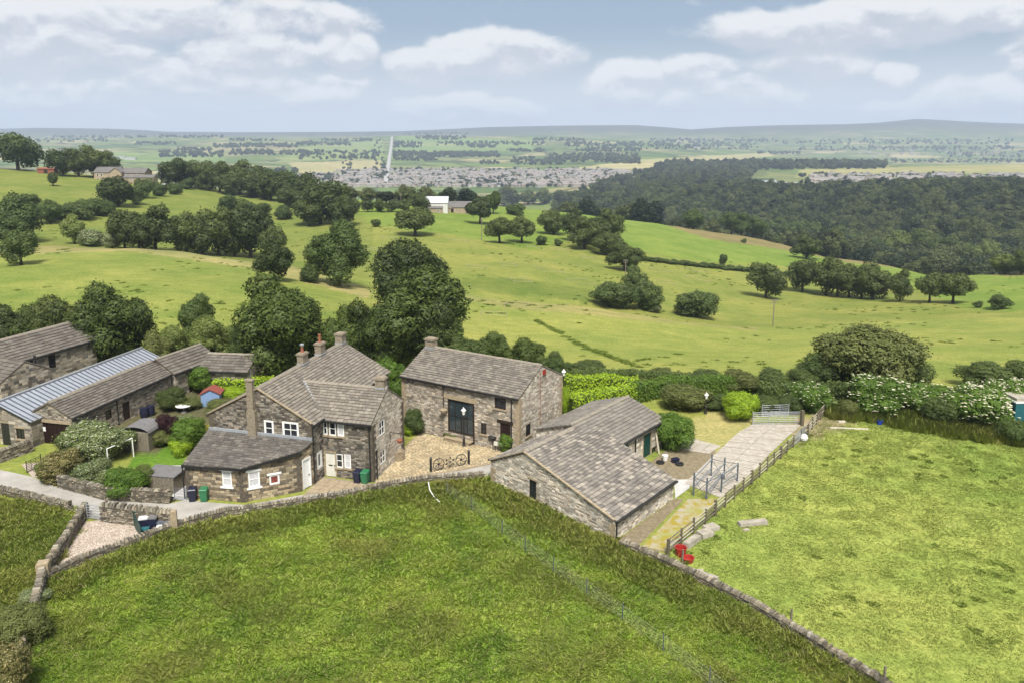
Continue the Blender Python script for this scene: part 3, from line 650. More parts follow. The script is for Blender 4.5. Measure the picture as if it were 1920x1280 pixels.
        if lintel:
            lm = MB(); lm.box(s.P(x0-.16, y1+.005, -.06), s.U*(x1-x0+.32), np.array([0, 0, .17]), s.N*.12); lm.obj('lintel', lintel, wo)
        if sill:
            lm = MB(); lm.box(s.P(x0-.14, y0-.135, -.06), s.U*(x1-x0+.28), np.array([0, 0, .13]), s.N*.16); lm.obj('sill', sill, wo)
        return wo
    def door(s, root, h, mat, planks=0, handle=True, rec=.06, frame=None):
        x0, y0, x1, y1 = h; mb = MB(); mb.box(s.P(x0+.03, y0, -rec-.04), s.U*(x1-x0-.06), np.array([0, 0, y1-y0-.03]), s.N*.05); d = mb.obj('door', mat, root)
        for k in range(planks):
            w_ = (x1-x0-.06)/planks; pm = MB(); pm.box(s.P(x0+.03+k*w_+.008, y0+.02, -rec+.01), s.U*(w_-.016), np.array([0, 0, y1-y0-.07]), s.N*.02); pm.obj('plank', mat, d)
        if frame:
            fm = MB()
            for (a, b, c, e) in ((x0-.09, y0, x0+.03, y1), (x1-.03, y0, x1+.09, y1), (x0-.09, y1, x1+.09, y1+.14)):
                fm.box(s.P(a, b, -.05), s.U*(c-a), np.array([0, 0, e-b]), s.N*.09)
            fm.obj('door_frame', frame, d)
        if handle:
            hm = MB(); hm.box(s.P(x1-.17, y0+1.0, -rec+.03), s.U*.10, np.array([0, 0, .04]), s.N*.05); hm.obj('door_handle', M_BLACK, d)
        return d

# ---------------------------------------------------------------- stone slate roofs
_tm = MB(); _tm.hexa([(0, 0, -.5), (1, 0, -.5), (1, 1, -.5), (0, 1, -.5), (.01, .012, .5), (.99, .012, .5), (.985, 1, .5), (.015, 1, .5)])
_tile_mesh = {}
def tile_mesh(mat):
    if mat.name not in _tile_mesh: _tile_mesh[mat.name] = _tm.mesh('slate', mat)
    return _tile_mesh[mat.name]
def roof(root, poly, mat, course=.36, width=(.34, .62), thick=.06, lift=.075, base_mat=None, seed=1, limit=300, name='roof', grade=.0):
    """planar convex polygon; first edge is the eave. Slates laid in courses, the 300 that show largest are single slates."""
    rng = random.Random(seed); P_ = [np.asarray(p, float) for p in poly]
    U = P_[1]-P_[0]; U /= np.linalg.norm(U); n = np.cross(U, P_[2]-P_[1]); n /= np.linalg.norm(n)
    if n[2] < 0: n = -n; 
    V = np.cross(n, U)
    if V[2] < 0: V = -V
    L2 = [((p-P_[0])@U, (p-P_[0])@V) for p in P_]
    slab = MB(); k = len(P_); bt = [p-n*.10 for p in P_]; tp = [p+n*.012 for p in P_]
    slab.face(tp if np.cross(tp[1]-tp[0], tp[2]-tp[1])[2] > 0 else tp[::-1]); slab.face(bt[::-1])
    for i in range(k): slab.face([bt[i], bt[(i+1) % k], tp[(i+1) % k], tp[i]])
    ro = slab.obj(name, base_mat or M_MORTAR_D, root)
    T = max(q[1] for q in L2); t0 = min(q[1] for q in L2); tiles = []; t = t0; row = 0
    def span(t):
        xs = []
        for i in range(k):
            (a, b), (c, d) = L2[i], L2[(i+1) % k]
            if (b-t)*(d-t) < 0: xs.append(a+(c-a)*(t-b)/(d-b))
        return (min(xs), max(xs)) if len(xs) >= 2 else None
    while t < T-.05:
        ch = course*(1.12-.3*grade*(t-t0)/(T-t0)); ch = min(ch, T-t); sp = span(t+ch*.5)
        if sp:
            s = sp[0]-(.02 if row % 2 else 0)
            while s < sp[1]-.03:
                wd = rng.uniform(*width)
                if s+wd > sp[1]-.15: wd = sp[1]+.02-s
                tiles.append((s, t, wd, ch)); s += wd
        t += ch; row += 1
    items = []
    for (s, t, wd, ch) in tiles:
        a = lift+rng.uniform(-.008, .012); b = .012+rng.uniform(-.004, .004); LL = ch*.945
        o = P_[0]+U*(s+.005)+V*(t-.02)+n*(a-thick*.35)+V*rng.uniform(-.012, .012)
        ax = U*(wd-.02); up = V*LL+n*(b-a); nn = np.cross(U, up); nn = nn/np.linalg.norm(nn)*(thick*rng.uniform(.75, 1.3))
        if nn[2] < 0: nn = -nn
        ctr = o+ax/2+up/2; items.append((ctr[0]**2+ctr[1]**2+(ctr[2]-CH)**2, o, ax, up, nn))
    items.sort(key=lambda q: q[0]); tm = tile_mesh(mat); base = Matrix.Identity(4)
    for (_, o, ax, up, nn) in items[:limit]:
        ob = bpy.data.objects.new('slate', tm); COL.objects.link(ob); ob.parent = ro
        ob.matrix_basis = Matrix(((ax[0], up[0], nn[0], o[0]), (ax[1], up[1], nn[1], o[1]), (ax[2], up[2], nn[2], o[2]), (0, 0, 0, 1)))
    if len(items) > limit:
        mb = MB()
        for (_, o, ax, up, nn) in items[limit:]: mb.box(o-nn*.5, ax, up, nn, skip=(0,))
        mb.obj('slates', mat, ro, 'stuff')
    return ro
def ridge(ro, a, b, mat, w=.30, step=.55, h=.12):
    a = np.asarray(a, float); b = np.asarray(b, float); L = np.linalg.norm(b-a); n = max(2, int(L/step)); d = (b-a)/L; side = np.array([-d[1], d[0], 0.0]); side /= np.linalg.norm(side); up = np.cross(d, side); up *= np.sign(up[2])
    for k in range(n):
        p = a+d*(k*L/n+.008); q = a+d*((k+1)*L/n-.008); j = rnd.uniform(-.012, .012)
        mb = MB(); mb.hexa([p-side*w/2-up*.05, p+side*w/2-up*.05, q+side*w/2-up*.05, q-side*w/2-up*.05, p-side*w*.16+up*(h+j), p+side*w*.16+up*(h+j), q+side*w*.16+up*(h+j), q-side*w*.16+up*(h+j)]); mb.obj('ridge_stone', mat, ro)
def gutter(root, a, b, r=.075, mat=M_BLACK):
    mb = MB(); mb.beam(a, b, r*2.0, r*1.7); return mb.obj('gutter', mat, root)
def downpipe(root, x, y, z1, z0=0.0, mat=M_BLACK, r=.055):
    mb = MB(); mb.tube((x, y, z0), (x, y, z1), r, n=8); mb.tube((x, y, z1-.12), (x, y, z1+.1), r*1.7, n=8); return mb.obj('downpipe', mat, root)
def chimney(root, c, w, d, z0, z1, yaw, mat=M_CHIM, pot=None, cap=True, potm=M_BRICKRED, cowl=False):
    mb = MB(); n = int((z1-z0)/.3); rr = random.Random(int(z1*100))
    for k in range(n):
        g = rr.uniform(-.015, .015); mb.cbox((c[0], c[1], z0+(z1-z0)*k/n), w+g, d+g, (z1-z0)/n-.012, yaw)
    mb.cbox((c[0], c[1], z0), w-.05, d-.05, z1-z0, yaw); ch = mb.obj('chimney', mat, root)
    if cap: m2 = MB(); m2.cbox((c[0], c[1], z1+.002), w+.16, d+.16, .12, yaw); m2.cbox((c[0], c[1], z1+.122), w+.02, d+.02, .07, yaw); m2.obj('cap', mat, ch)
    if pot:
        m3 = MB(); m3.lathe((c[0], c[1], z1+.19), [(.15, 0), (.17, .05), (.13, .1), (.12, pot-.08), (.15, pot-.06), (.15, pot)], 12); m3.obj('chimney_pot', potm, ch)
    if cowl:
        m4 = MB(); m4.lathe((c[0], c[1], z1+.19+(pot or 0)+.002), [(.10, 0), (.10, .12), (.2, .14), (.2, .24), (.05, .3)], 12); m4.obj('cowl', M_GALV, ch)
    ms = MB(); ms.cbox((c[0], c[1], z0+(z1-z0)*.28), w+.06, d+.06, .16, yaw); ms.obj('flashing', M_LEAD, ch)
    return ch
def frame2(A, B):
    A = np.asarray(A[:2], float); B = np.asarray(B[:2], float); U = (B-A)/np.linalg.norm(B-A); V = np.array([-U[1], U[0]]); return U, V
def p3(q, z): return np.array([q[0], q[1], z])

# ================================================================ barn with glazed cart entrance (facing the yard)
u = np.array([math.cos(-.542), math.sin(-.542)]); v = np.array([-u[1], u[0]]); o = np.array([-10.567, 73.567]); L, D, E_, RZ = 13.07, 8.09, 5.25, 7.2
barn = thing('barn', 'tall stone barn with glazed cart entrance and stone slate roof facing the setted yard', 'barn', (*o, 0))
wf = Wall(o, o+u*L, E_); wr = Wall(o+u*L, o+u*L+v*D, E_, RZ); wb = Wall(o+u*L+v*D, o+v*D, E_); wl = Wall(o+v*D, o, E_, RZ)
big = wf.hpx(840, 888, 751, 806); big = (big[0], .75, big[2], big[3]); wf.holes[-1] = big
h1 = wf.hpx(928, 948.5, 746, 766); h2 = wf.hpx(902, 912, 792, 813); h3 = wf.hpx(938, 957, 793, 845); h3 = (h3[0], 0, h3[2], h3[3]); wf.holes[-1] = h3
h4 = wr.hpx(986, 994.5, 795, 816)
wf.build(barn, PAL['barn'], M_BARN, M_MORTAR_D, name='front_wall', quoin=M_DRESSED)  # darker mortar colour stands in for the shadow within the joints
wr.build(barn, PAL['gable'], M_PALE, M_MORTAR_D, name='gable_wall', quoin=M_DRESSED, ql=True)
for q in (wb, wl): q.build(barn, PAL['barn'], M_BARN, M_MORTAR_B, rowh=(.25, .3), slen=(.5, .8))
gw = wf.window(barn, big, M_DKWOOD, 4, 2, .05, .12, M_GLASSB, rec=.14); gw['label'] = 'tall glazed cart entrance with dark timber frame'
lm = MB(); lm.box(wf.P(big[0]-.45, big[3]+.01, -.05), wf.U*(big[2]-big[0]+.9), np.array([0, 0, .42]), wf.N*.12); lm.obj('lintel', M_DRESSED, gw)
wf.window(barn, h1, M_DKWOOD, 1, 1, fw=.1, sill=M_DRESSED); wf.window(barn, h2, M_DKWOOD, 1, 2, fw=.08, sill=M_DRESSED); wr.window(barn, h4, M_DKWOOD, 1, 1, fw=.08, sill=M_DRESSED)
dr = wf.door(barn, h3, M_BROWN, 5); lm = MB(); lm.box(wf.P(h3[0]-.3, h3[3]+.01, -.05), wf.U*(h3[2]-h3[0]+.6), np.array([0, 0, .26]), wf.N*.13); lm.obj('lintel', M_DKWOOD, dr)
pt_ = MB(); pt_.box(wf.P(big[2]-.02, .0, .01), wf.U*.14, np.array([0, 0, big[3]]), wf.N*.06); pt_.obj('door_post', M_DKWOOD, barn)
ov = .16; zr = lambda z: z+.06
fl = [p3(o-u*.1-v*ov, E_+.0), p3(o+u*(L+.02)-v*ov, E_+.0), p3(o+u*(L+.02)+v*D/2, RZ+.05), p3(o-u*.1+v*D/2, RZ+.05)]
r1 = roof(barn, fl, M_TILE_B, .29, (.28, .52), seed=3, grade=1)
bk = [p3(o+u*(L+.02)+v*(D+ov), E_), p3(o-u*.1+v*(D+ov), E_), p3(o-u*.1+v*D/2, RZ+.05), p3(o+u*(L+.02)+v*D/2, RZ+.05)]; roof(barn, bk, M_TILE_B, .5, (.6, .9), seed=4, limit=60)
ridge(r1, p3(o-u*.1+v*D/2, RZ+.06), p3(o+u*(L+.02)+v*D/2, RZ+.06), M_RIDGE)
gutter(barn, p3(o-u*.1-v*(ov+.1), E_-.04), p3(o+u*(L+.04)-v*(ov+.1), E_-.04))
q = o+u*(L-.75)-v*.09; downpipe(barn, q[0], q[1], E_-.1, .0)
q = o+u*(wf.xpx(833))-v*.09; mb = MB(); mb.beam(p3(q, 3.1), p3(q, E_-.25), .07, .07); mb.cbox(p3(q, E_-.3), .2, .12, .16, -.542); mb.obj('sign_bracket', M_BLACK, barn)
chimney(barn, o+u*.55+v*D/2, .95, .8, RZ-.4, RZ+.75, -.542)
ps = MB(); q = o+u*(L+.045)+v*(wr.xpx(1012)); ps.tube(p3(q, .3), p3(q, 6.6), .022, n=6); ps.obj('conduit_pipe', M_BRICKRED, barn)
bx = MB(); q = o+u*(L+.10)+v*(wr.xpx(1018)); bx.cbox(p3(q, wr.ypx(wr.xpx(1018), 701)), .12, .42, .42, -.542); bx.obj('alarm_box', M_REDPL, barn)
# low stone bench slabs under the glazing
bn = MB(); q = o+u*(big[0]+(big[2]-big[0])/2)-v*.42; bn.cbox(p3(q, .0), big[2]-big[0]-.2, .55, .32, -.542); bn.cbox(p3(q, .322), big[2]-big[0]+.1, .62, .08, -.542); bench = bn.obj('stone_bench', M_DRESSED); tag(bench, 'low stone bench slab below the glazed cart entrance', 'bench')

# ================================================================ house: gabled range, cross wing and lean-to
HU = np.array([.9652, -.2616]); HV = np.array([.2616, .9652]); R0 = np.array([-16.045, 61.0]); W1 = 9.55; A1_ = R0-HU*W1; L1 = 15.0; E1, Z1 = 5.12, 7.65
house = thing('farmhouse', 'old two storey stone farmhouse with white windows, slate roofs and a lean-to', 'house', (*R0, 0))
wg = Wall(A1_, R0, E1, Z1); wrr = Wall(R0, R0+HV*L1, E1); wll = Wall(A1_+HV*L1, A1_, E1); wbk = Wall(R0+HV*L1, A1_+HV*L1, E1, Z1)
a1 = wg.hpx(499, 517, 787, 817); a2 = wg.hpx(533, 563.5, 790, 820)
wg.build(house, PAL['house'], M_HOUSE, M_MORTAR_D, name='gable_wall', quoin=M_QUOIN_D)
wg.window(house, a1, M_WHITE, 1, 2, fw=.17); wg.window(house, a2, M_WHITE, 2, 2, fw=.18, bar=.06)
b1 = wrr.hole(.45, .95, 1.35, 2.45); b2 = wrr.hole(13.0, 3.4, 14.1, 4.85); 
wrr.build(house, PAL['house'], M_HOUSE, M_MORTAR_D, name='side_wall'); wrr.window(house, b1, M_WHITE, 1, 1, fw=.25); wrr.window(house, b2, M_WHITE, 2, 2)
for q in (wll, wbk): q.build(house, PAL['house'], M_HOUSE, M_MORTAR_D, rowh=(.22, .3), slen=(.4, .8))
ap_ = A1_+HU*W1/2
rr_ = roof(house, [p3(R0+HU*.2-HV*.05, E1-.06), p3(R0+HU*.2+HV*(L1+.1), E1-.06), p3(ap_+HV*(L1+.1), Z1+.05), p3(ap_-HV*.05, Z1+.05)], M_TILE_H, .31, (.28, .55), seed=11, grade=1)
roof(house, [p3(A1_-HU*.2+HV*(L1+.1), E1-.06), p3(A1_-HU*.2-HV*.05, E1-.06), p3(ap_-HV*.05, Z1+.05), p3(ap_+HV*(L1+.1), Z1+.05)], M_TILE_H, .5, (.5, .9), seed=12, limit=80)
ridge(rr_, p3(ap_-HV*.05, Z1+.06), p3(ap_+HV*(L1+.1), Z1+.06), M_RIDGE)
# stone verge and external chimney breast on the gable
for sgn in (1, -1):
    c0 = ap_+HU*W1/2*sgn; mb = MB(); mb.beam(p3(ap_-HV*.06, Z1+.06), p3(c0-HV*.06, E1+.06), .16, .10); mb.obj('verge', M_DRESSED, house)
q = A1_+HU*((wg.xpx(472)+wg.xpx(489))/2)-HV*.22; cb = MB(); rr2 = random.Random(3)
for k in range(18): cb.cbox(p3(q, 3.4+k*.275), .76+rr2.uniform(-.02, .02)-(.0 if k < 9 else .2), .34, .265, math.atan2(HU[1], HU[0]))
cb.cbox(p3(q, 8.36), .72, .46, .12, math.atan2(HU[1], HU[0])); cb.obj('chimney_breast', M_CHIM, house)
hy = math.atan2(HU[1], HU[0])
chimney(house, ap_+HV*7.2+HU*.0, .62, .9, Z1-.3, Z1+.95, hy, pot=.5, cowl=True); chimney(house, ap_+HV*10.4, .62, .9, Z1-.3, Z1+1.05, hy, pot=.75); chimney(house, ap_+HV*(L1-.5), .75, .85, Z1-.3, Z1+.95, hy)
gutter(house, p3(R0+HU*.28-HV*.05, E1-.12), p3(R0+HU*.28+HV*1.55, E1-.12)); q = R0+HU*.06-HV*.1; downpipe(house, q[0], q[1], E1-.15)
mt = MB(); mt.tube(p3(A1_+HU*4.2, 8.4), p3(A1_+HU*4.2, 9.3), .02, n=5); mt.obj('aerial', M_STEEL, house)
# cross wing
C2 = np.array([G2(701, 902)[0], G2(701, 902)[1]]); S2 = R0+HV*1.6; W2 = (C2-S2)@HU; C2 = S2+HU*W2; D2, E2, Z2 = 6.4, 4.95, 6.9
wA = Wall(S2, C2, E2); wB = Wall(C2, C2+HV*D2, E2, Z2); wC = Wall(C2+HV*D2, S2+HV*D2, E2)
d0 = wA.hole(.12, .02, 1.08, 2.12); ws_ = [wA.hpx(603.5, 616.5, 788, 814), wA.hpx(619.5, 632.5, 790, 816), wA.hpx(635, 647.5, 791, 817), wA.hpx(630, 643, 850, 876), wA.hpx(645.5, 658, 851, 877)]
wA.build(house, PAL['house'], M_HOUSE, M_MORTAR_D, name='front_wall', quoin=M_QUOIN_D, ql=False)
fd = wA.door(house, d0, M_CREAM, 0, True, frame=M_DRESSED); fd['label'] = 'cream front door with black letter plate'
lp = MB(); lp.box(wA.P(.42, .98, -.03), wA.U*.34, np.array([0, 0, .07]), wA.N*.03); lp.obj('letter_plate', M_BLACK, fd)
for i, h in enumerate(ws_): wA.window(house, h, M_WHITE if i else M_WHITE, 1, 2, fw=.10, sill=M_DRESSED, curtain=M_CURTAIN if i in (2, 4) else None)
g1 = wB.hole(1.35, 3.35, 2.45, 4.6); g2 = wB.hole(1.35, .85, 2.45, 2.0)
wB.build(house, PAL['gable'], M_PALE, M_MORTAR_B, name='gable_wall', quoin=M_QUOIN_D, qr=True)
wB.window(house, g1, M_WHITE, 2, 2); wB.window(house, g2, M_WHITE, 2, 2); wC.build(house, PAL['house'], M_HOUSE, M_MORTAR_D, rowh=(.22, .3), slen=(.4, .8))
m2 = lambda s: S2+HU*s
# roof of the wing runs into the main slope along a valley
slope1 = (Z1+.11-E1)/(W1/2+.2)
def main_z(s): return E1-.06-(s-.2)*slope1     # height of main roof at distance s to the right of the main side wall
sv = .2-(Z2+.05-(E1-.06))/slope1               # where the wing ridge meets the main slope
fr = roof(house, [p3(S2+HU*.12-HV*.16, E2-.02), p3(C2+HU*.02-HV*.16, E2-.02), p3(C2+HU*.02+HV*D2/2, Z2+.05), p3(S2+HU*(sv)+HV*D2/2, Z2+.05)], M_TILE_H, .32, (.32, .62), seed=13, grade=1)
roof(house, [p3(C2+HU*.02+HV*(D2+.16), E2-.02), p3(S2+HU*.12+HV*(D2+.16), E2-.02), p3(S2+HU*sv+HV*D2/2, Z2+.05), p3(C2+HU*.02+HV*D2/2, Z2+.05)], M_TILE_H, .5, (.5, .9), seed=14, limit=60)
ridge(fr, p3(S2+HU*sv+HV*D2/2, Z2+.06), p3(C2+HU*.02+HV*D2/2, Z2+.06), M_RIDGE)
vl = MB(); vl.beam(p3(S2+HU*.14-HV*.16, E2+.07), p3(S2+HU*sv+HV*D2/2, Z2+.13), .26, .03); vl.obj('valley_lead', M_LEAD, fr)
gutter(house, p3(S2+HU*.1-HV*.27, E2-.07), p3(C2+HU*.05-HV*.27, E2-.07)); q = C2-HU*.22-HV*.1; downpipe(house, q[0], q[1], E2-.1)
chimney(house, C2-HU*.55+HV*D2/2, .8, .7, Z2-.3, Z2+.85, hy)
q = C2+HU*.09+HV*.55; downpipe(house, q[0], q[1], 2.4)
br = MB(); q = C2+HV*3.4; br.beam(p3(q+HU*.02, 3.0), p3(q+HU*1.0, 3.0), .05, .05); br.beam(p3(q+HU*.05, 2.4), p3(q+HU*.05, 3.05), .05, .05); br.obj('basket_bracket', M_BLACK, house)
hb = MB(); hb.lathe(p3(q+HU*.9, 2.1), [(.05, 0), (.2, .12), (.26, .3), (.24, .34)], 12); hbo = hb.obj('hanging_basket', M_BRICKRED); tag(hbo, 'small terracotta hanging basket on a bracket of the farmhouse gable', 'basket')
# lean-to
Lp, Mp, Rp = np.array([-25.43, 58.47]), np.array([-20.72, 57.64]), np.array([-16.77, 59.61])
def lz(q): return 3.72-.185*((np.asarray(q)-R0)@(-HV))
w1_ = Wall(Lp, Mp, lz(Lp)-.05, eave2=lz(Mp)-.05); w2_ = Wall(Mp, Rp, lz(Mp)-.05, eave2=lz(Rp)-.05); w3_ = Wall(Rp, R0, lz(Rp)-.05, eave2=lz(R0)-.05); w4_ = Wall(A1_, Lp, lz(A1_)-.05, eave2=lz(Lp)-.05)
c1 = w1_.hpx(417, 435, 882, 911); c2 = w2_.hpx(466, 487.5, 883, 912); c3 = w2_.hpx(505, 524, 889, 907); dd = w3_.hole(.25, .05, 1.05, 2.45)
lp_ = [(0.30, 0.245, 0.165), (0.23, 0.188, 0.128), (0.36, 0.30, 0.205), (0.14, 0.115, 0.085)]
for q in (w1_, w2_, w3_, w4_): q.build(house, lp_, M_BARN, M_MORTAR_D, name='leanto_wall', rowh=(.15, .25), slen=(.28, .65), quoin=M_QUOIN_D if q is not w3_ else None)
w1_.window(house, c1, M_WHITE, 1, 2, fw=.11, lintel=M_WHITE, sill=M_WHITE, curtain=M_CURTAIN); w2_.window(house, c2, M_WHITE, 1, 2, fw=.11, lintel=M_WHITE, sill=M_WHITE, curtain=M_CURTAIN)
rw = w2_.window(house, c3, M_WHITE, 1, 1, fw=.13, lintel=M_WHITE, curtain=M_REDFLOWER); rw['label'] = 'small white window with a red blind'
w3_.door(house, dd, M_WHITE, 0, True, frame=M_WHITE)
ex = lambda q, d: np.asarray(q)+d
lpoly = [ex(Lp, -HU*.12-HV*.12), ex(Mp, -HV*.16), ex(Rp, HU*.14-HV*.05), R0+HU*.1, A1_-HU*.12]
lro = roof(house, [p3(lpoly[0], lz(lpoly[0])), p3(lpoly[0]+HU*3, lz(lpoly[0]+HU*3)), ] and [p3(q, lz(q)) for q in (A1_-HU*.12, R0+HU*.1, lpoly[2], lpoly[1], lpoly[0])], M_TILE_L, .28, (.34, .7), seed=21, lift=.05)
fs_ = MB(); fs_.beam(p3(A1_-HV*.10, 3.86), p3(R0-HV*.10, 3.86), .16, .22); fs_.obj('flashing', M_LEAD, lro)
for a, b in ((lpoly[0], lpoly[1]), (lpoly[1], lpoly[2])):
    d_ = (b-a)/np.linalg.norm(b-a); n_ = np.array([d_[1], -d_[0]]); gutter(house, p3(a+n_*.08, lz(a)-.11), p3(b+n_*.08, lz(b)-.11), .085)
downpipe(house, lpoly[0][0]+.0, lpoly[0][1]-.1, lz(Lp)-.1)

# ================================================================ long low garage in front, workshop behind it
GA, GB, GD = np.array([7.178, 51.683]), np.array([12.594, 58.281]), np.array([-1.706, 61.408]); gw_ = GB-GA; GE = GD+gw_*.93
gt = .70; gap = GA+(GD-GA)*gt; eA, zap, eD = 1.55, 3.78, 1.85
gar = thing('garage_outbuilding', 'long low outbuilding with pale coursed stone walls and a broad mottled slate roof', 'outbuilding', (*GA, 0))
wa = Wall(GD, GA, eD, zap, np.linalg.norm(GD-gap), eA); wbb = Wall(GA, GB, eA); wc = Wall(GB, GE, eA, zap, np.linalg.norm(GB-(GB+(GE-GB)*gt)), eD); wd = Wall(GE, GD, eD)
hh = wa.hpx(993, 1005.5, 899, 934); hh = (hh[0], max(hh[1], .25), hh[2], hh[3]); wa.holes[-1] = hh
wa.build(gar, PAL['bright'], M_PALE, M_MORTAR_D, rowh=(.10, .16), slen=(.22, .5), name='gable_wall', quoin=M_DRESSED)
wa.window(gar, hh, M_BLACK, 2, 1, fw=.07, lintel=M_DRESSED, sill=M_DRESSED)
wbb.build(gar, PAL['bright'], M_PALE, M_MORTAR_D, rowh=(.10, .16), slen=(.22, .5), name='side_wall'); wc.build(gar, PAL['bright'], M_PALE, M_MORTAR_P, rowh=(.16, .22), name='far_wall'); wd.build(gar, PAL['bright'], M_PALE, M_MORTAR_P, rowh=(.2, .3), name='rear_wall')
gd_ = (GB-GA)/np.linalg.norm(GB-GA); gx = (GD-GA)/np.linalg.norm(GD-GA)
def gz(q, ref=(GA, GB, gap), z=(1.60, 1.60, 3.84)):
    a, b, c_ = (np.append(r, zz) for r, zz in zip(ref, z)); n = np.cross(b-a, c_-a); return a[2]-(n[0]*(q[0]-a[0])+n[1]*(q[1]-a[1]))/n[2]
pts = [GA-gx*.16-gd_*.06, GB-gx*.16+gd_*.12, gap+gw_+gd_*.12, gap-gd_*.06]
gro = roof(gar, [p3(q, gz(q)) for q in pts], M_TILE_G, .34, (.28, .50), seed=31, grade=1)
zz_ = lambda q: gz(q, (gap, gap+gw_, GD), (3.84, 3.84, 1.92))
pts2 = [GE+gx*.16+gd_*.1, GD+gx*.16-gd_*.06, gap-gd_*.06, gap+gw_+gd_*.1]; roof(gar, [p3(q, zz_(q)) for q in pts2], M_TILE_G, .37, (.4, .7), seed=32, limit=120)
ridge(gro, p3(gap-gd_*.06, 3.85), p3(gap+gw_*.98, 3.85), M_RIDGE, w=.42, step=.5)
for (a, b, za, zb) in ((gap, GA, 3.84, 1.6), (gap, GD, 3.84, 1.92)):
    mb = MB(); mb.beam(p3(a-gd_*.08, za+.02), p3(b-gd_*.08, zb+.02), .2, .09); mb.obj('verge', M_DRESSED, gar)
gutter(gar, p3(GA-gx*.27-gd_*.06, 1.5), p3(GB-gx*.27+gd_*.12, 1.5), .08); q = GA-gx*.12+gd_*.1; downpipe(gar, q[0], q[1], 1.45)
mb = MB(); mb.tube(p3(GD+gx*.27-gd_*.1, 1.83), p3(GD+gx*.27+gd_*.5, 1.83), .08); mb.obj('gutter_end', M_BLACK, gar)
yaw2 = .893; u = np.array([math.cos(yaw2), math.sin(yaw2)]); v = np.array([-u[1], u[0]]); o = np.array([7.745, 61.382])+u*.25; L, D, E_, RZ = 9.15, 7.42, 2.68, 3.98
wk = thing('workshop', 'stone workshop with dark green doors and slate roof adjoining the long low outbuilding', 'workshop', (*o, 0))
x1 = Wall(o, o+u*L, E_); x2 = Wall(o+u*L, o+u*L+v*D, E_, RZ); x3 = Wall(o+u*L+v*D, o+v*D, E_); x4 = Wall(o+v*D, o, E_, RZ)
e1 = x1.hpx(1152, 1178, 830, 875); e1 = (e1[0], .02, e1[2], 2.5); x1.holes[-1] = e1; e2 = x1.hpx(1206, 1220.5, 822, 866); e2 = (e2[0], .02, e2[2], 2.2); x1.holes[-1] = e2; e3 = x1.hpx(1222.5, 1230, 838, 856); 
x1.build(wk, PAL['bright'], M_PALE, M_MORTAR_B, rowh=(.2, .3), slen=(.35, .8), name='front_wall'); x2.build(wk, PAL['bright'], M_PALE, M_MORTAR_B, name='end_wall'); x3.build(wk, PAL['bright'], M_PALE, M_MORTAR_B, rowh=(.2, .3)); x4.build(wk, PAL['bright'], M_PALE, M_MORTAR_B, rowh=(.2, .3))
gd1 = x1.door(wk, e1, M_GREEN, 8, True); gd2 = x1.door(wk, e2, M_GREEN, 5, True, frame=M_DRESSED); x1.window(wk, e3, M_DKWOOD, 1, 1, fw=.06)
w_r = roof(wk, [p3(o-u*.2-v*.2, E_), p3(o+u*(L+.15)-v*.2, E_), p3(o+u*(L+.15)+v*D/2, RZ+.05), p3(o-u*.2+v*D/2, RZ+.05)], M_TILE_W, .32, (.34, .6), seed=41)
roof(wk, [p3(o+u*(L+.15)+v*(D+.2), E_), p3(o-u*.2+v*(D+.2), E_), p3(o-u*.2+v*D/2, RZ+.05), p3(o+u*(L+.15)+v*D/2, RZ+.05)], M_TILE_W, .45, (.5, .8), seed=42, limit=80)
ridge(w_r, p3(o-u*.2+v*D/2, RZ+.06), p3(o+u*(L+.15)+v*D/2, RZ+.06), M_RIDGE)
gutter(wk, p3(o-u*.1-v*.31, E_-.06), p3(o+u*(L+.15)-v*.31, E_-.06)); q = o+u*(x1.xpx(1190))-v*.1; downpipe(wk, q[0], q[1], E_-.1)

# ================================================================ barns on the left
d = np.array([.2442, .9697]); dv = np.array([-.9697, .2442])          # along and to the left
nr = G2(133.8, 783, 2.7); Wd = (G2(55.7, 774.6, 2.7)-nr)@dv; Ln = 13.8; Ee, Rz = 2.7, 3.95
lb = thing('cart_shed', 'long stone cart shed with slate roof and a dark brown garage door', 'shed', (*nr, 0))
f0 = Wall(nr+dv*Wd, nr, Ee, Rz); f1_ = Wall(nr, nr+d*Ln, Ee); f2_ = Wall(nr+d*Ln, nr+d*Ln+dv*Wd, Ee, Rz)
gh = f0.hole(.35, .0, f0.W-.25, 2.05); f0.build(lb, PAL['left'], M_BARN, M_MORTAR_B, name='gable_wall')
gdr = f0.door(lb, gh, M_BROWN, 8, False); nm = MB(); nm.box(f0.P(f0.W*.28, 1.15, .0), f0.U*.35, np.array([0, 0, .42]), f0.N*.01); nm.obj('notice', M_WHITE, gdr); gdr['label'] = 'dark brown garage door with a white notice'
lm = MB(); lm.box(f0.P(.1, 2.06, -.05), f0.U*(f0.W-.15), np.array([0, 0, .26]), f0.N*.16); lm.obj('lintel', M_DRESSED, lb)
nh = MB(); nh.box(f0.P(f0.W*.46, 2.75, -.02), f0.U*.3, np.array([0, 0, .55]), f0.N*.06); nh.obj('vent_slot', M_QUOIN_D, lb)
hL = f1_.hole(4.1, 1.0, 4.9, 1.9); hL2 = f1_.hole(6.4, .1, 7.4, 1.9); f1_.build(lb, PAL['left'], M_BARN, M_MORTAR_B, name='side_wall'); f1_.window(lb, hL, M_DKWOOD, 1, 1); f1_.door(lb, hL2, M_DKWOOD, 4)
f2_.build(lb, PAL['left'], M_BARN, M_MORTAR_B, rowh=(.2, .3))
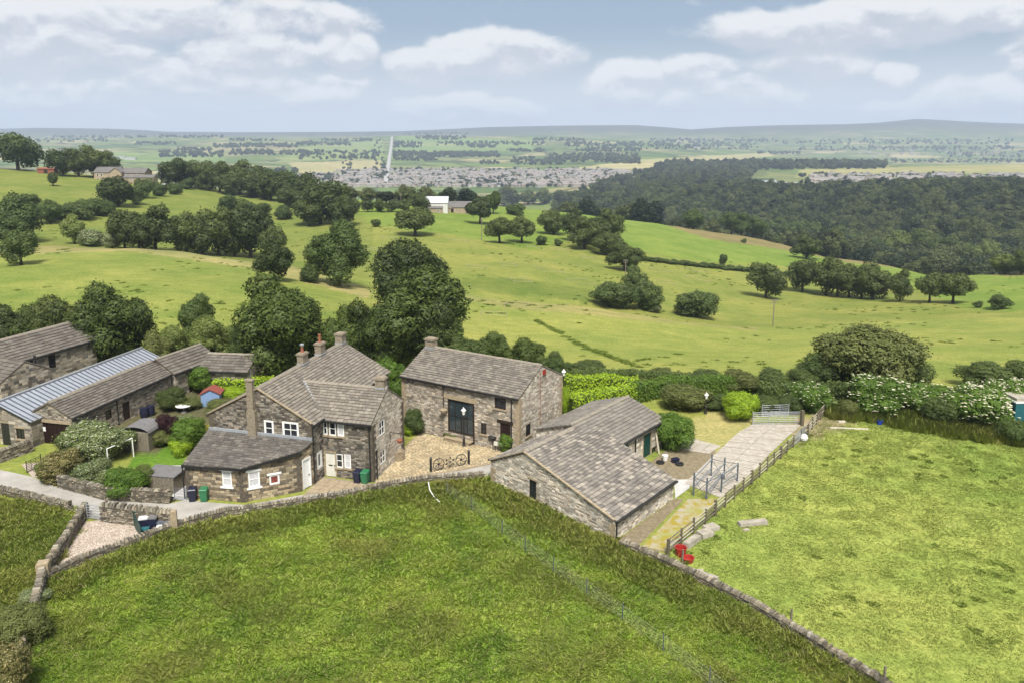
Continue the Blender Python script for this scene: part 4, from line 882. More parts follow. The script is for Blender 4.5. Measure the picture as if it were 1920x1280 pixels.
r_ = roof(lb, [p3(nr-dv*.16-d*.1, Ee), p3(nr-dv*.16+d*Ln, Ee), p3(nr+dv*Wd/2+d*Ln, Rz+.05), p3(nr+dv*Wd/2-d*.1, Rz+.05)], M_TILE_D, .28, (.32, .6), seed=51)
roof(lb, [p3(nr+dv*(Wd+.1)+d*Ln, Ee), p3(nr+dv*(Wd+.1)-d*.1, Ee), p3(nr+dv*Wd/2-d*.1, Rz+.05), p3(nr+dv*Wd/2+d*Ln, Rz+.05)], M_TILE_D, .4, (.5, .8), seed=52, limit=60)
ridge(r_, p3(nr+dv*Wd/2-d*.1, Rz+.06), p3(nr+dv*Wd/2+d*Ln, Rz+.06), M_RIDGE); gutter(lb, p3(nr-dv*.26-d*.1, Ee-.06), p3(nr-dv*.26+d*Ln, Ee-.06)); q = nr-dv*.1+d*5.6; downpipe(lb, q[0], q[1], Ee-.1)
# metal roofed shed behind
ml = G2(56.6, 789, 2.55); mu_ = ml+dv*3.6; Lm = 19.5
ms_ = thing('metal_roofed_shed', 'stone shed with a long blue grey standing seam metal roof', 'shed', (*ml, 0))
k0 = Wall(mu_, ml, 3.95, eave2=2.45); k1 = Wall(ml, ml+d*Lm, 2.45); k2 = Wall(mu_+d*Lm, mu_, 3.95)
dh = k0.hole(.25, .0, 1.15, 2.1); whh = k0.hole(1.9, .75, 2.8, 1.75); k0.build(ms_, PAL['left'], M_BARN, M_MORTAR_B, rowh=(.2, .3), slen=(.4, .8), name='end_wall'); k0.door(ms_, dh, M_BLACK, 4); k0.window(ms_, whh, M_DKWOOD, 2, 1, lintel=M_DRESSED, sill=M_DRESSED)
for q in (k1, k2): q.build(ms_, PAL['left'], M_BARN, M_MORTAR_B, rowh=(.25, .3), slen=(.5, .9))
rm = MB(); P0, P1, P2, P3_ = p3(ml-dv*.12-d*.15, 2.52), p3(ml-dv*.12+d*Lm, 2.52), p3(mu_+dv*.05+d*Lm, 4.0), p3(mu_+dv*.05-d*.15, 4.0)
dn = np.array([0, 0, .07]); rm.hexa([P0-dn, P1-dn, P2-dn, P3_-dn, P0, P1, P2, P3_]); mro = rm.obj('metal_roof', M_ZINC, ms_)
for k in range(34):
    f = (k+.5)/34; sm = MB(); sm.beam(P0+(P1-P0)*f+dn*.2, P3_+(P2-P3_)*f+dn*.2, .11, .09); sm.obj('seam', M_SEAM, mro)
cp = MB(); cp.beam(P3_+np.array([0, 0, .05]), P2+np.array([0, 0, .05]), .30, .10); cp.obj('ridge_cap', M_GALV, mro)
cp = MB(); cp.beam(P0-dn, P3_-dn, .05, .14); cp.obj('bargeboard', M_BLACK, ms_)
# two further low ranges beyond the cart shed
def block(name, label, A, ang, L, D, E_, RZ, pal, mst, mtile, seed, course=.4, front=None, z0=0.0, cat='barn', tl=120, quoin=None):
    u = np.array([math.cos(ang), math.sin(ang)]); v = np.array([-u[1], u[0]]); A = np.asarray(A, float); rt = thing(name, label, cat, (*A, z0))
    ws = [Wall(A, A+u*L, E_), Wall(A+u*L, A+u*L+v*D, E_, RZ), Wall(A+u*L+v*D, A+v*D, E_), Wall(A+v*D, A, E_, RZ)]
    if front: front(rt, ws)
    for q in ws: q.build(rt, pal, mst, M_MORTAR_B, rowh=(.2, .3), slen=(.35, .8), quoin=quoin)
    rr = roof(rt, [p3(A-u*.1-v*.16, E_), p3(A+u*(L+.1)-v*.16, E_), p3(A+u*(L+.1)+v*D/2, RZ+.05), p3(A-u*.1+v*D/2, RZ+.05)], mtile, course, (.4, .75), seed=seed, limit=tl)
    roof(rt, [p3(A+u*(L+.1)+v*(D+.16), E_), p3(A-u*.1+v*(D+.16), E_), p3(A-u*.1+v*D/2, RZ+.05), p3(A+u*(L+.1)+v*D/2, RZ+.05)], mtile, course, (.5, .8), seed=seed+1, limit=60)
    ridge(rr, p3(A-u*.1+v*D/2, RZ+.06), p3(A+u*(L+.1)+v*D/2, RZ+.06), M_RIDGE); gutter(rt, p3(A-u*.1-v*.27, E_-.06), p3(A+u*(L+.1)-v*.27, E_-.06))
    return rt, ws
qa = nr+d*(Ln+.2)-dv*.3; ang = math.atan2(d[1], d[0])-.12
block('stone_outhouse', 'stone outhouse with a slate roof continuing beyond the cart shed', qa, ang, 6.6, 4.6, 2.7, 4.05, PAL['left'], M_BARN, M_TILE_D, 61, front=lambda rt, ws: ws[0].door(rt, ws[0].hole(2.0, 0, 3.0, 1.95), M_DKWOOD, 4))
qb = G2(392, 712, 2.6); block('garden_outhouse', 'low slate roofed stone outhouse behind the bright green hedge', G2(372, 694, 2.5), -.12, 5.6, 5.0, 2.5, 3.7, PAL['left'], M_BARN, M_TILE_D, 64)
# two storey stone barn and its gabled wing
def bigfront(rt, ws):
    h = ws[0].hpx(96, 109, 665, 690); ws[0].window(rt, h, M_DKWOOD, 2, 1, fw=.1); h = ws[0].hpx(62, 68, 672, 690); ws[0].window(rt, h, M_DKWOOD, 1, 1, fw=.07)
e3 = G2(178, 637, 5.0); e0 = G2(50, 674, 5.0); dd3 = (e3-e0)/np.linalg.norm(e3-e0); st = e3-dd3*20
block('stone_barn', 'tall two storey stone barn with dark slate roof above the metal roofed shed', st, math.atan2(dd3[1], dd3[0]), 20, 6.6, 5.0, 6.75, PAL['left'], M_BARN, M_TILE_D, 71, front=bigfront, tl=300)
w4a = G2(96, 692, 4.2); w4b = G2(0, 719, 4.2); d4 = (w4a-w4b)/np.linalg.norm(w4a-w4b); n4 = np.array([-d4[1], d4[0]]); Lw = np.linalg.norm(w4a-w4b)
wing_c = w4b; wr4 = thing('barn_wing', 'gabled stone barn wing with wide pale joints behind the metal roof', 'barn', (*wing_c, 0))
g4 = Wall(w4b, w4a, 4.2, 5.7); g4.build(wr4, PAL['left'], M_BARN, M_MORTAR_P, rowh=(.22, .34), slen=(.3, .6), name='gable_wall', depth=.04)
for A, B in ((w4a, w4a+n4*5), (w4a+n4*5, w4b+n4*5), (w4b+n4*5, w4b)): Wall(A, B, 4.2).build(wr4, PAL['left'], M_BARN, M_MORTAR_B, rowh=(.25, .35), slen=(.5, .9))
mid4 = (w4a+w4b)/2
roof(wr4, [p3(w4b-d4*.15+n4*5, 4.2), p3(w4b-d4*.15-n4*.05, 4.2), p3(mid4-n4*.05, 5.75), p3(mid4+n4*5, 5.75)], M_TILE_D, .4, (.4, .7), seed=81, limit=150)
roof(wr4, [p3(w4a+d4*.15-n4*.05, 4.2), p3(w4a+d4*.15+n4*5, 4.2), p3(mid4+n4*5, 5.75), p3(mid4-n4*.05, 5.75)], M_TILE_D, .4, (.4, .7), seed=82, limit=150)
fl_ = MB(); fl_.tube(p3(w4a-d4*1.2+n4*.6, 4.4), p3(w4a-d4*1.2+n4*.6, 5.9), .12); fl_.obj('flue', M_BLACK, wr4)

# ---------------------------------------------------------------- dry stone walls
PDRY = [(0.22, 0.195, 0.15), (0.155, 0.137, 0.105), (0.28, 0.25, 0.195), (0.10, 0.09, 0.07)]
def drywall(label, pts, h=1.0, th=.5, cop=.24, coph=.24, seed=1, zmap=None, bright=1.0):
    rng = random.Random(seed); P_ = [np.asarray(G2(*p), float) for p in pts]; rt = thing('dry_stone_wall', label, 'wall', (*P_[len(P_)//2], 0))
    core, st = MB(), MB(); cops = []; carry = 0.0
    for a, b in zip(P_[:-1], P_[1:]):
        L = np.linalg.norm(b-a); d = (b-a)/L; n = np.array([-d[1], d[0]]); Z = np.array([0, 0, 1.0]); D3 = np.append(d, 0); N3 = np.append(n, 0)
        core.box(p3(a-n*th*.4, -.1), D3*L, N3*th*.8, Z*(h-.0+.1))
        for sd in (-1, 1):
            y = -.05
            while y < h-.03:
                rh = min(rng.uniform(.09, .18), h-y); x = -rng.uniform(0, .2)
                while x < L:
                    w_ = rng.uniform(.15, .46); off = th*.5*(1-.14*y/h); o = p3(a+d*x+n*sd*off, y); dd = rng.uniform(-.035, .03); g = .008
                    q = [(g, g), (w_-g, g), (w_-g, rh-g), (g, rh-g)]; i_ = .02
                    q2 = [(g+i_, g+i_), (w_-g-i_, g+i_), (w_-g-i_, rh-g-i_), (g+i_, rh-g-i_)]
                    lo = [o+D3*s+Z*t_-N3*sd*.09 for s, t_ in q]; hi = [o+D3*s+Z*t_+N3*sd*dd for s, t_ in q2]
                    col = tuple(c*bright for c in jit(rng.choice(PDRY), .3, rng))
                    if sd < 0: lo, hi = lo, hi
                    st.hexa(lo+hi, col, skip=(0,)); x += w_
                y += rh
        x = carry
        while x < L:
            cops.append((a+d*x, d, n)); x += cop*rng.uniform(.82, 1.2)
        carry = x-L
    core.obj('wall_core', M_MORTAR_D, rt); st.obj('wall_stones', M_DRY, rt, 'stuff')
    for (q, d, n) in cops[:300]:
        w_ = cop*rng.uniform(.62, .98); hh = coph*rng.uniform(.75, 1.3); tt = th*rng.uniform(.85, 1.12); ln = rng.uniform(-.06, .06); D3 = np.append(d, 0); N3 = np.append(n, 0); o = p3(q-n*tt/2, h-.015); Z = np.array([0, 0, 1.0])
        b4 = [o, o+D3*w_, o+D3*w_+N3*tt, o+N3*tt]; k = [rng.uniform(.7, 1.0) for _ in range(4)]
        t4 = [o+D3*(w_*.12+ln)+N3*tt*.14+Z*hh*k[0], o+D3*(w_*.88+ln)+N3*tt*.14+Z*hh*k[1], o+D3*(w_*.88+ln)+N3*tt*.86+Z*hh*k[2], o+D3*(w_*.12+ln)+N3*tt*.86+Z*hh*k[3]]
        mb = MB(); mb.hexa(b4+t4, tuple(c*bright for c in jit(rng.choice(PDRY[:3]), .3, rng))); mb.obj('coping_stone', M_DRY, rt)
    return rt
drywall('long dry stone wall between the meadow and the lane', [(88,1088),(150,1056),(240,1024),(330,990),(420,966),(560,947),(640,934),(700,919),(800,903),(905,896)], .48, .42, .22, .18, seed=1)
drywall('short dry stone wall climbing beside the gravel parking', [(86,1084),(118,1036),(161,966)], .9, .45, seed=2)
drywall('dry stone wall running down from the stone corner pillar beside rough grass', [(82,1092),(74,1130),(55,1190),(20,1300)], .95, seed=3)
drywall('low dry stone wall along the lane edge above rough grass', [(-160,935),(-80,932),(0,924),(132,955)], .5, .42, seed=4)
drywall('tall dry stone wall between the lane and the gravel parking', [(194,975),(260,983),(324,990)], 1.25, .5, .26, .3, seed=5, bright=1.1)
drywall('garden front wall of dry stone under the shrubs', [(113,912),(200,935),(318,942)], 1.0, .45, .24, .12, seed=6)
drywall('dry stone wall before the metal roofed shed', [(-60,882),(0,866),(57,846)], 1.05, .45, .26, .2, seed=7, bright=1.15)
drywall('dry stone wall dividing the meadow from the mown paddock', [(1166,1024),(1258,1064),(1400,1134),(1520,1206),(1650,1288),(1800,1385)], .5, .42, .24, .2, seed=8)
def post(name, label, px, py, s, h, mat, cat, z=0.0):
    q = G2(px, py); mb = MB(); mb.cbox(p3(q, z), s, s, h, .3); mb.cbox(p3(q, z+h+.002), s*.9, s*.9, .05, .3); return tag(mb.obj(name, mat), label, cat)
post('gate_pillar', 'square dressed stone gate pillar at the end of the tall wall', 328, 992, .42, 1.45, M_DRESSED, 'pillar')
post('corner_pillar', 'flat topped stone pillar where three dry stone walls meet', 84, 1086, .7, 1.2, M_DRY and M_DRESSED, 'pillar')
# ---------------------------------------------------------------- gates
def bar_gate(name, label, a, b, h, nb, mat, z0=.12, r=.03, brace=True, mesh_=False):
    a, b = np.asarray(a, float), np.asarray(b, float); rt = thing(name, label, 'gate', (*((a+b)/2), 0)); 
    for q in (a, b): mb = MB(); mb.tube(p3(q, 0), p3(q, h+.15), r*1.7); mb.obj('gate_post', mat, rt)
    for k in range(nb):
        z = z0+(h-z0)*k/(nb-1); mb = MB(); mb.tube(p3(a, z), p3(b, z), r, n=6); mb.obj('bar', mat, rt)
    if brace:
        for f in (.33, .66): mb = MB(); q = a+(b-a)*f; mb.tube(p3(q, z0), p3(q, h), r*.9, n=6); mb.obj('upright', mat, rt)
    return rt
bar_gate('field_gate', 'small galvanised bar gate at the mouth of the gravel parking', G2(164, 972), G2(192, 976), 1.15, 6, M_GALV, brace=False)
bar_gate('garden_gate', 'low dark iron gate beside the cart shed drive', G2(51, 886), G2(78, 873), .95, 7, M_BLACK, r=.022)
bar_gate('farm_gate', 'wide galvanised seven bar gate closing the concrete track', G2(1411, 796), G2(1500, 794), 1.25, 7, M_GALV)
bar_gate('farm_gate', 'galvanised gate standing open behind the wide gate, near the elder hedge', G2(1428, 781), G2(1478, 779), 1.2, 6, M_GALV)
q = G2(1502, 796); post('gate_stoop', 'thick dark wooden gate post beside the wide gate', 1503, 797, .3, 1.5, M_WOODG, 'post')
bar_gate('path_gate', 'narrow grey gate closing the path beside the lean-to', G2(328, 938), G2(350, 937), 1.0, 8, M_STEEL, r=.015, brace=False)
# ornamental wheel fence at the yard
a, b = G2(808, 884), G2(879, 870); d_ = (b-a)/np.linalg.norm(b-a); Lf = np.linalg.norm(b-a)
wf_ = thing('wheel_fence', 'black ornamental fence of iron cartwheels between two posts at the yard edge', 'fence', (*((a+b)/2), 0))
for q in (a, b): mb = MB(); mb.tube(p3(q, 0), p3(q, 1.2), .10, n=10); mb.lathe(p3(q, 1.2), [(.11, 0), (.13, .04), (.06, .12), (.02, .16)], 10); mb.obj('fence_post', M_BLACK, wf_)
rr_w = (Lf-.4)/6
for k in range(3):
    c = a+d_*(.2+rr_w*(2*k+1)); zc = rr_w+.06; mb = MB(); D3 = np.append(d_, 0); Z = np.array([0, 0, 1.0]); cc3 = p3(c, zc); R_ = rr_w*.96
    pt = lambda r, t: cc3+D3*r*math.cos(t)+Z*r*math.sin(t)
    if k != 1:
        for i in range(24): mb.beam(pt(R_, 2*PI*i/24), pt(R_, 2*PI*(i+1)/24), .05, .05)
    for i in range(6):
        t0 = 2*PI*i/6+k*.4
        if k == 1: mb.beam(pt(.05, t0), pt(R_, t0), .035, .05); mb.beam(pt(R_*.98, t0), pt(R_*.5, t0+PI/6), .03, .035); mb.beam(pt(R_*.98, t0), pt(R_*.5, t0-PI/6), .03, .035)
        else:
            for j in range(4): mb.beam(pt(R_*j/4, t0+.22*j), pt(R_*(j+1)/4, t0+.22*(j+1)), .035, .04)
    for i in range(10): mb.beam(pt(.08, 2*PI*i/10), pt(.08, 2*PI*(i+1)/10), .05, .05)
    mb.obj('cartwheel', M_BLACK, wf_)
mb = MB(); mb.tube(p3(a, .05), p3(b, .05), .025, n=6); mb.obj('bottom_rail', M_BLACK, wf_)
# ---------------------------------------------------------------- post and rail fence along the track
FP = [G2(*p) for p in ((1252,1040),(1322,982),(1424,894),(1487,838),(1514,814),(1553,768))]
fn = thing('post_and_rail_fence', 'weathered wooden post and rail fence between the concrete track and the paddock', 'fence', (*FP[2], 0))
pp = []
for a, b in zip(FP[:-1], FP[1:]):
    L = np.linalg.norm(b-a); n = max(1, round(L/1.75))
    pp += [a+(b-a)*k/n for k in range(n)]
pp.append(FP[-1])
for i, q in enumerate(pp):
    hh = 1.2+rnd.uniform(-.06, .08); s_ = .13 if i % 4 else .2; mb = MB(); mb.cbox(p3(q, -.1), s_, s_*.8, hh+.1, rnd.uniform(.6, .9), tilt=rnd.uniform(-.03, .03)); mb.obj('fence_post', M_WOODG, fn)
for i, (a, b) in enumerate(zip(pp[:-1], pp[1:])):
    for z in (.28, .56, .84, 1.1): mb = MB(); mb.beam(p3(a, z+rnd.uniform(-.03, .03)), p3(b, z+rnd.uniform(-.03, .03)), .04, .085); mb.obj('rail', M_WOODP if rnd.random() < .5 else M_WOOD, fn)
mb = MB(); q0, q1 = G2(1489, 836), G2(1508, 820); mb.box(p3(q0, .1), np.append(q1-q0, 0), (.03, .02, 0), (0, 0, 1.1)); tag(mb.obj('sheet_panel', M_GALV), 'grey metal sheet leaning on the wooden fence near the wide gate', 'sheet')
# ---------------------------------------------------------------- wire mesh fence in the meadow
WP = [(838,930),(885,958),(942,1003),(985,1035),(1038,1075),(1100,1118),(1167,1165),(1243,1222),(1330,1290),(1430,1370)]
wfn = thing('wire_fence', 'thin wire netting fence on slim metal posts crossing the meadow', 'fence', (*G2(1038, 1075), 0))
for p in WP: q = G2(*p); mb = MB(); mb.tube(p3(q, -.1), p3(q, 1.25), .026, n=6); mb.obj('fence_post', M_STEEL, wfn)
for p0, p1 in zip(WP[:-1], WP[1:]):
    a, b = G2(*p0), G2(*p1)
    for z in (.25, .45, .65, .85, 1.05): mb = MB(); mb.tube(p3(a, z), p3(b, z),   .0045, n=3, cap=False); mb.obj('wire', M_GALV, wfn)
for (px, py, hh, lab) in ((1482,1178,1.2,'wooden stake beside the paddock wall, standing alone uphill'), (1656,1292,1.3,'wooden stake behind the paddock wall at its lower end'), (1279,1062,1.2,'grey stake in front of the red feed tubs')): post('fence_stake', lab, px, py, .09, hh, M_WOOD, 'stake')
hs = MB(); path = [G(803,903,.9), G(806,918,.6), G(815,932,.25), G(832,947,.1)]
for a, b in zip(path[:-1], path[1:]): hs.tube(a, b, .035, n=6)
tag(hs.obj('white_hose', M_WHITE), 'white plastic hose hanging over the long wall into the grass', 'hose')
# ---------------------------------------------------------------- cattle race
Pc = {k: G2(*p) for k, p in dict(a=(1300,928), b=(1324,939), c=(1352,923), e=(1333,892), f=(1357,899), g=(1382,902)).items()}
cr = thing('cattle_race', 'grey steel cattle handling race of posts, rails and wire braces', 'cattle race', (*Pc['b'], 0)); z0 = .03
for k, q in Pc.items(): mb = MB(); mb.cbox(p3(q, 0), .10, .10, 1.95 if k in 'abef' else 1.6, .85); mb.obj('post', M_STEEL, cr)
for (a, b) in (('a', 'e'), ('b', 'f'), ('c', 'g')):
    for z in (.75, 1.5): mb = MB(); mb.beam(p3(Pc[a], z), p3(Pc[b], z), .05, .12); mb.obj('rail', M_GALV, cr)
for (a, b) in (('a', 'b'), ('b', 'c'), ('e', 'f'), ('f', 'g')):
    mb = MB(); mb.beam(p3(Pc[a], .15), p3(Pc[b], 1.5), .035, .035); mb.beam(p3(Pc[a], 1.5), p3(Pc[b], .15), .03, .03); mb.obj('cross_brace', M_STEEL, cr)
    mb = MB(); mb.beam(p3(Pc[a], 1.56), p3(Pc[b], 1.56), .04, .04); mb.obj('top_tie', M_STEEL, cr)
# ---------------------------------------------------------------- bins
def wheelie(label, px, py, yaw, mat, s=1.0, lidmat=None):
    q = G2(px, py); rt = thing('wheelie_bin', label, 'bin', (*q, 0), None); u = np.array([math.cos(yaw), math.sin(yaw), 0]); v = np.array([-u[1], u[0], 0]); Z = np.array([0, 0, 1.0]); c = p3(q, 0)
    def rect(w, d_, z): return [c+u*sx*w/2+v*sy*d_/2+Z*z for sx, sy in ((-1, -1), (1, -1), (1, 1), (-1, 1))]
    mb = MB(); mb.hexa(rect(.46*s, .52*s, .06)+rect(.58*s, .68*s, .95*s)); mb.hexa(rect(.62*s, .74*s, .952*s)+rect(.62*s, .74*s, .99*s)); mb.obj('body', mat, rt)
    mb = MB(); mb.hexa(rect(.60*s, .74*s, .992*s)+[p+Z*(.02 if i < 2 else .07) for i, p in enumerate(rect(.5*s, .62*s, 1.04*s))]); mb.beam(c+v*.40*s-u*.25*s+Z*1.0*s, c+v*.40*s+u*.25*s+Z*1.0*s, .04, .04); mb.obj('lid', lidmat or mat, rt)
    for sx in (-1, 1): mb = MB(); p = c+u*sx*.27*s+v*.25*s+Z*.11; mb.tube(p-u*.03, p+u*.03, .11, n=12); mb.obj('wheel', M_BLACK, rt)
    return rt
wheelie('navy wheelie bin beside the lean-to corner', 362, 938, .2, M_BIN_B); wheelie('green wheelie bin beside the lean-to corner', 384, 938, .05, M_BIN_G)
wheelie('navy wheelie bin under the cross wing windows by the front door', 671, 904, -.26, M_BIN_B); wheelie('green wheelie bin by the cross wing downpipe', 685, 905, -.26, M_BIN_G)
wheelie('dark green wheelie bin at the corner of the garden front wall', 99, 904, -.1, M_BIN_DG)
def crate(name, label, px, py, sx, sy, sz, yaw, mat, lid=None, cat='box', z=0.0):
    q = G2(px, py); rt = thing(name, label, cat, (*q, z)); mb = MB(); mb.cbox(p3(q, z), sx, sy, sz, yaw); mb.obj('body', mat, rt); mb = MB(); mb.cbox(p3(q, z+sz+.003), sx+.06, sy+.06, .06, yaw); mb.cbox(p3(q, z+sz+.065), sx*.8, sy*.8, .03, yaw); mb.obj('lid', lid or mat, rt); return rt
crate('storage_bin', 'dark box with a pale lid inside the bin enclosure', 271, 991, .62, .6, .85, .3, M_BIN_B, M_CURTAIN, 'bin'); crate('storage_bin', 'tall black box in the middle of the bin enclosure', 289, 992, .55, .6, .95, .1, M_BIN_B, M_FELT, 'bin')
crate('storage_bin', 'low black box against the tall wall by the gate pillar', 307, 990, .9, .7, .55, .1, M_BIN_B, M_STEEL, 'bin'); crate('recycling_box', 'small teal topped box in front of the bin enclosure', 272, 1002, .55, .5, .45, .25, M_BIN_B, M_TEALP)
crate('recycling_box', 'small white topped box under the boundary wall by the bins', 301, 996, .42, .4, .4, .2, M_BIN_B, M_WHITE)
sg = thing('bin_screen', 'dark green board screen sheltering the bins', 'screen', (*G2(258, 1000), 0)); a, b = G2(251, 985), G2(265, 1012)
for k in range(7): mb = MB(); f = (k+.06)/7; g = (k+.94)/7; mb.box(p3(a+(b-a)*f, 0), np.append((b-a)*(g-f), 0), (.04, .01, 0), (0, 0, 1.1)); mb.obj('board', M_GREEN, sg)
a, b = G2(251, 985), G2(322, 989); mb = MB(); mb.beam(p3(a, 1.1), p3(b, 1.1), .06, .07); mb.obj('top_rail', M_GREEN, sg)
# ---------------------------------------------------------------- lamp posts, poles
def lamp(label, px, py, h):
    q = G2(px, py); rt = thing('lamp_post', label, 'lamp post', (*q, 0)); mb = MB(); mb.lathe(p3(q, 0), [(.17, 0), (.17, .1), (.12, .16), (.10, .75), (.13, .8), (.055, .9), (.045, h-.85), (.07, h-.8), (.035, h-.72)], 12); mb.beam(p3(q+np.array([-.3, 0]), h-.95), p3(q+np.array([.3, 0]), h-.95), .04, .04); mb.obj('post', M_BLACK, rt)
    mb = MB(); mb.lathe(p3(q, h-.72), [(.10, 0), (.19, .40)], 6); ln = mb.obj('lantern', M_LAMPGL, rt)
    mb = MB(); mb.lathe(p3(q, h-.318), [(.24, 0), (.22, .03), (.12, .16), (.05, .2), (.05, .26), (.01, .33)], 6); mb.obj('lantern_cap', M_WHITE, ln)
    return rt
lamp('black Victorian style lamp post with white lantern in the setted yard', 870, 836, 3.75)
lamp('black lamp post standing among the shrubs beyond the workshop', 1323, 775, 2.3)
lamp('lamp post beside the ivy covered end of the barn', 1056, 772, 4.6)
def pole(label, px, base, hm, arm=1.4, ymin=90):
    p = hit(px, base, ymin); rt = thing('telegraph_pole', label, 'pole', p); mb = MB(); mb.tube(p-np.array([0, 0, .5]), p+np.array([0, 0, hm]), .15, .11, 8); mb.obj('pole', M_WOOD, rt)
    for dz in (.35, .9): mb = MB(); mb.beam(p+np.array([-arm/2, 0, hm-dz]), p+np.array([arm/2, 0, hm-dz]), .1, .12); mb.obj('cross_arm', M_WOOD, rt)
    for s in (-.45, -.2, .2, .45): mb = MB(); mb.lathe(p+np.array([arm*s, 0, hm-.29]), [(.05, 0), (.07, .1), (.03, .2)], 8); mb.obj('insulator', M_LEAD, rt)
    return rt
pole('telegraph pole with cross arms alone in the open pasture', 1449, 612, 6.9, 2.0); pole('telegraph pole beside the thorn trees in the dip', 1172, 532, 7.2, 1.4); pole('telegraph pole in front of the twin round trees', 903, 451, 8.2, 1.2); pole('telegraph pole on the left skyline by the hilltop trees', 94, 318, 11.0, 1.4); pole('telegraph pole at the edge of the far plantation', 1846, 508, 7.0, .8)
pole('telegraph pole before the hill barn with the pale roof', 752, 395, 8.0, 1.2)
# ---------------------------------------------------------------- garden things
gl = thing('football_goal', 'white tubular football goal frame on the lawn', 'goal', (*G2(227, 866), 0)); a, b = G2(204, 877), G2(251, 856); bk_ = np.array([-.55, .75])*1.1
for q in (a, b):
    mb = MB(); mb.tube(p3(q, 0), p3(q, 1.75), .05); mb.obj('post', M_WHITE, gl); mb = MB(); mb.tube(p3(q+bk_, 0), p3(q, 1.72), .025, n=6); mb.obj('stay', M_WHITE, gl)
mb = MB(); mb.tube(p3(a, 1.75), p3(b, 1.75), .05); mb.obj('crossbar', M_WHITE, gl)
def boarded_shed(name, label, q, yaw, w_, d_, h, rise, wm, rm, cat='shed', curved=False, nb=10):
    u = np.array([math.cos(yaw), math.sin(yaw)]); v = np.array([-u[1], u[0]]); q = np.asarray(q); rt = thing(name, label, cat, (*q, 0)); c4 = [q-u*w_/2-v*d_/2, q+u*w_/2-v*d_/2, q+u*w_/2+v*d_/2, q-u*w_/2+v*d_/2]
    core = MB(); core.hexa([p3(p, 0) for p in c4]+[p3(p, h) for p in c4]); 
    if rise and not curved:
        for s in (-1, 1): e_ = q+v*s*d_/2; core.face([p3(e_-u*w_/2, h), p3(e_+u*w_/2, h), p3(e_, h+rise)])
    co = core.obj('shell', wm, rt)
    for k in range(nb):
        f, g = (k+.06)/nb, (k+.94)/nb; a_ = c4[0]+(c4[1]-c4[0])*f; mb = MB(); top = h if curved or not rise else h+rise*(1-abs((f+g)-1))*.93; mb.box(p3(a_-v*.03, .03), np.append((c4[1]-c4[0])*(g-f), 0), np.append(v*.028, 0), (0, 0, top-.05)); mb.obj('board', wm, rt)
    mb = MB()
    if curved:
        n = 8; pr = [(-w_/2*math.cos(PI*i/n)*1.08, h+rise*math.sin(PI*i/n)) for i in range(n+1)]
        for (x0, z0_), (x1, z1_) in zip(pr[:-1], pr[1:]): mb.hexa([p3(q+u*x0-v*(d_/2+.1), z0_-.04), p3(q+u*x1-v*(d_/2+.1), z1_-.04), p3(q+u*x1+v*(d_/2+.1), z1_-.04), p3(q+u*x0+v*(d_/2+.1), z0_-.04), p3(q+u*x0-v*(d_/2+.1), z0_), p3(q+u*x1-v*(d_/2+.1), z1_), p3(q+u*x1+v*(d_/2+.1), z1_), p3(q+u*x0+v*(d_/2+.1), z0_)])
    elif rise:
        for s in (-1, 1):
            e0, e1 = q+u*s*(w_/2+.15), q; zz = h-.12*rise
            mb.hexa([p3(e0-v*(d_/2+.15), zz), p3(e1-v*(d_/2+.15), h+rise), p3(e1+v*(d_/2+.15), h+rise), p3(e0+v*(d_/2+.15), zz)]+[p3(e0-v*(d_/2+.15), zz+.06), p3(e1-v*(d_/2+.15), h+rise+.06), p3(e1+v*(d_/2+.15), h+rise+.06), p3(e0+v*(d_/2+.15), zz+.06)])
    else:
        c5 = [q+(p-q)*1.08 for p in c4]; mb.hexa([p3(p, h+.003) for p in c5]+[p3(p, h+.07+(.12 if i > 1 else 0)) for i, p in enumerate(c5)])
    mb.obj('roof', rm, rt); return rt
boarded_shed('playhouse', 'little pale blue playhouse with red roof in the garden', G2(399, 757), .1, 1.9, 1.5, 1.35, .5, M_BLUEWOOD, M_REDFELT, 'playhouse')
boarded_shed('garden_store', 'grey felt roofed wooden store behind the garden front wall', G2(308, 918)+np.array([0, .4]), -.2, 2.6, 1.7, 1.35, 0, M_WOOD, M_FELT)
boarded_shed('curved_shed', 'weathered board shed with a curved grey roof among the shrubs', G2(270, 836), -.15, 2.5, 2.2, 1.75, .55, M_WOOD, M_FELT, curved=True)
for (px, py, lab) in ((271, 782, 'black water butt against the cart shed wall'), (283, 778, 'second black water butt beside the cart shed wall, nearer the outhouse')): mb = MB(); mb.lathe(p3(G2(px, py), 0), [(.34, 0), (.4, .3), (.42, .6), (.38, .95), (.4, 1.0)], 14); tag(mb.obj('water_butt', M_BIN_B), lab, 'water butt')
tb = thing('garden_table', 'small white garden table on the terrace beside the playhouse', 'table', (*G2(345, 772), 0)); q = G2(345, 772); mb = MB(); mb.lathe(p3(q, .68), [(.75, 0), (.78, .02), (.78, .05)], 16); mb.obj('table_top', M_WHITE, tb); mb = MB(); mb.lathe(p3(q, 0), [(.3, 0), (.3, .04), (.04, .08), (.04, .68)], 10); mb.obj('pedestal', M_WHITE, tb)
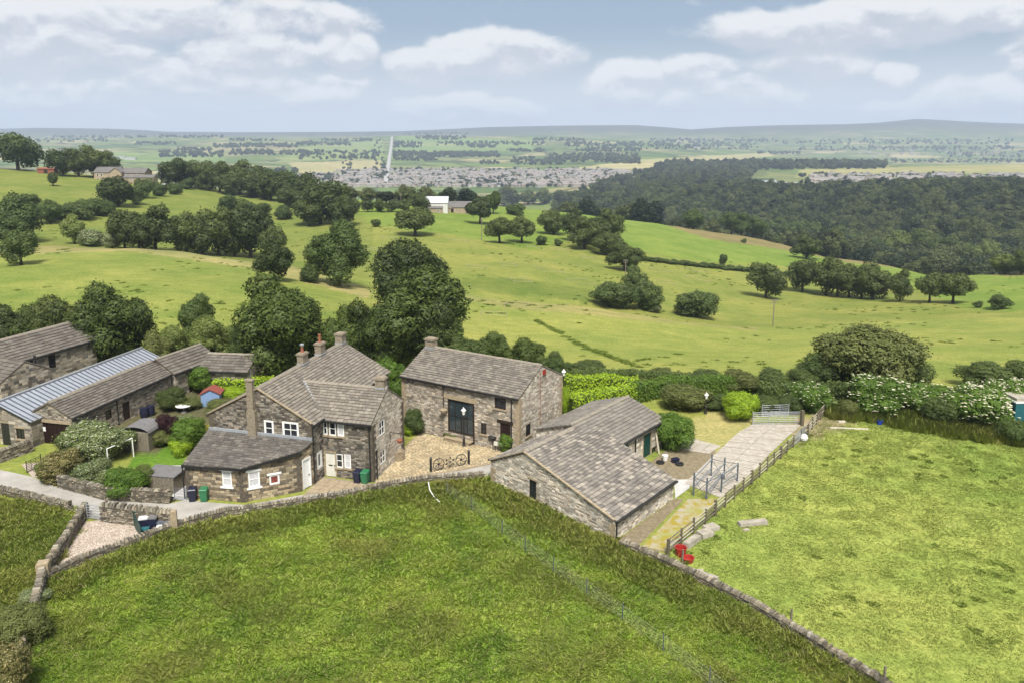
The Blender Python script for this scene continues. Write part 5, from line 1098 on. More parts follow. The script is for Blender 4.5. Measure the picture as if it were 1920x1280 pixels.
# yard things
mb = MB(); q = G2(749, 861); mb.lathe(p3(q, 0), [(.42, 0), (.47, .08), (.48, .45), (.45, .82), (.36, .83), (.34, .7)], 14); tag(mb.obj('stone_planter', M_DRESSED), 'drum shaped stone planter on the setts by the farmhouse gable', 'planter')
bp = thing('bowl_planter', 'dark bowl planter on a thin stand beside the barn door', 'planter', (*G2(924, 842), 0)); q = G2(924, 842); mb = MB(); mb.lathe(p3(q, 0), [(.2, 0), (.2, .03), (.03, .06), (.03, .85)], 10); mb.obj('stand', M_BLACK, bp); mb = MB(); mb.lathe(p3(q, .851), [(.06, 0), (.3, .15), (.42, .4), (.4, .42)], 14); mb.obj('bowl', M_BLACK, bp)
sgn = thing('house_sign', 'small cream name board on the barn front by the door', 'sign', (*G2(930, 845), 0)); mb = MB(); x_ = wf.xpx(931); mb.box(wf.P(x_-.1, .55, .25), wf.U*.95, np.array([0, 0, .38]), wf.N*.04); mb.obj('board', M_CREAM, sgn); mb = MB(); mb.box(wf.P(x_+.0, .0, .255), wf.U*.06, np.array([0, 0, .54]), wf.N*.03); mb.box(wf.P(x_+.7, .0, .255), wf.U*.06, np.array([0, 0, .54]), wf.N*.03); mb.obj('leg', M_DKWOOD, sgn)
lp2 = MB(); lp2.lathe(wf.P(wf.xpx(836), 2.62, .32), [(.06, 0), (.3, .1), (.36, .28), (.3, .32)], 12); tag(lp2.obj('wall_basket', M_DRESSED), 'stone coloured wall bowl beside the glazed cart entrance', 'basket')
# workshop clutter
mb = MB(); mb.lathe(p3(G2(1247, 862), .0), [(.2, 0), (.26, .45), (.28, .47)], 12); tag(mb.obj('white_tub', M_WHITE), 'white plastic tub by the workshop corner', 'tub')
mb = MB(); mb.cbox(p3(G2(1266, 866), .02), .6, .4, .3, .4); mb.cbox(p3(G2(1266, 866), .322), .66, .46, .05, .4); tag(mb.obj('blue_crate', M_BIN_B), 'dark blue crate on the earth outside the workshop', 'crate')
for (px, py, lab) in ((1274, 871, 'black tyre lying on the earth beside the dark blue crate'), (1238, 868, 'black tyre lying near the green workshop door')):
    mb = MB(); q = G2(px, py)
    for i in range(16):
        a0, a1 = 2*PI*i/16, 2*PI*(i+1)/16; mb.tube(p3(q, .12)+np.array([math.cos(a0), math.sin(a0), 0])*.27, p3(q, .12)+np.array([math.cos(a1), math.sin(a1), 0])*.27, .10, n=8)
    tag(mb.obj('tyre', M_BLACK), lab, 'tyre')
mb = MB(); a = G2(1236, 850); mb.beam(p3(a, .0), p3(a+np.array([-.3, .3]), 1.9), .14, .05); tag(mb.obj('plank', M_WOODP), 'plank leaning on the workshop end wall', 'plank')
# paddock things
def block_(label, px, py, sx, sy, sz, yaw, z=0.0, mat=M_CONC, cat='stone block', name='stone_block'):
    q = G2(px, py); mb = MB(); u_ = np.array([math.cos(yaw), math.sin(yaw), 0]); v_ = np.array([-u_[1], u_[0], 0]); c = p3(q, z-.02); Z = np.array([0, 0, 1.0])
    lo = [c+u_*a*sx/2+v_*b*sy/2 for a, b in ((-1, -1), (1, -1), (1, 1), (-1, 1))]; hi = [c+u_*a*(sx/2-.03)+v_*b*(sy/2-.03)+Z*(sz+rnd.uniform(-.02, .02)) for a, b in ((-1, -1), (1, -1), (1, 1), (-1, 1))]; mb.hexa(lo+hi); return tag(mb.obj(name, mat), label, cat)
block_('long pale stone slab lying alone in the paddock', 1411, 982, 2.2, .55, .3, .2); block_('square pale stone slab beside the wooden fence, uphill one of two', 1333, 991, 1.05, .8, .28, .5); block_('square pale stone slab beside the wooden fence, next to the trough', 1322, 1003, 1.05, .8, .34, .45); block_('long pale stone trough along the wooden fence', 1297, 1018, 1.7, .55, .38, .83, cat='trough', name='stone_trough')
block_('long pale stone beam lying behind the paddock wall', 1318, 1082, 2.0, .45, .35, -.62); block_('small broken stone on the grass behind the paddock wall', 1312, 1070, .5, .3, .12, .2); block_('small pale stone in front of the long lone slab', 1399, 993, .5, .3, .1, .3)
block_('weathered plank lying on the grass by the bare earth', 1592, 803, 3.6, .25, .1, -.12, mat=M_WOODP, cat='plank', name='plank'); block_('short pale log on the grass near the lying plank', 1578, 791, .75, .25, .16, .1, mat=M_WOODP, cat='log', name='log')
for (px, py, h_, lab) in ((1276, 1040, .6, 'upright red feed tub at the paddock corner'), (1290, 1052, .32, 'low red feed tub lying at the paddock corner')): mb = MB(); mb.lathe(p3(G2(px, py), 0), [(.32, 0), (.4, h_*.9), (.43, h_), (.36, h_), (.3, h_*.35)], 14); tag(mb.obj('feed_tub', M_REDPL), lab, 'tub')
mb = MB(); mb.lathe(p3(G2(1649, 795), 0), [(.2, 0), (.27, .42), (.29, .45), (.24, .45), (.2, .2)], 12); tag(mb.obj('blue_bucket', M_BLUEPL), 'bright blue bucket on the grass before the elder hedge', 'bucket')
mb = MB(); mb.lathe(p3(G2(1507, 826), 0), [(.12, 0), (.3, .12), (.36, .34), (.28, .58), (.1, .68)], 12); tag(mb.obj('white_drum', M_WHITE), 'round white drum at the foot of the wooden fence', 'drum')
pl = thing('wooden_pallet', 'old pallet leaning upright against the elder hedge', 'pallet', (*G2(1668, 772), 0)); a, b = G2(1652, 774), G2(1685, 771)
for k in range(9): q = a+(b-a)*k/8; mb = MB(); mb.beam(p3(q, .05), p3(q+np.array([.05, .25]), 1.0), .09, .03); mb.obj('slat', M_WOOD, pl)
for z in (.2, .85): mb = MB(); mb.beam(p3(a+np.array([.01, .2*z]), z), p3(b+np.array([.01, .2*z]), z), .05, .09); mb.obj('cross_bar', M_WOODG, pl)
rl = thing('hedge_rails', 'weathered double rail beside the pallet under the elder hedge', 'rail', (*G2(1710, 772), 0)); a, b = G2(1690, 773), G2(1735, 772)
for q in (a, b): mb = MB(); mb.cbox(p3(q, 0), .12, .1, .95, .2); mb.obj('post', M_WOODG, rl)
for z in (.4, .8): mb = MB(); mb.beam(p3(a, z), p3(b, z), .05, .1); mb.obj('rail', M_WOOD, rl)
mb = MB(); a = G2(1868, 826); mb.beam(p3(a, -.05), p3(a, 0)+np.array([.45, .3, 1.55]), .12, .12); tag(mb.obj('leaning_post', M_WOODP), 'pale post leaning out of the hedge near the teal cabin', 'post')
for (px, py, lab) in ((1543, 772, 'stone gatepost at the top end of the wooden fence'), (1560, 766, 'slim stone post behind the top end of the wooden fence')): post('stone_post', lab, px, py, .26, 1.25, M_DRESSED, 'post')
# teal cabin half out of frame
q = G2(1898, 806); cb_ = thing('teal_cabin', 'teal cabin with white trim behind the hedge at the paddock edge', 'cabin', (*q, 0)); mb = MB(); mb.cbox(p3(q+np.array([2.1, 1.2]), .4), 4.2, 2.2, 2.3, .05); mb.obj('body', M_TEALP, cb_); mb = MB(); mb.cbox(p3(q+np.array([2.1, 1.2]), 2.703), 4.3, 2.3, .14, .05); mb.obj('trim', M_WHITE, cb_); mb = MB(); mb.cbox(p3(q+np.array([2.1, 1.2]), 2.846), 4.0, 2.0, .3, .05); mb.obj('roof', M_CONC, cb_)
for s in (.6, 3.4): mb = MB(); mb.cbox(p3(q+np.array([s, .6]), 0), .3, .3, .4, .05); mb.obj('foot', M_WOODG, cb_)
mb = MB(); mb.box(p3(q+np.array([1.2, .02]), 1.5), (.9, .045, 0), (0, -.03, 0), (0, 0, .7)); mb.obj('window', M_GLASS, cb_)
# fenced tree planting plots out in the pasture
M_STRAW = simple('straw_timber', (0.36, 0.33, 0.19), (0.28, 0.255, 0.14), 3, .9)
PLOTS = [(728,445,26,7),(858,450,34,6),(890,500,33,10),(980,524,34,13),(965,569,38,12),(1057,467,26,8),(1105,482,28,8),(1248,508,26,7),(1253,530,28,8),(1318,508,28,8),(1320,524,28,8),(1040,508,38,9),(955,497,30,7),(1100,530,36,8),(925,590,50,9),(695,466,26,7),(1000,462,24,6),(1400,505,20,6)]
for i, (px, py, w_, h_) in enumerate(PLOTS):
    a = hit(px-w_/2, py+h_/2, 100); b = hit(px+w_/2, py+h_/2+2, 100); L = np.linalg.norm((b-a)[:2]); d_ = (b-a)[:2]/L; n_ = np.array([-d_[1], d_[0]])*min(L*.75, 5.5)
    rt = thing('planting_plot', 'small rectangular plot fenced with pale timber rails out in the pasture', 'plot', a, 'fenced planting plots in the pasture'); cs = [a[:2], b[:2], b[:2]+n_, a[:2]+n_]; zs = [zf1(*c) for c in cs]
    for c, z in zip(cs, zs): mb = MB(); mb.cbox(p3(c, z-.1), .11, .11, .7, 0); mb.obj('post', M_STRAW, rt)
    for k in range(4): j = (k+1) % 4; mb = MB(); mb.beam(p3(cs[k], zs[k]+.45), p3(cs[j], zs[j]+.45), .04, .10); mb.obj('rail', M_STRAW, rt)

# ---------------------------------------------------------------- foliage prototypes (shared mesh data)
def ico():
    t = (1+5**.5)/2; v = np.array([(-1, t, 0), (1, t, 0), (-1, -t, 0), (1, -t, 0), (0, -1, t), (0, 1, t), (0, -1, -t), (0, 1, -t), (t, 0, -1), (t, 0, 1), (-t, 0, -1), (-t, 0, 1)])/math.sqrt(1+t*t)
    f = [(0,11,5),(0,5,1),(0,1,7),(0,7,10),(0,10,11),(1,5,9),(5,11,4),(11,10,2),(10,7,6),(7,1,8),(3,9,4),(3,4,2),(3,2,6),(3,6,8),(3,8,9),(4,9,5),(2,4,11),(6,2,10),(8,6,7),(9,8,1)]
    return v, np.array(f)
ICV, ICF = ico()
def lobes_for(shape, rng):
    L = []
    if shape == 'round': n, cz, rx, rz, lr = 32, .52, .37, .40, (.08, .19)
    elif shape == 'tall': n, cz, rx, rz, lr = 26, .55, .29, .36, (.10, .18)
    elif shape == 'wide': n, cz, rx, rz, lr = 26, .56, .38, .24, (.11, .18)
    elif shape == 'bush': n, cz, rx, rz, lr = 30, .44, .37, .36, (.07, .21)
    else: n, cz, rx, rz, lr = 11, .5, .22, .36, (.14, .2)
    for k in range(n):
        d = rng.normal(size=3); d /= np.linalg.norm(d); r = rng.uniform(.45, 1.0)
        c = np.array([d[0]*rx*r, d[1]*rx*r, cz+d[2]*rz*r]); L.append((c, rng.uniform(*lr)))
    L.append((np.array([0, 0, cz]), lr[1]*1.5))
    return L
def crown_mesh(name, shape, nleaf, leaf, seed, core=.62):
    """leaf faces on the lobes of an uneven crown, unit height 1, width about 1; shared by every tree of the kind"""
    rng = np.random.default_rng(seed); L = lobes_for(shape, rng); C_ = np.array([l[0] for l in L]); Rr = np.array([l[1] for l in L]); N = nleaf*3
    k = rng.choice(len(L), N, p=Rr**2/np.sum(Rr**2)); d = rng.normal(size=(N, 3)); d[:, 2] += .25; d /= np.linalg.norm(d, axis=1)[:, None]
    ph = rng.uniform(0, 6, (len(L), 3)); bump = 1+.13*np.sin(d[:, 0]*7+ph[k, 0])*np.sin(d[:, 1]*7+ph[k, 1])+.09*np.sin(d[:, 2]*11+ph[k, 2]+d[:, 0]*5)
    rad = Rr[k]*bump*rng.uniform(.80, 1.06, N)**.7*np.where(rng.uniform(0, 1, N) < .09, rng.uniform(1.08, 1.35, N), 1); p = C_[k]+d*rad[:, None]
    dist = np.linalg.norm(p[:, None, :]-C_[None], axis=2)/Rr[None]; dist[np.arange(N), k] = 9
    keep = dist.min(1) > .74; zmin = .04 if shape == 'bush' else .06
    keep &= p[:, 2] > zmin; p, d, k = p[keep][:nleaf], d[keep][:nleaf], k[keep][:nleaf]; n = len(p)
    nn = d*.75+rng.normal(size=(n, 3))*.42+np.array([0, 0, .25]); nn /= np.linalg.norm(nn, axis=1)[:, None]
    nn *= np.sign(np.sum(nn*d, 1))[:, None]; a = np.cross(nn, rng.normal(size=(n, 3))); a /= np.linalg.norm(a, axis=1)[:, None]; b = -np.cross(nn, a); s = leaf*rng.uniform(.6, 1.35, n)[:, None]
    v = np.stack([p-a*s, p+b*s*.55+nn*s*.12, p+a*s, p-b*s*.55+nn*s*.12], 1).reshape(-1, 3); f = np.arange(n*4).reshape(n, 4)
    verts = [v]; loops = [f.ravel()]; sizes = [np.full(n, 4)]; off = n*4
    for c, r in L:
        q = ICV*(r*core*rng.uniform(.85, 1.1, (12, 1)))+c; verts.append(q); loops.append((ICF+off).ravel()); sizes.append(np.full(20, 3)); off += 12
    lit = d*.55+nn*.6; vn = np.concatenate([np.repeat(lit, 4, 0)]+[ICV]*len(L))
    return raw_mesh(name, np.concatenate(verts), np.concatenate(loops), np.concatenate(sizes), vn)
def raw_mesh(name, v, loops, sizes, normals=None):
    me = bpy.data.meshes.new(name); me.vertices.add(len(v)); me.vertices.foreach_set('co', np.asarray(v, 'f').ravel())
    me.loops.add(len(loops)); me.polygons.add(len(sizes)); me.loops.foreach_set('vertex_index', np.asarray(loops, 'i'))
    me.polygons.foreach_set('loop_start', np.concatenate([[0], np.cumsum(sizes)[:-1]]).astype('i')); me.update(calc_edges=True); me.materials.append(None)
    if normals is not None:
        me.polygons.foreach_set('use_smooth', np.ones(len(sizes), bool)); nv = np.asarray(normals, float); nv = nv/np.maximum(np.linalg.norm(nv, axis=1), 1e-6)[:, None]; me.normals_split_custom_set_from_vertices(nv.tolist())
    return me
def trunk_mesh(shape, seed):
    rng = np.random.default_rng(seed); mb = MB(); r = random.Random(seed); x, y = 0, 0; pts = [(0, 0, -.03, .045), (r.uniform(-.01, .01), r.uniform(-.01, .01), .14, .032), (r.uniform(-.02, .02), r.uniform(-.02, .02), .34, .025), (r.uniform(-.03, .03), r.uniform(-.03, .03), .62, .013)]
    for a, b in zip(pts[:-1], pts[1:]): mb.tube(a[:3], b[:3], a[3], b[3], 7, cap=False)
    for k in range(7):
        t_ = 2*PI*k/7+r.uniform(-.3, .3); z0 = r.uniform(.18, .4); e = (math.cos(t_)*r.uniform(.2, .33), math.sin(t_)*r.uniform(.2, .33), z0+r.uniform(.15, .35)); mid = (e[0]*.45, e[1]*.45, z0+(e[2]-z0)*.35)
        mb.tube((0, 0, z0), mid, .016, .011, 6, cap=False); mb.tube(mid, e, .011, .004, 5, cap=False)
    return mb.mesh('trunk', M_BARK)
LEAF = {
 'oak': leaf_mat('oak_leaves', (0.034, 0.052, 0.015), (0.120, 0.152, 0.038), ow=.4),
 'dark': leaf_mat('sycamore_leaves', (0.028, 0.046, 0.011), (0.115, 0.158, 0.032)),
 'ash': leaf_mat('ash_leaves', (0.047, 0.074, 0.019), (0.115, 0.162, 0.041)),
 'light': leaf_mat('willow_leaves', (0.101, 0.142, 0.032), (0.216, 0.263, 0.068)),
 'lime': leaf_mat('laurel_leaves', (0.19, 0.30, 0.018), (0.40, 0.54, 0.035)),
 'green': leaf_mat('privet_leaves', (0.061, 0.121, 0.016), (0.149, 0.243, 0.030)),
 'green2': leaf_mat('plantation_leaves', (0.06, 0.085, 0.02), (0.15, 0.19, 0.045), ow=.5),
 'thorn': leaf_mat('hawthorn_leaves', (0.051, 0.080, 0.022), (0.128, 0.170, 0.044)),
 'olive': leaf_mat('shrub_leaves', (0.095, 0.115, 0.030), (0.189, 0.209, 0.061)),
 'gold': leaf_mat('golden_leaves', (0.286, 0.275, 0.033), (0.528, 0.484, 0.088)),
 'purple': leaf_mat('purple_leaves', (0.020, 0.007, 0.010), (0.055, 0.015, 0.020)),
 'tan': leaf_mat('fading_blossom_leaves', (0.110, 0.116, 0.033), (0.220, 0.198, 0.066), (0.462, 0.363, 0.187)),
 'silver': leaf_mat('silvery_leaves', (0.10, 0.14, 0.04), (0.22, 0.27, 0.09), (0.55, 0.55, 0.42)),
 'forest': leaf_mat('woodland_leaves', (0.014, 0.026, 0.011), (0.105, 0.125, 0.038), pscale=.012, ow=.7)}
m, t = new_mat('elder_blossom'); M_BLOOM = finish(m, t, (0.66, 0.63, 0.46), .8, None, transl=.2)
CR = {}
def crown(shape, lod, var):
    k = (shape, lod, var)
    if k not in CR:
        n, s = {'near': (20000, .0155), 'mid': (6500, .026), 'low': (2600, .036), 'far': (1000, .055)}[lod]; CR[k] = crown_mesh(f'crown_{shape}_{lod}', shape, n, s, hash((shape == 'round', shape == 'bush', shape == 'wide', shape == 'tall', len(lod), var)) % 9999 if False else sum(map(ord, shape+lod))*7+var*131)
    return CR[k]
TRK = {}
def trunk(shape, var):
    if (shape, var) not in TRK: TRK[(shape, var)] = trunk_mesh(shape, 77+var*13)
    return TRK[(shape, var)]
tr_rng = random.Random(5)
def plant(name, label, cat, p, hm, wm, leaf, shape='round', lod='mid', group=None, trunk_=True, bloom=0, zrot=None, sink=0.0):
    rt = thing(name, label, cat, (p[0], p[1], p[2]-sink), group); rt.rotation_euler[2] = tr_rng.uniform(0, 6.28) if zrot is None else zrot; var = tr_rng.randrange(3)
    rt.scale = (wm*tr_rng.uniform(.95, 1.08), wm*tr_rng.uniform(.9, 1.05), hm)
    c = bpy.data.objects.new('crown' if trunk_ else 'foliage', crown(shape, lod, var)); COL.objects.link(c); c.parent = rt; c.material_slots[0].link = 'OBJECT'; c.material_slots[0].material = LEAF[leaf]
    k = bpy.data.objects.new('trunk' if trunk_ else 'stem', trunk(shape, var)); COL.objects.link(k); k.parent = rt
    if not trunk_: k.scale = (.6, .6, .9)
    if bloom:
        b = bpy.data.objects.new('blossom', bloom_mesh(shape, var, bloom)); COL.objects.link(b); b.parent = rt
    return rt
BLM = {}
def bloom_mesh(shape, var, n):
    k = (shape, var, n)
    if k not in BLM:
        rng = np.random.default_rng(n+var); src = crown(shape, 'near', var); co = np.zeros(len(src.vertices)*3, 'f'); src.vertices.foreach_get('co', co); co = co.reshape(-1, 3)[:(len(src.vertices)-31*12)//4*4].reshape(-1, 4, 3).mean(1)
        c = co[rng.choice(len(co), n)]; c = c[(c[:, 2] > .2)]; n_ = len(c); c = c+(c-np.array([0, 0, .42]))*.05
        a = rng.uniform(0, 6.28, n_); s = rng.uniform(.012, .026, n_); vs = []
        for q in range(6): vs.append(c+np.stack([np.cos(a+q*PI/3)*s, np.sin(a+q*PI/3)*s, rng.uniform(-.004, .008, n_)], 1))
        v = np.stack(vs, 1).reshape(-1, 3); BLM[k] = raw_mesh('blossom', v, np.arange(n_*6), np.full(n_, 6)); BLM[k].materials[0] = M_BLOOM
    return BLM[k]
def dep(p): return p[1]*CC-(p[2]-CH)*SS
def T(px, top, base, wpx, leaf, name, label, shape='round', lod='mid', group=None, ymin=86, cat='tree', trunk_=True, bloom=0, Y=None):
    if Y: x = (px-960)/F*(Y*CC+(CH)*SS); p = np.array([x, Y, zf1(x, Y)])
    else: p = hit(px, base, ymin)
    d_ = dep(p); rowb = PX(*p)[1]; return plant(name, label, cat, p, max(.5, (rowb-top)*d_/F), wpx*d_/F*1.02, leaf, shape, lod, group, trunk_, bloom)
# ---- trees close behind the farm
for a in [(540,512,705,205,'dark','sycamore_tree','big dense dark sycamore rising right behind the farmhouse roof','round'),(690,556,700,120,'dark','sycamore_tree','dark leafy tree between the big sycamore and the barn chimney','round'),
          (790,508,690,215,'dark','sycamore_tree','tall dark sycamore behind the barn chimney','round'),(232,528,700,150,'dark','sycamore_tree','dark leafy tree behind the metal roofed shed','round'),
          (108,556,690,120,'oak','oak_tree','broad dark tree directly behind the two storey stone barn','round'),(30,566,690,110,'oak','oak_tree','dark oak behind the barn wing with the pale joints','round')]:
    T(*a[:5], a[5], a[6], a[7], 'near')
for a in [(368,548,640,85,'ash','ash_tree','thin mid green ash in the gap left of the big sycamore'),(400,592,690,95,'light','willow_tree','pale yellow green willow below the thin ash'),(335,610,690,80,'light','willow_tree','pale green sallow beside the dark tree behind the metal roof'),
          (445,610,680,70,'light','willow_tree','pale willow tucked against the big sycamore'),(772,452,590,165,'oak','oak_tree','round dark oak just beyond the tall sycamore'),(855,622,700,95,'thorn','hawthorn_tree','dark thorn tree behind the barn ridge'),(985,628,705,85,'dark','holly_tree','dense dark evergreen behind the right end of the barn roof'),(918,616,700,80,'ash','ash_tree','loose green ash behind the middle of the barn roof'),(610,600,700,70,'dark','sycamore_tree','lower dark tree filling the gap behind the farmhouse chimneys')]:
    T(*a[:7], 'round', 'near')
for a in [(655,572,705,105,'dark','sycamore_tree','dark leafy tree rising behind the rear chimney of the farmhouse'),(738,566,700,105,'ash','ash_tree','mid green tree behind the gap between farmhouse and barn'),(470,586,705,90,'ash','ash_tree','mid green tree on the left flank of the big sycamore'),(825,560,700,100,'oak','oak_tree','dark spreading oak on the right flank of the tall sycamore'),(168,572,700,95,'oak','oak_tree','dark oak between the two storey stone barn and the metal roof'),(72,574,690,105,'dark','sycamore_tree','dark sycamore above the ridge of the two storey stone barn'),(300,616,705,70,'olive','elder_tree','olive leaved elder at the far end of the metal roof'),(1040,660,715,60,'ash','ash_tree','young green ash behind the barn end and laurel hedge')]:
    T(*a[:7], 'round', 'near')
T(225,622,700,90,'tan','hawthorn_bush','hawthorn with fading cream blossom beside the two storey stone barn','bush','near',cat='bush',trunk_=False)
# ---- big thorns at the right
T(1610,586,742,205,'olive','willow_tree','great spreading grey green willow over the right hand hedge','bush','near'); T(1545,648,742,110,'ash','willow_tree','lower spreading sallow at the left foot of the great willow','bush','near'); T(1690,640,735,95,'thorn','hawthorn_tree','loose twiggy thorn at the right foot of the great willow','bush','near')
T(1845,668,735,110,'thorn','hawthorn_bush','domed dark thorn bush behind the elder hedge','bush','near',cat='bush'); T(1915,668,735,70,'thorn','hawthorn_bush','dark thorn behind the teal cabin','bush','near',cat='bush')
# ---- mid-distance trees: one label per group of trees that only place tells apart
def TG(rows, leaf, name, label, group, shape='round', lod='mid', ymin=100, cat='tree'):
    for r in rows: T(*r[:4], leaf, name, label, shape, lod, group, ymin if len(r) < 5 else r[4], cat)
TG([(235,392,468,75,215),(292,388,472,85,215),(350,394,474,80,215),(410,386,480,85,215),(470,386,484,90,215),(512,418,488,50,215),(262,400,470,70,215),(380,400,478,70,215),(440,392,482,70,215)],'oak','oak_tree','dark oak in the dense clump behind the rounded field brow','oaks behind the rounded field brow')
T(635,418,536,125,'ash','oak_tree','full leafy oak with divided trunk standing on the slope above the farm trees','round','near',ymin=120); T(515,450,528,78,'oak','hawthorn_tree','dark rounded thorn tree at the end of the field brow','round','mid',ymin=120); T(580,490,530,50,'thorn','hawthorn_bush','small thorn bush under the divided oak','bush','mid',ymin=120,cat='bush')
TG([(35,368,455,100,200),(12,400,478,80,200),(95,372,420,50)],'ash','ash_tree','spreading mid green ash on the left hillside above the brow','ash trees on the left hillside'); T(40,430,498,68,'thorn','hawthorn_tree','small round thorn on the left shoulder of the brow','round','mid',ymin=150)
T(140,404,458,48,'light','willow_tree','pale green willow at the end of the oak clump','round','mid',ymin=215); T(175,424,462,60,'silver','hawthorn_bush','cream flowering hawthorn beside the pale willow','bush','mid',ymin=215,cat='bush'); T(212,432,466,40,'silver','hawthorn_bush','smaller cream flowering hawthorn in front of the oak clump','bush','mid',ymin=215,cat='bush')
T(35,248,320,88,'ash','ash_tree','tall full tree on the left skyline','round','mid',ymin=300); TG([(118,278,331,55,300),(148,282,332,55,300),(178,276,333,70,300),(205,286,333,50,300)],'oak','oak_tree','dark tree in the row on the hilltop beside the stone house','hilltop row of trees'); T(222,328,388,75,'oak','oak_tree','dark oak in front of the hilltop stone house','round','mid',ymin=280); T(100,322,350,26,'dark','cypress_tree','small dark conical tree below the red brick wall','cone','mid',ymin=280)
TG([(110,378,412,60,250),(150,372,412,60,250),(185,366,405,60,250),(205,372,402,40,250),(60,360,392,40,250)],'thorn','hawthorn_bush','hawthorn bush in the thick hedge below the hilltop house','hedge bushes below the hilltop house','bush','mid',cat='bush')
TG([(270,330,372,40,280),(300,340,368,36,280),(330,340,365,34,280),(352,332,355,30,280),(258,345,385,40,280)],'thorn','garden_shrub','rounded shrub around the hilltop house and its shed','shrubs round the hilltop house','bush','mid',cat='bush')
TG([(330,296,350,60,330),(375,300,354,60,330),(412,302,360,60,330),(450,304,364,70,330),(490,308,370,70,330),(525,318,378,70,330),(560,322,388,75,330),(345,300,352,50,330),(392,318,358,55,330),(432,326,366,55,330),(475,330,372,60,330),(508,336,376,60,330),(545,345,390,60,330)],'oak','oak_tree','dark oak in the wooded crest running down from the hilltop house','wooded crest trees','round','mid')
TG([(600,335,420,95,300),(645,362,424,66,300),(578,368,424,66,300),(625,340,418,70,300)],'oak','oak_tree','tall dark oak at the lower end of the wooded crest','lower crest oaks','round','mid'); TG([(428,362,398,42,280),(462,370,402,44,280),(492,378,404,40,280),(530,382,412,40,280)],'thorn','hawthorn_tree','hawthorn along the hedge line above the oak clump','thorns above the oak clump','bush','mid')
T(778,384,443,84,'oak','oak_tree','wide dark oak standing before the hill barn','wide','mid',ymin=200); T(785,362,398,44,'oak','oak_tree','dark oak tight against the left side of the hill barn','round','mid',ymin=300); T(900,364,420,62,'oak','oak_tree','neat round oak with a clear trunk to the right of the hill barn','wide','mid',ymin=250); T(925,356,402,36,'dark','pine_tree','dark tall pine behind the neat round oak','tall','mid',ymin=300)
TG([(937,402,456,62,240),(978,402,456,62,240)],'oak','oak_tree','one of the twin round oaks touching crowns in the pasture','twin oaks','wide'); T(966,380,404,42,'thorn','hawthorn_bush','low spreading thorn behind the twin oaks','bush','mid',ymin=260,cat='bush')
TG([(1014,438,460,28,220),(1046,446,462,18,220),(705,408,426,20,220),(1355,472,496,18,250)],'thorn','hawthorn_bush','small lone hawthorn bush in the open pasture','lone bushes in the pasture','bush','low',cat='bush')
TG([(1038,392,440,62,230),(1078,394,452,60,230),(1096,408,468,76,230),(1143,394,456,62,230),(1136,432,478,64,230),(1172,455,508,76,210),(1120,402,462,60,230)],'oak','oak_tree','dark oak in the line running down the middle of the pasture','oak line down the pasture')
TG([(1190,500,566,56,180),(1143,526,576,84,180),(1216,524,584,60,180),(1180,530,580,50,180)],'thorn','hawthorn_tree','scrubby thorn in the dip below the oak line','thorns in the dip'); T(1306,538,594,92,'thorn','hawthorn_tree','broad dark thorn standing alone beyond the field lip','bush','mid',ymin=170)
T(1222,562,584,40,'silver','hawthorn_bush','cream flowering bush at the edge of the dip','bush','mid',ymin=170,cat='bush')
T(1436,490,560,72,'oak','oak_tree','conical dark oak standing apart left of the oak row','round','mid',ymin=170); T(1512,442,486,62,'oak','oak_tree','oak on the bright green field above the oak row','round','mid',ymin=230)
TG([(1504,482,548,62,190),(1548,484,554,68,190),(1592,494,558,72,190),(1636,496,562,72,190),(1570,488,556,60,190),(1615,498,560,60,190)],'oak','oak_tree','dark oak in the solid row along the foot of the bright field','oak row at the foot of the bright field'); T(1687,506,566,48,'oak','oak_tree','narrow oak standing just apart from the oak row','round','mid',ymin=190); TG([(1742,506,568,62,190),(1786,504,570,70,190)],'oak','oak_tree','one of the two open crowned oaks with clear trunks at the end of the row','open crowned oaks','wide')
T(1873,550,580,42,'thorn','hawthorn_bush','small dark bush alone near the right hand pasture edge','bush','mid',ymin=170,cat='bush'); T(1834,562,577,20,'thorn','hawthorn_bush','tiny twiggy bush beside the open crowned oaks','bush','low',ymin=170,cat='bush')
TG([(1300,390,430,48,380),(1335,392,434,48,380),(1372,396,440,50,380),(1412,404,446,52,380),(1452,408,452,52,380),(1492,412,456,52,380),(1530,418,460,50,380),(1568,424,464,50,380),(1604,436,472,50,360),(1640,444,482,50,360),(1390,400,442,46,380),(1472,414,454,44,380)],'ash','oak_tree','leafy oak in the tree belt along the far edge of the brown field','tree belt beyond the brown field')
TG([(1690,432,492,80,330),(1730,428,496,76,330),(1768,446,498,66,330),(1806,452,502,60,320),(1842,448,506,56,310),(1885,474,514,60,290),(1915,470,516,50,290),(1665,452,488,50,340),(1712,440,492,70,330)],'green2','oak_tree','light leafy oak in the taller plantation at the end of the far field','far field plantation')
TG([(1455,444,456,16,300),(1628,478,490,14,300),(1395,446,456,12,300),(1720,488,496,30,300),(1790,492,500,30,300)],'thorn','hawthorn_bush','small hedge bush along the edge of the bright green field','bright field hedge bushes','bush','low',cat='bush')
TG([(x,376-abs(x-800)*.02,398 if x < 790 else 392,30,300) for x in (665,690,712,735,758)]+[(x,356,384,42,430) for x in (960,990,1020,1050,1080,1110,1140)]+[(x,370,398,40,400) for x in (1170,1200,1230,1262)],'oak','oak_tree','tree in the belt along the top edge of the hill pastures','hilltop belt','round','low')
TG([(x,348+((x*7)%9),388,48,430) for x in (655,690,725,760,800,840,875,945)],'forest','oak_tree','dark tree in the wood behind the hill barn','wood behind the hill barn','round','low')
# hedge bushes along the foot of the bright field
TG([(1200+k*10.5+(k*37%5),481+k*1.1-(k*13%5)*.9,489.5+k*1.08,20+(k*7%6),230) for k in range(27)],'thorn','hawthorn_bush','clipped thorn in the low hedge below the bright green field','low hedge thorns','bush','low',cat='bush')
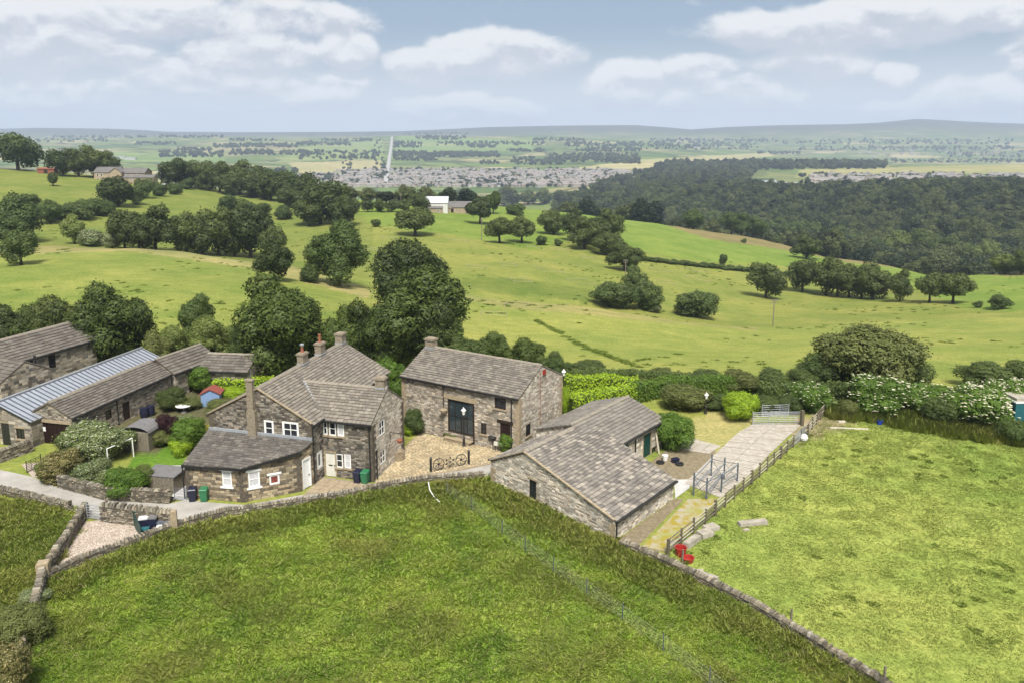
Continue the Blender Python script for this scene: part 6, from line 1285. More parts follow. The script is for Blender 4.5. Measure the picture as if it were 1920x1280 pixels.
# ---------------------------------------------------------------- shrubs and hedges of the farm
def B(px, top, base, wpx, leaf, label, name='garden_shrub', bloom=0, cat='bush', lod='near', shape='bush', ymin=36): return T(px, top, base, wpx, leaf, name, label, shape, lod, None, ymin, cat, False, bloom)
B(186,782,868,135,'silver','large grey green shrub with pale leaf tips before the cart shed'); B(122,832,905,90,'tan','cream blossomed shrub at the corner of the garden wall'); B(172,858,915,85,'silver','white flowering shrub behind the garden front wall'); B(240,868,928,84,'green','bright green rounded shrub leaning over the garden front wall'); B(183,862,905,44,'lime','yellow green shrub next to the goal')
B(360,770,845,80,'green','big rounded green shrub beside the lawn'); B(342,775,800,50,'silver','silver topped bush behind the rounded green shrub'); B(392,790,830,36,'gold','yellow variegated bush beside the lean-to roof'); B(294,780,832,30,'gold','golden bush next to the curved roof shed'); B(318,765,830,44,'purple','dark purple leaved shrub between the golden bush and the green shrub')
B(150,800,868,80,'green2','leafy green shrub beside the cart shed door'); B(300,800,842,52,'olive','olive shrub behind the lawn beside the golden bush'); B(338,808,852,50,'lime','bright lime green shrub at the back of the lawn'); B(95,850,900,60,'green2','green shrub beside the low iron gate'); B(270,868,918,60,'green2','leafy shrub between the garden wall and the felt roofed store')
B(320,720,768,60,'green2','leafy shrub against the stone outhouse wall'); B(430,720,752,60,'lime','bright shrub at the end of the vivid laurel hedge')
B(383,678,735,76,'green','tall rounded green shrub in front of the garden outhouse'); B(446,690,726,44,'thorn','clipped dome of dark evergreen by the garden outhouse'); B(420,742,775,70,'olive','grey green shrub bed behind the lean-to ridge'); B(350,745,770,60,'olive','low plants on the garden terrace'); B(255,640,700,40,'olive','small shrub at the back of the metal roof')
B(728,648,760,88,'green','tall green climber mass between the farmhouse and the barn'); B(735,646,690,60,'gold','yellow flowering top of the climber beside the farmhouse'); B(776,760,815,52,'thorn','dark green shrub against the barn front'); B(766,788,818,36,'lime','bright leaved plant at the foot of the barn front'); B(822,758,790,24,'thorn','bushy plant in a basket on the barn front',lod='mid'); B(956,802,850,46,'green','clipped round evergreen beside the barn door')
B(924,798,824,26,'thorn','small plant growing in the bowl planter',lod='mid'); B(848,808,826,40,'olive','low plants along the foot of the glazed entrance',lod='mid')
B(1262,755,838,95,'green','large dense evergreen bush at the workshop corner'); B(1392,720,790,74,'lime','round light green bush beside the wide gate'); B(1290,715,768,100,'olive','spreading olive shrub on the bank behind the workshop'); B(1340,735,772,50,'thorn','dark rounded shrub beside the far lamp post')
B(1515,702,772,90,'green','elder bush with flat white flower heads near the wide gate','elder_bush',260); B(1642,694,778,120,'green','tall elder covered in white flower heads in the hedge','elder_bush',520); B(1735,715,785,110,'green','elder with white flowers behind the pallet','elder_bush',420); B(1822,705,800,130,'green','broad elder thick with white flower heads','elder_bush',620); B(1890,690,780,110,'green','elder with white flowers rising behind the teal cabin','elder_bush',620); B(1770,735,800,80,'thorn','dark undergrowth bush among the elders'); B(1905,776,828,80,'ash','leafy bush overhanging the thin paddock stakes')
B(1590,740,786,40,'olive','low shrub by the leaning stick'); B(1440,735,778,60,'thorn','dark hedge bush behind the wide gate'); B(1480,728,775,50,'thorn','dark shaded bush beside the elder near the gate')
B(1100,668,705,70,'thorn','dark bush on the field edge behind the bright hedge'); B(1180,690,715,80,'olive','low bramble bank behind the bright hedge'); B(1240,685,712,60,'olive','bramble mound at the field edge'); B(1320,690,730,80,'thorn','bramble thicket behind the olive shrub'); B(1390,690,735,80,'olive','tall bramble thicket behind the light green bush'); B(1450,690,735,80,'thorn','dense bramble thicket left of the great willow'); B(1510,680,735,70,'thorn','tangled thicket under the lower sallow')
B(40,1120,1230,110,'olive','pale ragged shrub growing over the lower dry stone wall',lod='near'); B(15,1180,1330,110,'tan','seeding shrub at the very foot of the lower wall'); B(70,1100,1140,60,'silver','small pale shrub at the stone corner pillar')
B(1058,715,785,26,'lime','climber of yellow green leaves up the barn end',shape='cone')
def hedge(label, pts, w_, h, leaf, dens=70, size=.12, z=0.0):
    P_ = [np.asarray(G2(*p), float) for p in pts]; rt = thing('hedge', label, 'hedge', (*P_[0], 0)); rng = np.random.default_rng(int(abs(P_[0][0]*100))); V_, core = [], MB()
    for a, b in zip(P_[:-1], P_[1:]):
        L = np.linalg.norm(b-a); d_ = (b-a)/L; n_ = np.array([-d_[1], d_[0]]); core.box(p3(a-n_*w_*.38-d_*.2, 0), np.append(d_*(L+.4), 0), np.append(n_*w_*.76, 0), (0, 0, h*.88)); N = int(L*(w_+2*h)*dens)
        s = rng.uniform(-.25, L+.25, N); t_ = rng.uniform(0, w_+2*h, N); side = np.where(t_ < h, -1, np.where(t_ > h+w_, 1, 0)); off = np.where(side == 0, t_-h-w_/2, side*w_/2); zz = np.where(side == -1, t_, np.where(side == 1, w_+2*h-t_, h))
        lump = 1+.10*np.sin(s*2.1+side)+.06*np.sin(s*5.3+zz*3); c = a[None]+d_[None]*s[:, None]+n_[None]*(off*lump)[:, None]; p = np.column_stack([c, zz*(1+.05*np.sin(s*1.7)+.03*np.sin(s*6))])+rng.normal(size=(N, 3))*.07
        nn = np.column_stack([n_[0]*side, n_[1]*side, (side == 0)*1.0])*.8+rng.normal(size=(N, 3))*.5; nn /= np.linalg.norm(nn, axis=1)[:, None]; ax = np.cross(nn, rng.normal(size=(N, 3))); ax /= np.linalg.norm(ax, axis=1)[:, None]; bx = np.cross(nn, ax); sz = size*rng.uniform(.6, 1.3, N)[:, None]
        V_.append(np.stack([p-ax*sz, p+bx*sz*.55, p+ax*sz, p-bx*sz*.55], 1).reshape(-1, 3))
    v = np.concatenate(V_); n = len(v)//4; me = raw_mesh('foliage', v, np.arange(n*4), np.full(n, 4)); me.materials[0] = LEAF[leaf]; o = link('foliage', me, rt); core.obj('dark_core', LEAF['dark'], rt); return rt  # solid dark box added inside the hedge to block the view through its leaves
hedge('bright yellow green laurel hedge in front, behind the workshop', [(1072,778),(1120,770),(1180,757)], 1.6, 2.1, 'lime'); hedge('bright laurel hedge further back behind the barn end', [(1062,738),(1130,735),(1190,740)], 1.5, 1.9, 'lime'); hedge('darker green clipped hedge running on towards the light green bush', [(1185,752),(1260,738),(1370,736)], 1.7, 1.8, 'green'); hedge('vivid green laurel hedge between garden and farmhouse', [(405,742),(455,738),(510,735)], 1.5, 1.7, 'lime'); hedge('dark field hedge behind the bright hedges', [(1040,712),(1180,716),(1300,722),(1420,732)], 1.6, 1.3, 'thorn')
hedge('rough thorn hedge behind the elders', [(1430,756),(1560,755),(1720,768),(1900,782),(2050,800)], 2.0, 2.0, 'thorn', 45, .16)

# ---------------------------------------------------------------- scattering of uncountable foliage
def scatter(name, pts, rots, scales, idx, protos, label=None, cat=None):
    me = bpy.data.meshes.new(name); me.vertices.add(len(pts)); me.vertices.foreach_set('co', np.asarray(pts, 'f').ravel())
    a = me.attributes.new('rot', 'FLOAT_VECTOR', 'POINT'); a.data.foreach_set('vector', np.asarray(rots, 'f').ravel())
    a = me.attributes.new('scl', 'FLOAT_VECTOR', 'POINT'); a.data.foreach_set('vector', np.asarray(scales, 'f').ravel())
    a = me.attributes.new('idx', 'INT', 'POINT'); a.data.foreach_set('value', np.asarray(idx, 'i'))
    o = bpy.data.objects.new(name, me); COL.objects.link(o); o['kind'] = 'stuff'
    if label: o['label'] = label; o['category'] = cat
    ng = bpy.data.node_groups.new(name, 'GeometryNodeTree'); ng.interface.new_socket('Geometry', in_out='INPUT', socket_type='NodeSocketGeometry'); ng.interface.new_socket('Geometry', in_out='OUTPUT', socket_type='NodeSocketGeometry')
    N = ng.nodes; gi = N.new('NodeGroupInput'); go = N.new('NodeGroupOutput'); iop = N.new('GeometryNodeInstanceOnPoints'); jn = N.new('GeometryNodeJoinGeometry')
    for p in reversed(protos):
        oi = N.new('GeometryNodeObjectInfo'); oi.inputs['Object'].default_value = p; oi.inputs['As Instance'].default_value = True; ng.links.new(oi.outputs['Geometry'], jn.inputs[0])
    def att(nm, dt):
        n = N.new('GeometryNodeInputNamedAttribute'); n.data_type = dt; n.inputs['Name'].default_value = nm; return n.outputs['Attribute']
    iop.inputs['Pick Instance'].default_value = True; ng.links.new(gi.outputs[0], iop.inputs['Points']); ng.links.new(jn.outputs[0], iop.inputs['Instance']); ng.links.new(att('idx', 'INT'), iop.inputs['Instance Index'])
    er = N.new('FunctionNodeEulerToRotation'); ng.links.new(att('rot', 'FLOAT_VECTOR'), er.inputs[0]); ng.links.new(er.outputs[0], iop.inputs['Rotation']); ng.links.new(att('scl', 'FLOAT_VECTOR'), iop.inputs['Scale'])
    ng.links.new(iop.outputs[0], go.inputs[0]); md = o.modifiers.new('scatter', 'NODES'); md.node_group = ng; return o
def proto(me, mat, name):
    m2 = me.copy(); m2.materials.clear(); m2.materials.append(mat); return bpy.data.objects.new(name, m2)   # not linked: only instanced
FARP = [proto(crown(s, 'far', v), LEAF['forest'], 'woodland_crown') for s in ('round', 'bush') for v in range(3)]
LOWP = [proto(crown(s, 'low', v), LEAF['forest'], 'woodland_crown') for s in ('round', 'bush') for v in range(3)]
# valley woodland on the right
rg = np.random.default_rng(21)
def edge(px): return np.interp(px, [1000, 1100, 1200, 1300, 1440, 1560, 1680, 1800, 1920, 2300], [575, 560, 520, 560, 570, 510, 450, 395, 350, 345])
def wood(n, y0, y1, sp, h):
    Y = np.sqrt(rg.uniform(y0**2, y1**2, n)); u_ = rg.uniform(.02, .80, n); X = u_*Y; return X, Y
P_, S_ = [], []
for (n, y0, y1, h) in ((4600, 330, 1180, 16.5), (3600, 1180, 2750, 17.5)):
    X, Y = wood(n, y0, y1, 0, h); Z = zf(X, Y); px, py = PX(X, Y, Z); ok = (px > 1040) & (Y > edge(px)) & (px < 2350)
    # open land beyond the first wooded slope on the right; the wooded hill further back
    open_ = (Y > 1130) & (px > np.interp(Y, [1130, 1300, 1500, 2200, 2300], [1490, 1440, 1400, 1420, 1500])) & (Y < 2230)
    open_ |= (Y > 1500) & (px < np.interp(Y, [1500, 2000, 2700], [1080, 1190, 1250])) | ((Y > 2230) & ((px > 1660) | (px < 1230)))
    ok &= ~open_; X, Y, Z = X[ok], Y[ok], Z[ok]; s = h*rg.uniform(.7, 1.25, len(X)); P_.append(np.column_stack([X, Y, Z-.5])); S_.append(np.column_stack([s*rg.uniform(.9, 1.25, len(X)), s*rg.uniform(.9, 1.25, len(X)), s*rg.uniform(.8, 1.05, len(X))]))
P_ = np.concatenate(P_); S_ = np.concatenate(S_); near_ = P_[:, 1] < 900
for nm, msk, pr in (('valley_woodland', near_, LOWP), ('far_woodland', ~near_, FARP)):
    k = msk.sum(); scatter(nm, P_[msk], np.column_stack([np.zeros((k, 2)), rg.uniform(0, 6.28, k)]), S_[msk], rg.integers(0, 6, k), pr, 'dense dark woodland filling the valley side' if nm[0] == 'v' else 'hazy woodland on the further valley slopes and hill', 'woodland')
# belts and copses among the far fields (photo rectangles: columns, rows of the ground, number, height)
BELTS = [(758,880,250,253,60,14),(780,875,257,263,70,14),(738,790,268,278,70,14),(738,936,287,296,330,13),(735,820,297,303,60,10),(880,930,275,278,50,12),(1000,1100,261,266,60,13),(1060,1200,268,276,90,13),(1030,1200,290,300,150,12),(950,1020,282,286,50,12),(1080,1200,280,286,80,12),(560,660,268,274,60,13),(600,700,262,266,50,13),(400,560,272,278,110,15),(300,420,286,296,90,13),(430,620,284,292,110,13),(560,720,285,300,90,12),(820,1020,268,274,90,14),(960,1180,298,306,110,13),(1220,1440,262,268,120,16),(1440,1900,262,272,160,16),(1500,1900,276,284,140,15),(100,420,256,260,90,17),(430,520,262,266,40,13),(330,400,280,284,40,12),(250,330,268,273,40,12),(700,722,260,345,60,10),(640,660,300,330,20,9),(900,1060,303,310,60,10),(1200,1420,268,276,120,14),(1100,1420,275,282,90,13),(1420,1500,286,290,60,13),(1660,1920,300,306,110,11),(1500,1760,330,334,40,9),(1530,1560,326,332,12,9),(640,1150,318,352,520,9),(1500,1920,328,350,120,9),(560,640,330,345,40,11),(480,560,318,328,30,11),(0,200,262,268,50,13),(1760,1920,286,296,60,13),(1150,1200,300,308,50,11),(860,980,336,352,60,11)]
P_, S_ = [], []
for (x0, x1, r0, r1, n, h) in BELTS:
    for _ in range(n):
        p = hit(rg.uniform(x0, x1), rg.uniform(r0, r1), 1150); s = h*rg.uniform(.7, 1.3); P_.append(p-np.array([0, 0, .4])); S_.append((s*rg.uniform(.9, 1.5), s*rg.uniform(.9, 1.5), s))
k = len(P_); scatter('distant_copses', np.array(P_), np.column_stack([np.zeros((k, 2)), rg.uniform(0, 6.28, k)]), np.array(S_), rg.integers(0, 6, k), FARP, 'scattered far copses, hedgerow trees and shelter belts among the fields', 'trees')
# ---------------------------------------------------------------- distant road
rd = [hit(px, row, 1500)[:2] for px, row in ((722,346),(724,330),(727,312),(730,296),(732,280),(734,266),(735,257))]; mb = MB(); A_, B_ = np.array(rd[0]), np.array(rd[-1]); n = 50; prev = None
for k in range(n+1):
    c = A_+(B_-A_)*k/n; d_ = (B_-A_)/np.linalg.norm(B_-A_); s = np.array([-d_[1], d_[0]])*7.0; q = [np.array([*(c+s), zf1(*(c+s))+1.6]), np.array([*(c-s), zf1(*(c-s))+1.6])]
    if prev: mb.face([prev[0], prev[1], q[1], q[0]])
    prev = q
M_FROAD = simple('pale_far_road', (0.36, 0.35, 0.34), (0.30, 0.29, 0.28), .05, .9); struct(mb.obj('valley_road', M_FROAD))
# ---------------------------------------------------------------- the town: small stone houses
M_TW = [simple('town_stone_a', (0.36, 0.33, 0.285), (0.29, 0.265, 0.23), .2, .9), simple('town_render', (0.47, 0.46, 0.44), (0.39, 0.38, 0.36), .2, .9), simple('town_brick', (0.33, 0.26, 0.21), (0.27, 0.21, 0.17), .2, .9)]
M_TR = [simple('town_slate', (0.24, 0.23, 0.22), (0.18, 0.17, 0.165), .2, .8), simple('town_tile', (0.26, 0.225, 0.20), (0.21, 0.18, 0.16), .2, .8)]
def house_mesh(L, D, h, r, wm, rm):
    mb = MB(); mb.hexa([(-L/2, -D/2, -2), (L/2, -D/2, -2), (L/2, D/2, -2), (-L/2, D/2, -2), (-L/2, -D/2, h), (L/2, -D/2, h), (L/2, D/2, h), (-L/2, D/2, h)], skip=(0, 1))
    for s in (-1, 1): mb.face([(s*L/2, -D/2, h), (s*L/2, D/2, h), (s*L/2, 0, h+r)])
    e = .35
    for s in (-1, 1): mb.hexa([(-L/2-e, s*(D/2+e), h-.2), (L/2+e, s*(D/2+e), h-.2), (L/2+e, 0, h+r), (-L/2-e, 0, h+r), (-L/2-e, s*(D/2+e), h), (L/2+e, s*(D/2+e), h), (L/2+e, 0, h+r+.25), (-L/2-e, 0, h+r+.25)], None, 1)
    mb.cbox((L/2-.8, 0, h+r*.6), .9, .9, r*.4+1.2); return mb
HM = [[house_mesh(L, D, h, r, 0, 0), (wm, rm)] for (L, D, h, r, wm, rm) in ((11, 8, 5.5, 2.6, 0, 0), (24, 8.5, 5.6, 2.7, 0, 0), (9, 8, 5.2, 2.8, 1, 1), (14, 9, 5.4, 3, 2, 0), (32, 9, 5.8, 2.6, 0, 1), (12, 9, 3.2, 2.6, 1, 0))]
HMS = [h.mesh('town_house', [M_TW[wm], M_TR[rm]]) for h, (wm, rm) in HM]
HN = ['stone house with grey slate roof', 'terrace of stone houses with slate roof', 'pale rendered house with brown tiled roof', 'brick house with grey roof', 'long stone terrace with brown roof', 'low pale bungalow with grey roof']
spots = []
for (x0, x1, r0, r1, n, where, yw) in ((640,1150,320,352,1000,'valley town beside the straight road',.5),(1100,1210,322,342,60,'valley town beside the straight road',.2),(1520,1935,329,352,330,'hillside estate beyond the wood',-.3),(1600,1935,280,296,60,'far hazy village under the moor',.2),(560,650,326,345,50,'valley town beside the straight road',.4)):
    for _ in range(n):
        px, r = rg.uniform(x0, x1), rg.uniform(r0, r1)
        if 716 < px < 732 and r < 350: continue
        p = hit(px, r, 1150); spots.append((p, yw+rg.choice([0, PI/2])+rg.normal()*.12, where))
spots.sort(key=lambda s: s[0][1]); rest = [MB()]
picked = set(); cnt = 0
for i, (p, yw, where) in enumerate(spots):
    j = int(rg.integers(0, 6))
    if cnt < 300 and (where[0] != 'f') and i % 3 != 2:
        o = bpy.data.objects.new('town_house', HMS[j]); COL.objects.link(o); o.location = p; o.rotation_euler[2] = yw; tag(o, f'{HN[j]} in the {where}', 'house', f'houses of the {where}'); cnt += 1
    else:
        h = HM[j][0]; c, s = math.cos(yw), math.sin(yw); n0 = len(rest[0].v); wm, rm = HM[j][1]
        rest[0].v += [(p[0]+c*x-s*y, p[1]+s*x+c*y, p[2]+z) for x, y, z in h.v]; rest[0].f += [tuple(n0+q for q in f) for f in h.f]; rest[0].c += h.c; rest[0].mi += [(3+rm if q else wm) for q in h.mi]
o = rest[0].obj('far_houses', M_TW+M_TR, None, 'stuff'); o['label'] = 'mass of small far houses of the valley towns'; o['category'] = 'houses'
# farm sheds beyond the wood
for (px, r, L, lab) in ((1468,350,60,'long pale roofed farm shed in the clearing beyond the wood'),(1440,346,30,'short pale roofed farm shed in the clearing'),(1305,279,45,'white roofed shed in the far fields'),(245,300,40,'pale industrial shed roof beyond the left crest'),(222,298,50,'long pale works roof beyond the left crest')):
    p = hit(px, r, 1100); hm = house_mesh(L, 16, 5, 2.5, 0, 0); me = hm.mesh('farm_shed', [M_TW[1], M_LEAD]); o = bpy.data.objects.new('farm_shed', me); COL.objects.link(o); o.location = p; tag(o, lab, 'shed')
# ---------------------------------------------------------------- hill barn and hilltop house
def small_house(name, label, px, row, ymin, parts, cat='house', yaw=0.0):
    p = hit(px, row, ymin); rt = thing(name, label, cat, p); c, s = math.cos(yaw), math.sin(yaw)
    def tf(x, y, z): return (p[0]+c*x-s*y, p[1]+s*x+c*y, p[2]+z)
    for (x, y, L, D, h, r, wm, rm, wins, doors, turn) in parts:
        sw = (lambda a, b: (x+a, y+b)) if not turn else (lambda a, b: (x-b, y+a)); w_ = MB(); w_.hexa([tf(*sw(a*L/2, b*D/2), -1.5) for a, b in ((-1, -1), (1, -1), (1, 1), (-1, 1))]+[tf(*sw(a*L/2, b*D/2), h) for a, b in ((-1, -1), (1, -1), (1, 1), (-1, 1))])
        for sd in (-1, 1): w_.face([tf(*sw(sd*L/2, -D/2), h), tf(*sw(sd*L/2, D/2), h), tf(*sw(sd*L/2, 0), h+r)])
        w_.obj('wall', wm, rt); r_ = MB(); e = .3
        for sd in (-1, 1): r_.hexa([tf(*sw(a, b), z) for a, b, z in ((-L/2-e, sd*(D/2+e), h-.1), (L/2+e, sd*(D/2+e), h-.1), (L/2+e, 0, h+r), (-L/2-e, 0, h+r), (-L/2-e, sd*(D/2+e), h+.1), (L/2+e, sd*(D/2+e), h+.1), (L/2+e, 0, h+r+.2), (-L/2-e, 0, h+r+.2))])
        r_.obj('roof', rm, rt)
        for (fx, z0, ww, hh) in wins:
            f_ = MB(); f_.hexa([tf(*sw(fx+a*ww/2, -D/2-b), z) for z, in ((z0,), (z0+hh,)) for a, b in ((-1, .06), (1, .06), (1, -.05), (-1, -.05))]); wo = f_.obj('window', M_WHITE, rt); g_ = MB(); g_.hexa([tf(*sw(fx+a*(ww/2-.12), -D/2-b), z) for z in (z0+.12, z0+hh-.12) for a, b in ((-1, .09), (1, .09), (1, .03), (-1, .03))]); g_.obj('pane', M_GLASS, wo)
        for (fx, ww, hh) in doors: f_ = MB(); f_.hexa([tf(*sw(fx+a*ww/2, -D/2-b), z) for z in (0, hh) for a, b in ((-1, .06), (1, .06), (1, -.05), (-1, -.05))]); f_.obj('door', M_DKWOOD, rt)
    return rt
ws2 = simple('hill_house_stone', (0.36, 0.29, 0.20), (0.27, 0.215, 0.15), .8, .9); gr2 = simple('hill_house_slate', (0.15, 0.14, 0.135), (0.11, 0.105, 0.10), .6, .85); wh2 = simple('whitewash', (0.62, 0.61, 0.58), (0.52, 0.51, 0.48), .8, .9); pr2 = simple('pale_sheet_roof', (0.48, 0.50, 0.52), (0.40, 0.42, 0.44), .6, .6)
small_house('hilltop_house', 'large stone house with grey roofs on the left hilltop', 222, 341, 300, [(-4, 0, 13, 9, 5, 2.6, ws2, gr2, [(-4.5, 3, 1, 1.4), (-2.5, 3, 1, 1.4), (3.5, 3, 1.2, 1.4), (-4.5, .6, 1, 1.5), (4.5, .6, 1, 1.4)], [(0.5, 2, 2.4)], False), (9, 1, 14, 9, 4.6, 2.4, ws2, gr2, [(-3, 2.6, 1.2, 1.4), (0, 2.6, 1.2, 1.4), (3, 2.6, 1.2, 1.4)], [], False), (2, -3.5, 6, 6, 5, 2.5, ws2, gr2, [], [], True), (14, -4, 16, 5, 2.4, 1.2, ws2, gr2, [(-4, .8, 1, 1), (0, .8, 1, 1), (4, .8, 1, 1)], [], False)])
small_house('brick_garage', 'low red brick building beside the hilltop row of trees', 90, 326, 300, [(0, 0, 9, 4, 2.6, .5, M_BRICK, M_BRICK, [], [(0, 2, 2)], False)], 'building')
small_house('field_shelter', 'small open shed with pale roof below the hilltop house', 301, 354, 300, [(0, 0, 5.5, 3.5, 1.9, .3, M_DKWOOD, pr2, [], [(0, 3, 1.6)], False)], 'shed'); small_house('hill_cottage', 'brown cottage gable among trees right of the hilltop house', 298, 312, 400, [(0, 0, 8, 7, 4.5, 3, M_BRICK, gr2, [(-2, 1, 1, 1.2)], [], True)])
small_house('hill_barn', 'whitewashed hill barn with pale sheet roof beside a stone ruin', 820, 397, 300, [(0, 0, 11, 8, 4.6, 2.8, wh2, pr2, [(-3, 2.6, 1, 1.2), (2.5, .6, 1.2, 1.4)], [(0, 1.6, 2.2)], False), (-1, -5.2, 8, 3, 2.2, .8, ws2, gr2, [(2, .7, 1, 1)], [], False)], 'barn'); small_house('stone_ruin', 'long low stone barn with brown roof right of the whitewashed barn', 858, 399, 300, [(0, 0, 15, 8, 3.0, 2.6, ws2, M_TILE_D and gr2, [], [(-3, 2.5, 2.4)], False), (-6, -3, 6, 6, 2.5, 1.5, ws2, ws2, [], [], True)], 'barn')
# ---------------------------------------------------------------- grass
def grass_proto(name, size, n, blades, h, wid, lean, seed, mat):
    rng = np.random.default_rng(seed); N = n*blades; c = np.repeat(rng.uniform(-size/2, size/2, (n, 2)), blades, 0)+rng.normal(size=(N, 2))*.05; a = rng.uniform(0, 6.28, N); hh = np.repeat(rng.uniform(h[0], h[1], n), blades)*rng.uniform(.6, 1.1, N); l = rng.uniform(.45, 1.0, N)*lean*2.0*hh; hh = hh*.8; d_ = np.stack([np.cos(a), np.sin(a)], 1); s = np.stack([-d_[:, 1], d_[:, 0]], 1)*wid*rng.uniform(.6, 1.3, N)[:, None]
    b0 = np.column_stack([c-s, np.full(N, -.04)]); b1 = np.column_stack([c+s, np.full(N, -.04)]); m0 = np.column_stack([c-s*.7+d_*(l*.4)[:, None], hh*.6]); m1 = np.column_stack([c+s*.7+d_*(l*.4)[:, None], hh*.6]); t_ = np.column_stack([c+d_*l[:, None], hh])
    v = np.stack([m0, t_, m1, b1, b0], 1).reshape(-1, 3); nb = np.column_stack([-d_*hh[:, None], l]); nb /= np.linalg.norm(nb, axis=1)[:, None]; nb = nb*.55+np.array([0, 0, .75])+rng.normal(size=(N, 3))*.18; me = raw_mesh(name, v, np.arange(N*5), np.full(N, 5), np.repeat(nb, 5, 0)); me.materials[0] = mat; return bpy.data.objects.new(name, me)
def grass_mat(name, a, b, c, d, p1=.11, p2=.55):
    m, t = new_mat(name); p = pos(t); g = t.new('ShaderNodeNewGeometry').outputs['Random Per Island']; n1 = t.noise(p, p1, 3, .6); n2 = t.noise(p, p2, 3, .65)
    col = t.mix(t.smooth(n1, .32, .68), a, b); col = t.mix(t.smooth(n2, .38, .7), col, c); col = t.mix(t.smooth(g, .82, .9, 0, .75), col, d); return finish(m, t, col, .6, None, spec=.2, transl=.25)
M_GLONG = grass_mat('meadow_grass_blades', (0.26, 0.41, 0.06), (0.57, 0.66, 0.14), (0.43, 0.58, 0.085), (0.62, 0.57, 0.29), .22, .9); M_GTALL = grass_mat('rank_grass_blades', (0.30, 0.40, 0.07), (0.46, 0.48, 0.12), (0.36, 0.43, 0.09), (0.62, 0.54, 0.30)); M_GSHORT = grass_mat('paddock_grass_blades', (0.235, 0.31, 0.065), (0.32, 0.385, 0.095), (0.275, 0.345, 0.075), (0.42, 0.40, 0.17))
GL = [grass_proto('long_grass', 1.5, 75, 4, (.12, .36), .012, .7, 3+k, M_GLONG) for k in range(3)]; GTP = [grass_proto('rank_grass', 1.4, 62, 4, (.3, .7), .013, .45, 13+k, M_GTALL) for k in range(3)]; GS = [grass_proto('short_grass', 1.6, 170, 4, (.02, .06), .008, .9, 23+k, M_GSHORT) for k in range(3)]
solid = [LANE, GRAVEL, [tuple(q) for q in (GA, GB, GE, GD)], ccw(GP([(1152,1018),(1264,936),(1345,936),(1256,1042),(1195,1034)]))]
def lay(name, poly, step, protos, sc, keep=None, jitter=.5, avoid=True, lab=''):
    poly = np.array(poly); x0, y0 = poly.min(0); x1, y1 = poly.max(0); gx_, gy_ = np.meshgrid(np.arange(x0, x1, step), np.arange(max(y0, 30), y1, step)); x = (gx_+rg.uniform(-jitter, jitter, gx_.shape)*step).ravel(); y = (gy_+rg.uniform(-jitter, jitter, gy_.shape)*step).ravel()
    ok = inpoly(x, y, [tuple(q) for q in poly])
    if avoid:
        for s in solid: ok &= ~inpoly(x, y, s)
    z = zf(x, y); px, py = PX(x, np.maximum(y, 10), z); ok &= (px > -150) & (px < 2070) & (py < 1400)
    if keep is not None: ok &= keep(x, y)
    x, y, z = x[ok], y[ok], z[ok]; k = len(x); s = rg.uniform(sc[0], sc[1], k)
    o = scatter(name, np.column_stack([x, y, z]), np.column_stack([np.zeros((k, 2)), rg.uniform(0, 6.28, k)]), np.column_stack([rg.uniform(.9, 1.15, k), rg.uniform(.9, 1.15, k), s]), rg.integers(0, len(protos), k), protos); o['label'] = lab; o['category'] = 'grass'; return o
lay('meadow_grass', MEADOW, .82, GL, (.55, 1.25), lab='long green meadow grass in front of the farm')
lay('rough_grass', GP([(-160,945),(0,930),(128,960),(150,975),(84,1082),(70,1130),(40,1220),(0,1300),(-250,1400)]), .85, GTP, (.5, 1.0), lab='rough seeding grass outside the lower wall')
lay('paddock_grass', RFIELD, 1.0, GS, (.6, 1.5), lab='short grazed grass of the paddock')
def near_line(pts, dist):
    P_ = [np.asarray(G2(*p)) for p in pts]
    def f(x, y):
        r = np.zeros(len(x), bool); q = np.column_stack([x, y])
        for a, b in zip(P_[:-1], P_[1:]):
            ab = b-a; t_ = np.clip(((q-a)@ab)/(ab@ab), 0, 1); r |= np.linalg.norm(q-a-t_[:, None]*ab, axis=1) < dist
        return r
    return f
lay('wall_foot_grass', MEADOW, .8, GTP, (.55, 1.15), near_line([(100,1105),(150,1075),(240,1043),(330,1010),(420,985),(560,962),(640,945),(700,932),(800,918),(905,915),(1000,960),(1150,1045),(1258,1090),(1400,1160),(1650,1310),(1800,1420)], 1.5), lab='rank grass growing along the foot of the walls')
lay('hedge_foot_weeds', GP([(1545,770),(1640,770),(1740,782),(1900,805),(2060,830),(2060,850),(1880,832),(1740,812),(1640,790),(1560,785)]), .55, GTP, (1.2, 2.6), avoid=False, lab='tall weeds and nettles at the foot of the elder hedge')
def clumps(x, y): return (np.sin(x*.62+1.7*np.sin(y*.41))+np.sin(y*.83+x*.27)+.8*np.sin(x*1.7-y*1.3)) > 1.15
lay('meadow_clumps', MEADOW, .7, GTP, (.35, .75), clumps, lab='ranker clumps of seeding grass in the meadow')
M_GCL = grass_mat('clump_blades', (0.24, 0.34, 0.06), (0.31, 0.39, 0.08), (0.27, 0.36, 0.07), (0.38, 0.38, 0.15))
CLP = [grass_proto('grass_clump', .6, 34, 4, (.05, .14), .009, .8, 63+k, M_GCL) for k in range(3)]
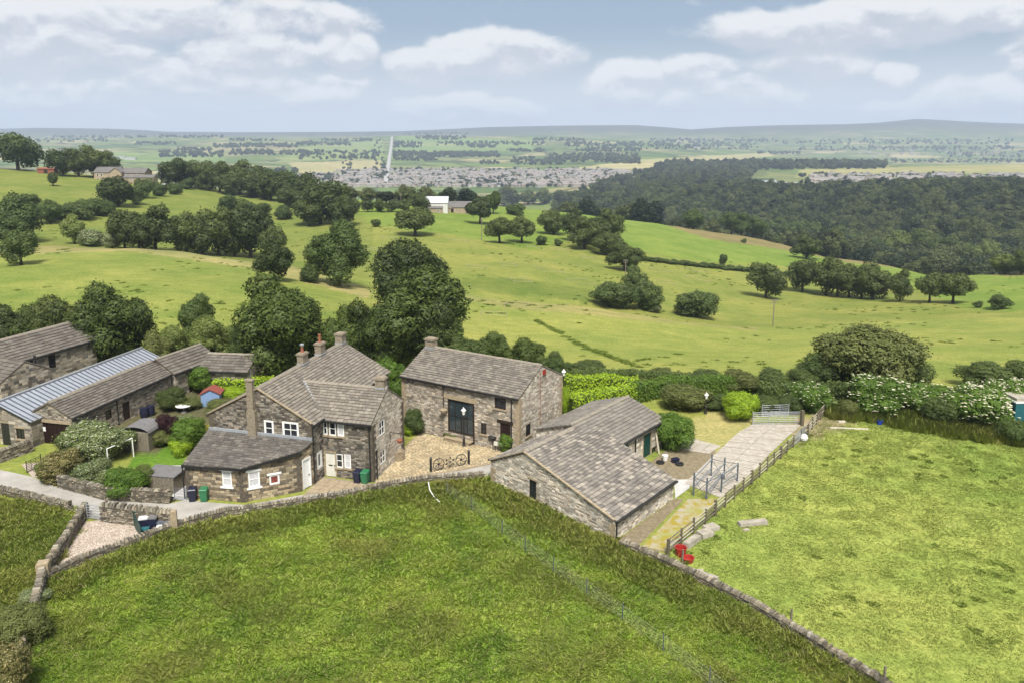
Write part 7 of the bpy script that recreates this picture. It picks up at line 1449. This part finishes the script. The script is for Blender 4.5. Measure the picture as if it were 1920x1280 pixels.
def spots_(x, y): return rg.uniform(0, 1, len(x)) < .055*np.clip(1.2+np.sin(x*.23+np.sin(y*.19)*2)+np.sin(y*.31), 0, 3)
lay('paddock_clumps', RFIELD, 1.0, CLP, (.6, 1.6), spots_, lab='darker clumps of ungrazed grass in the paddock')
n = 5200; Yt = np.sqrt(rg.uniform(98**2, 330**2, n)); Xt = rg.uniform(-.70, .70, n)*Yt; nz = np.sin(Xt*.09+2*np.sin(Yt*.05))+np.sin(Yt*.13+Xt*.04)+rg.normal(size=n)*.8; ok = nz > 1.2; Xt, Yt = Xt[ok], Yt[ok]
ln_ = [hit(px_, r_, 95)[:2] for px_, r_ in ((1004,602),(1050,626),(1100,652),(1150,672),(1200,690))]
for a, b in zip(ln_[:-1], ln_[1:]):
    f_ = rg.uniform(0, 1, 26); Xt = np.concatenate([Xt, a[0]+(b[0]-a[0])*f_+rg.normal(size=26)*.15]); Yt = np.concatenate([Yt, a[1]+(b[1]-a[1])*f_])
k = len(Xt); scatter('pasture_tussocks', np.column_stack([Xt, Yt, zf(Xt, Yt)]), np.column_stack([np.zeros((k, 2)), rg.uniform(0, 6.28, k)]), np.column_stack([rg.uniform(.8, 2.6, (k, 2)), rg.uniform(.8, 2.2, k)]), rg.integers(0, 3, k), CLP, 'coarse tussocks scattered over the pastures', 'grass')
# ---------------------------------------------------------------- haze
mb = MB(); mb.hexa([(-23000, -400, -150), (23000, -400, -150), (23000, 12600, -150), (-23000, 12600, -150), (-23000, -400, 330), (23000, -400, 330), (23000, 12600, 330), (-23000, 12600, 330)])
m = bpy.data.materials.new('air'); m.use_nodes = True; t = NT(m.node_tree); pv = t.new('ShaderNodeVolumePrincipled'); pv.inputs['Color'].default_value = (0.66, 0.80, 1.0, 1); pv.inputs['Density'].default_value = 0.00011; pv.inputs['Anisotropy'].default_value = 0.0
oo = t.new('ShaderNodeOutputMaterial'); t.link(pv.outputs[0], oo.inputs['Volume']); hz_o = mb.obj('haze', m, None, 'stuff')
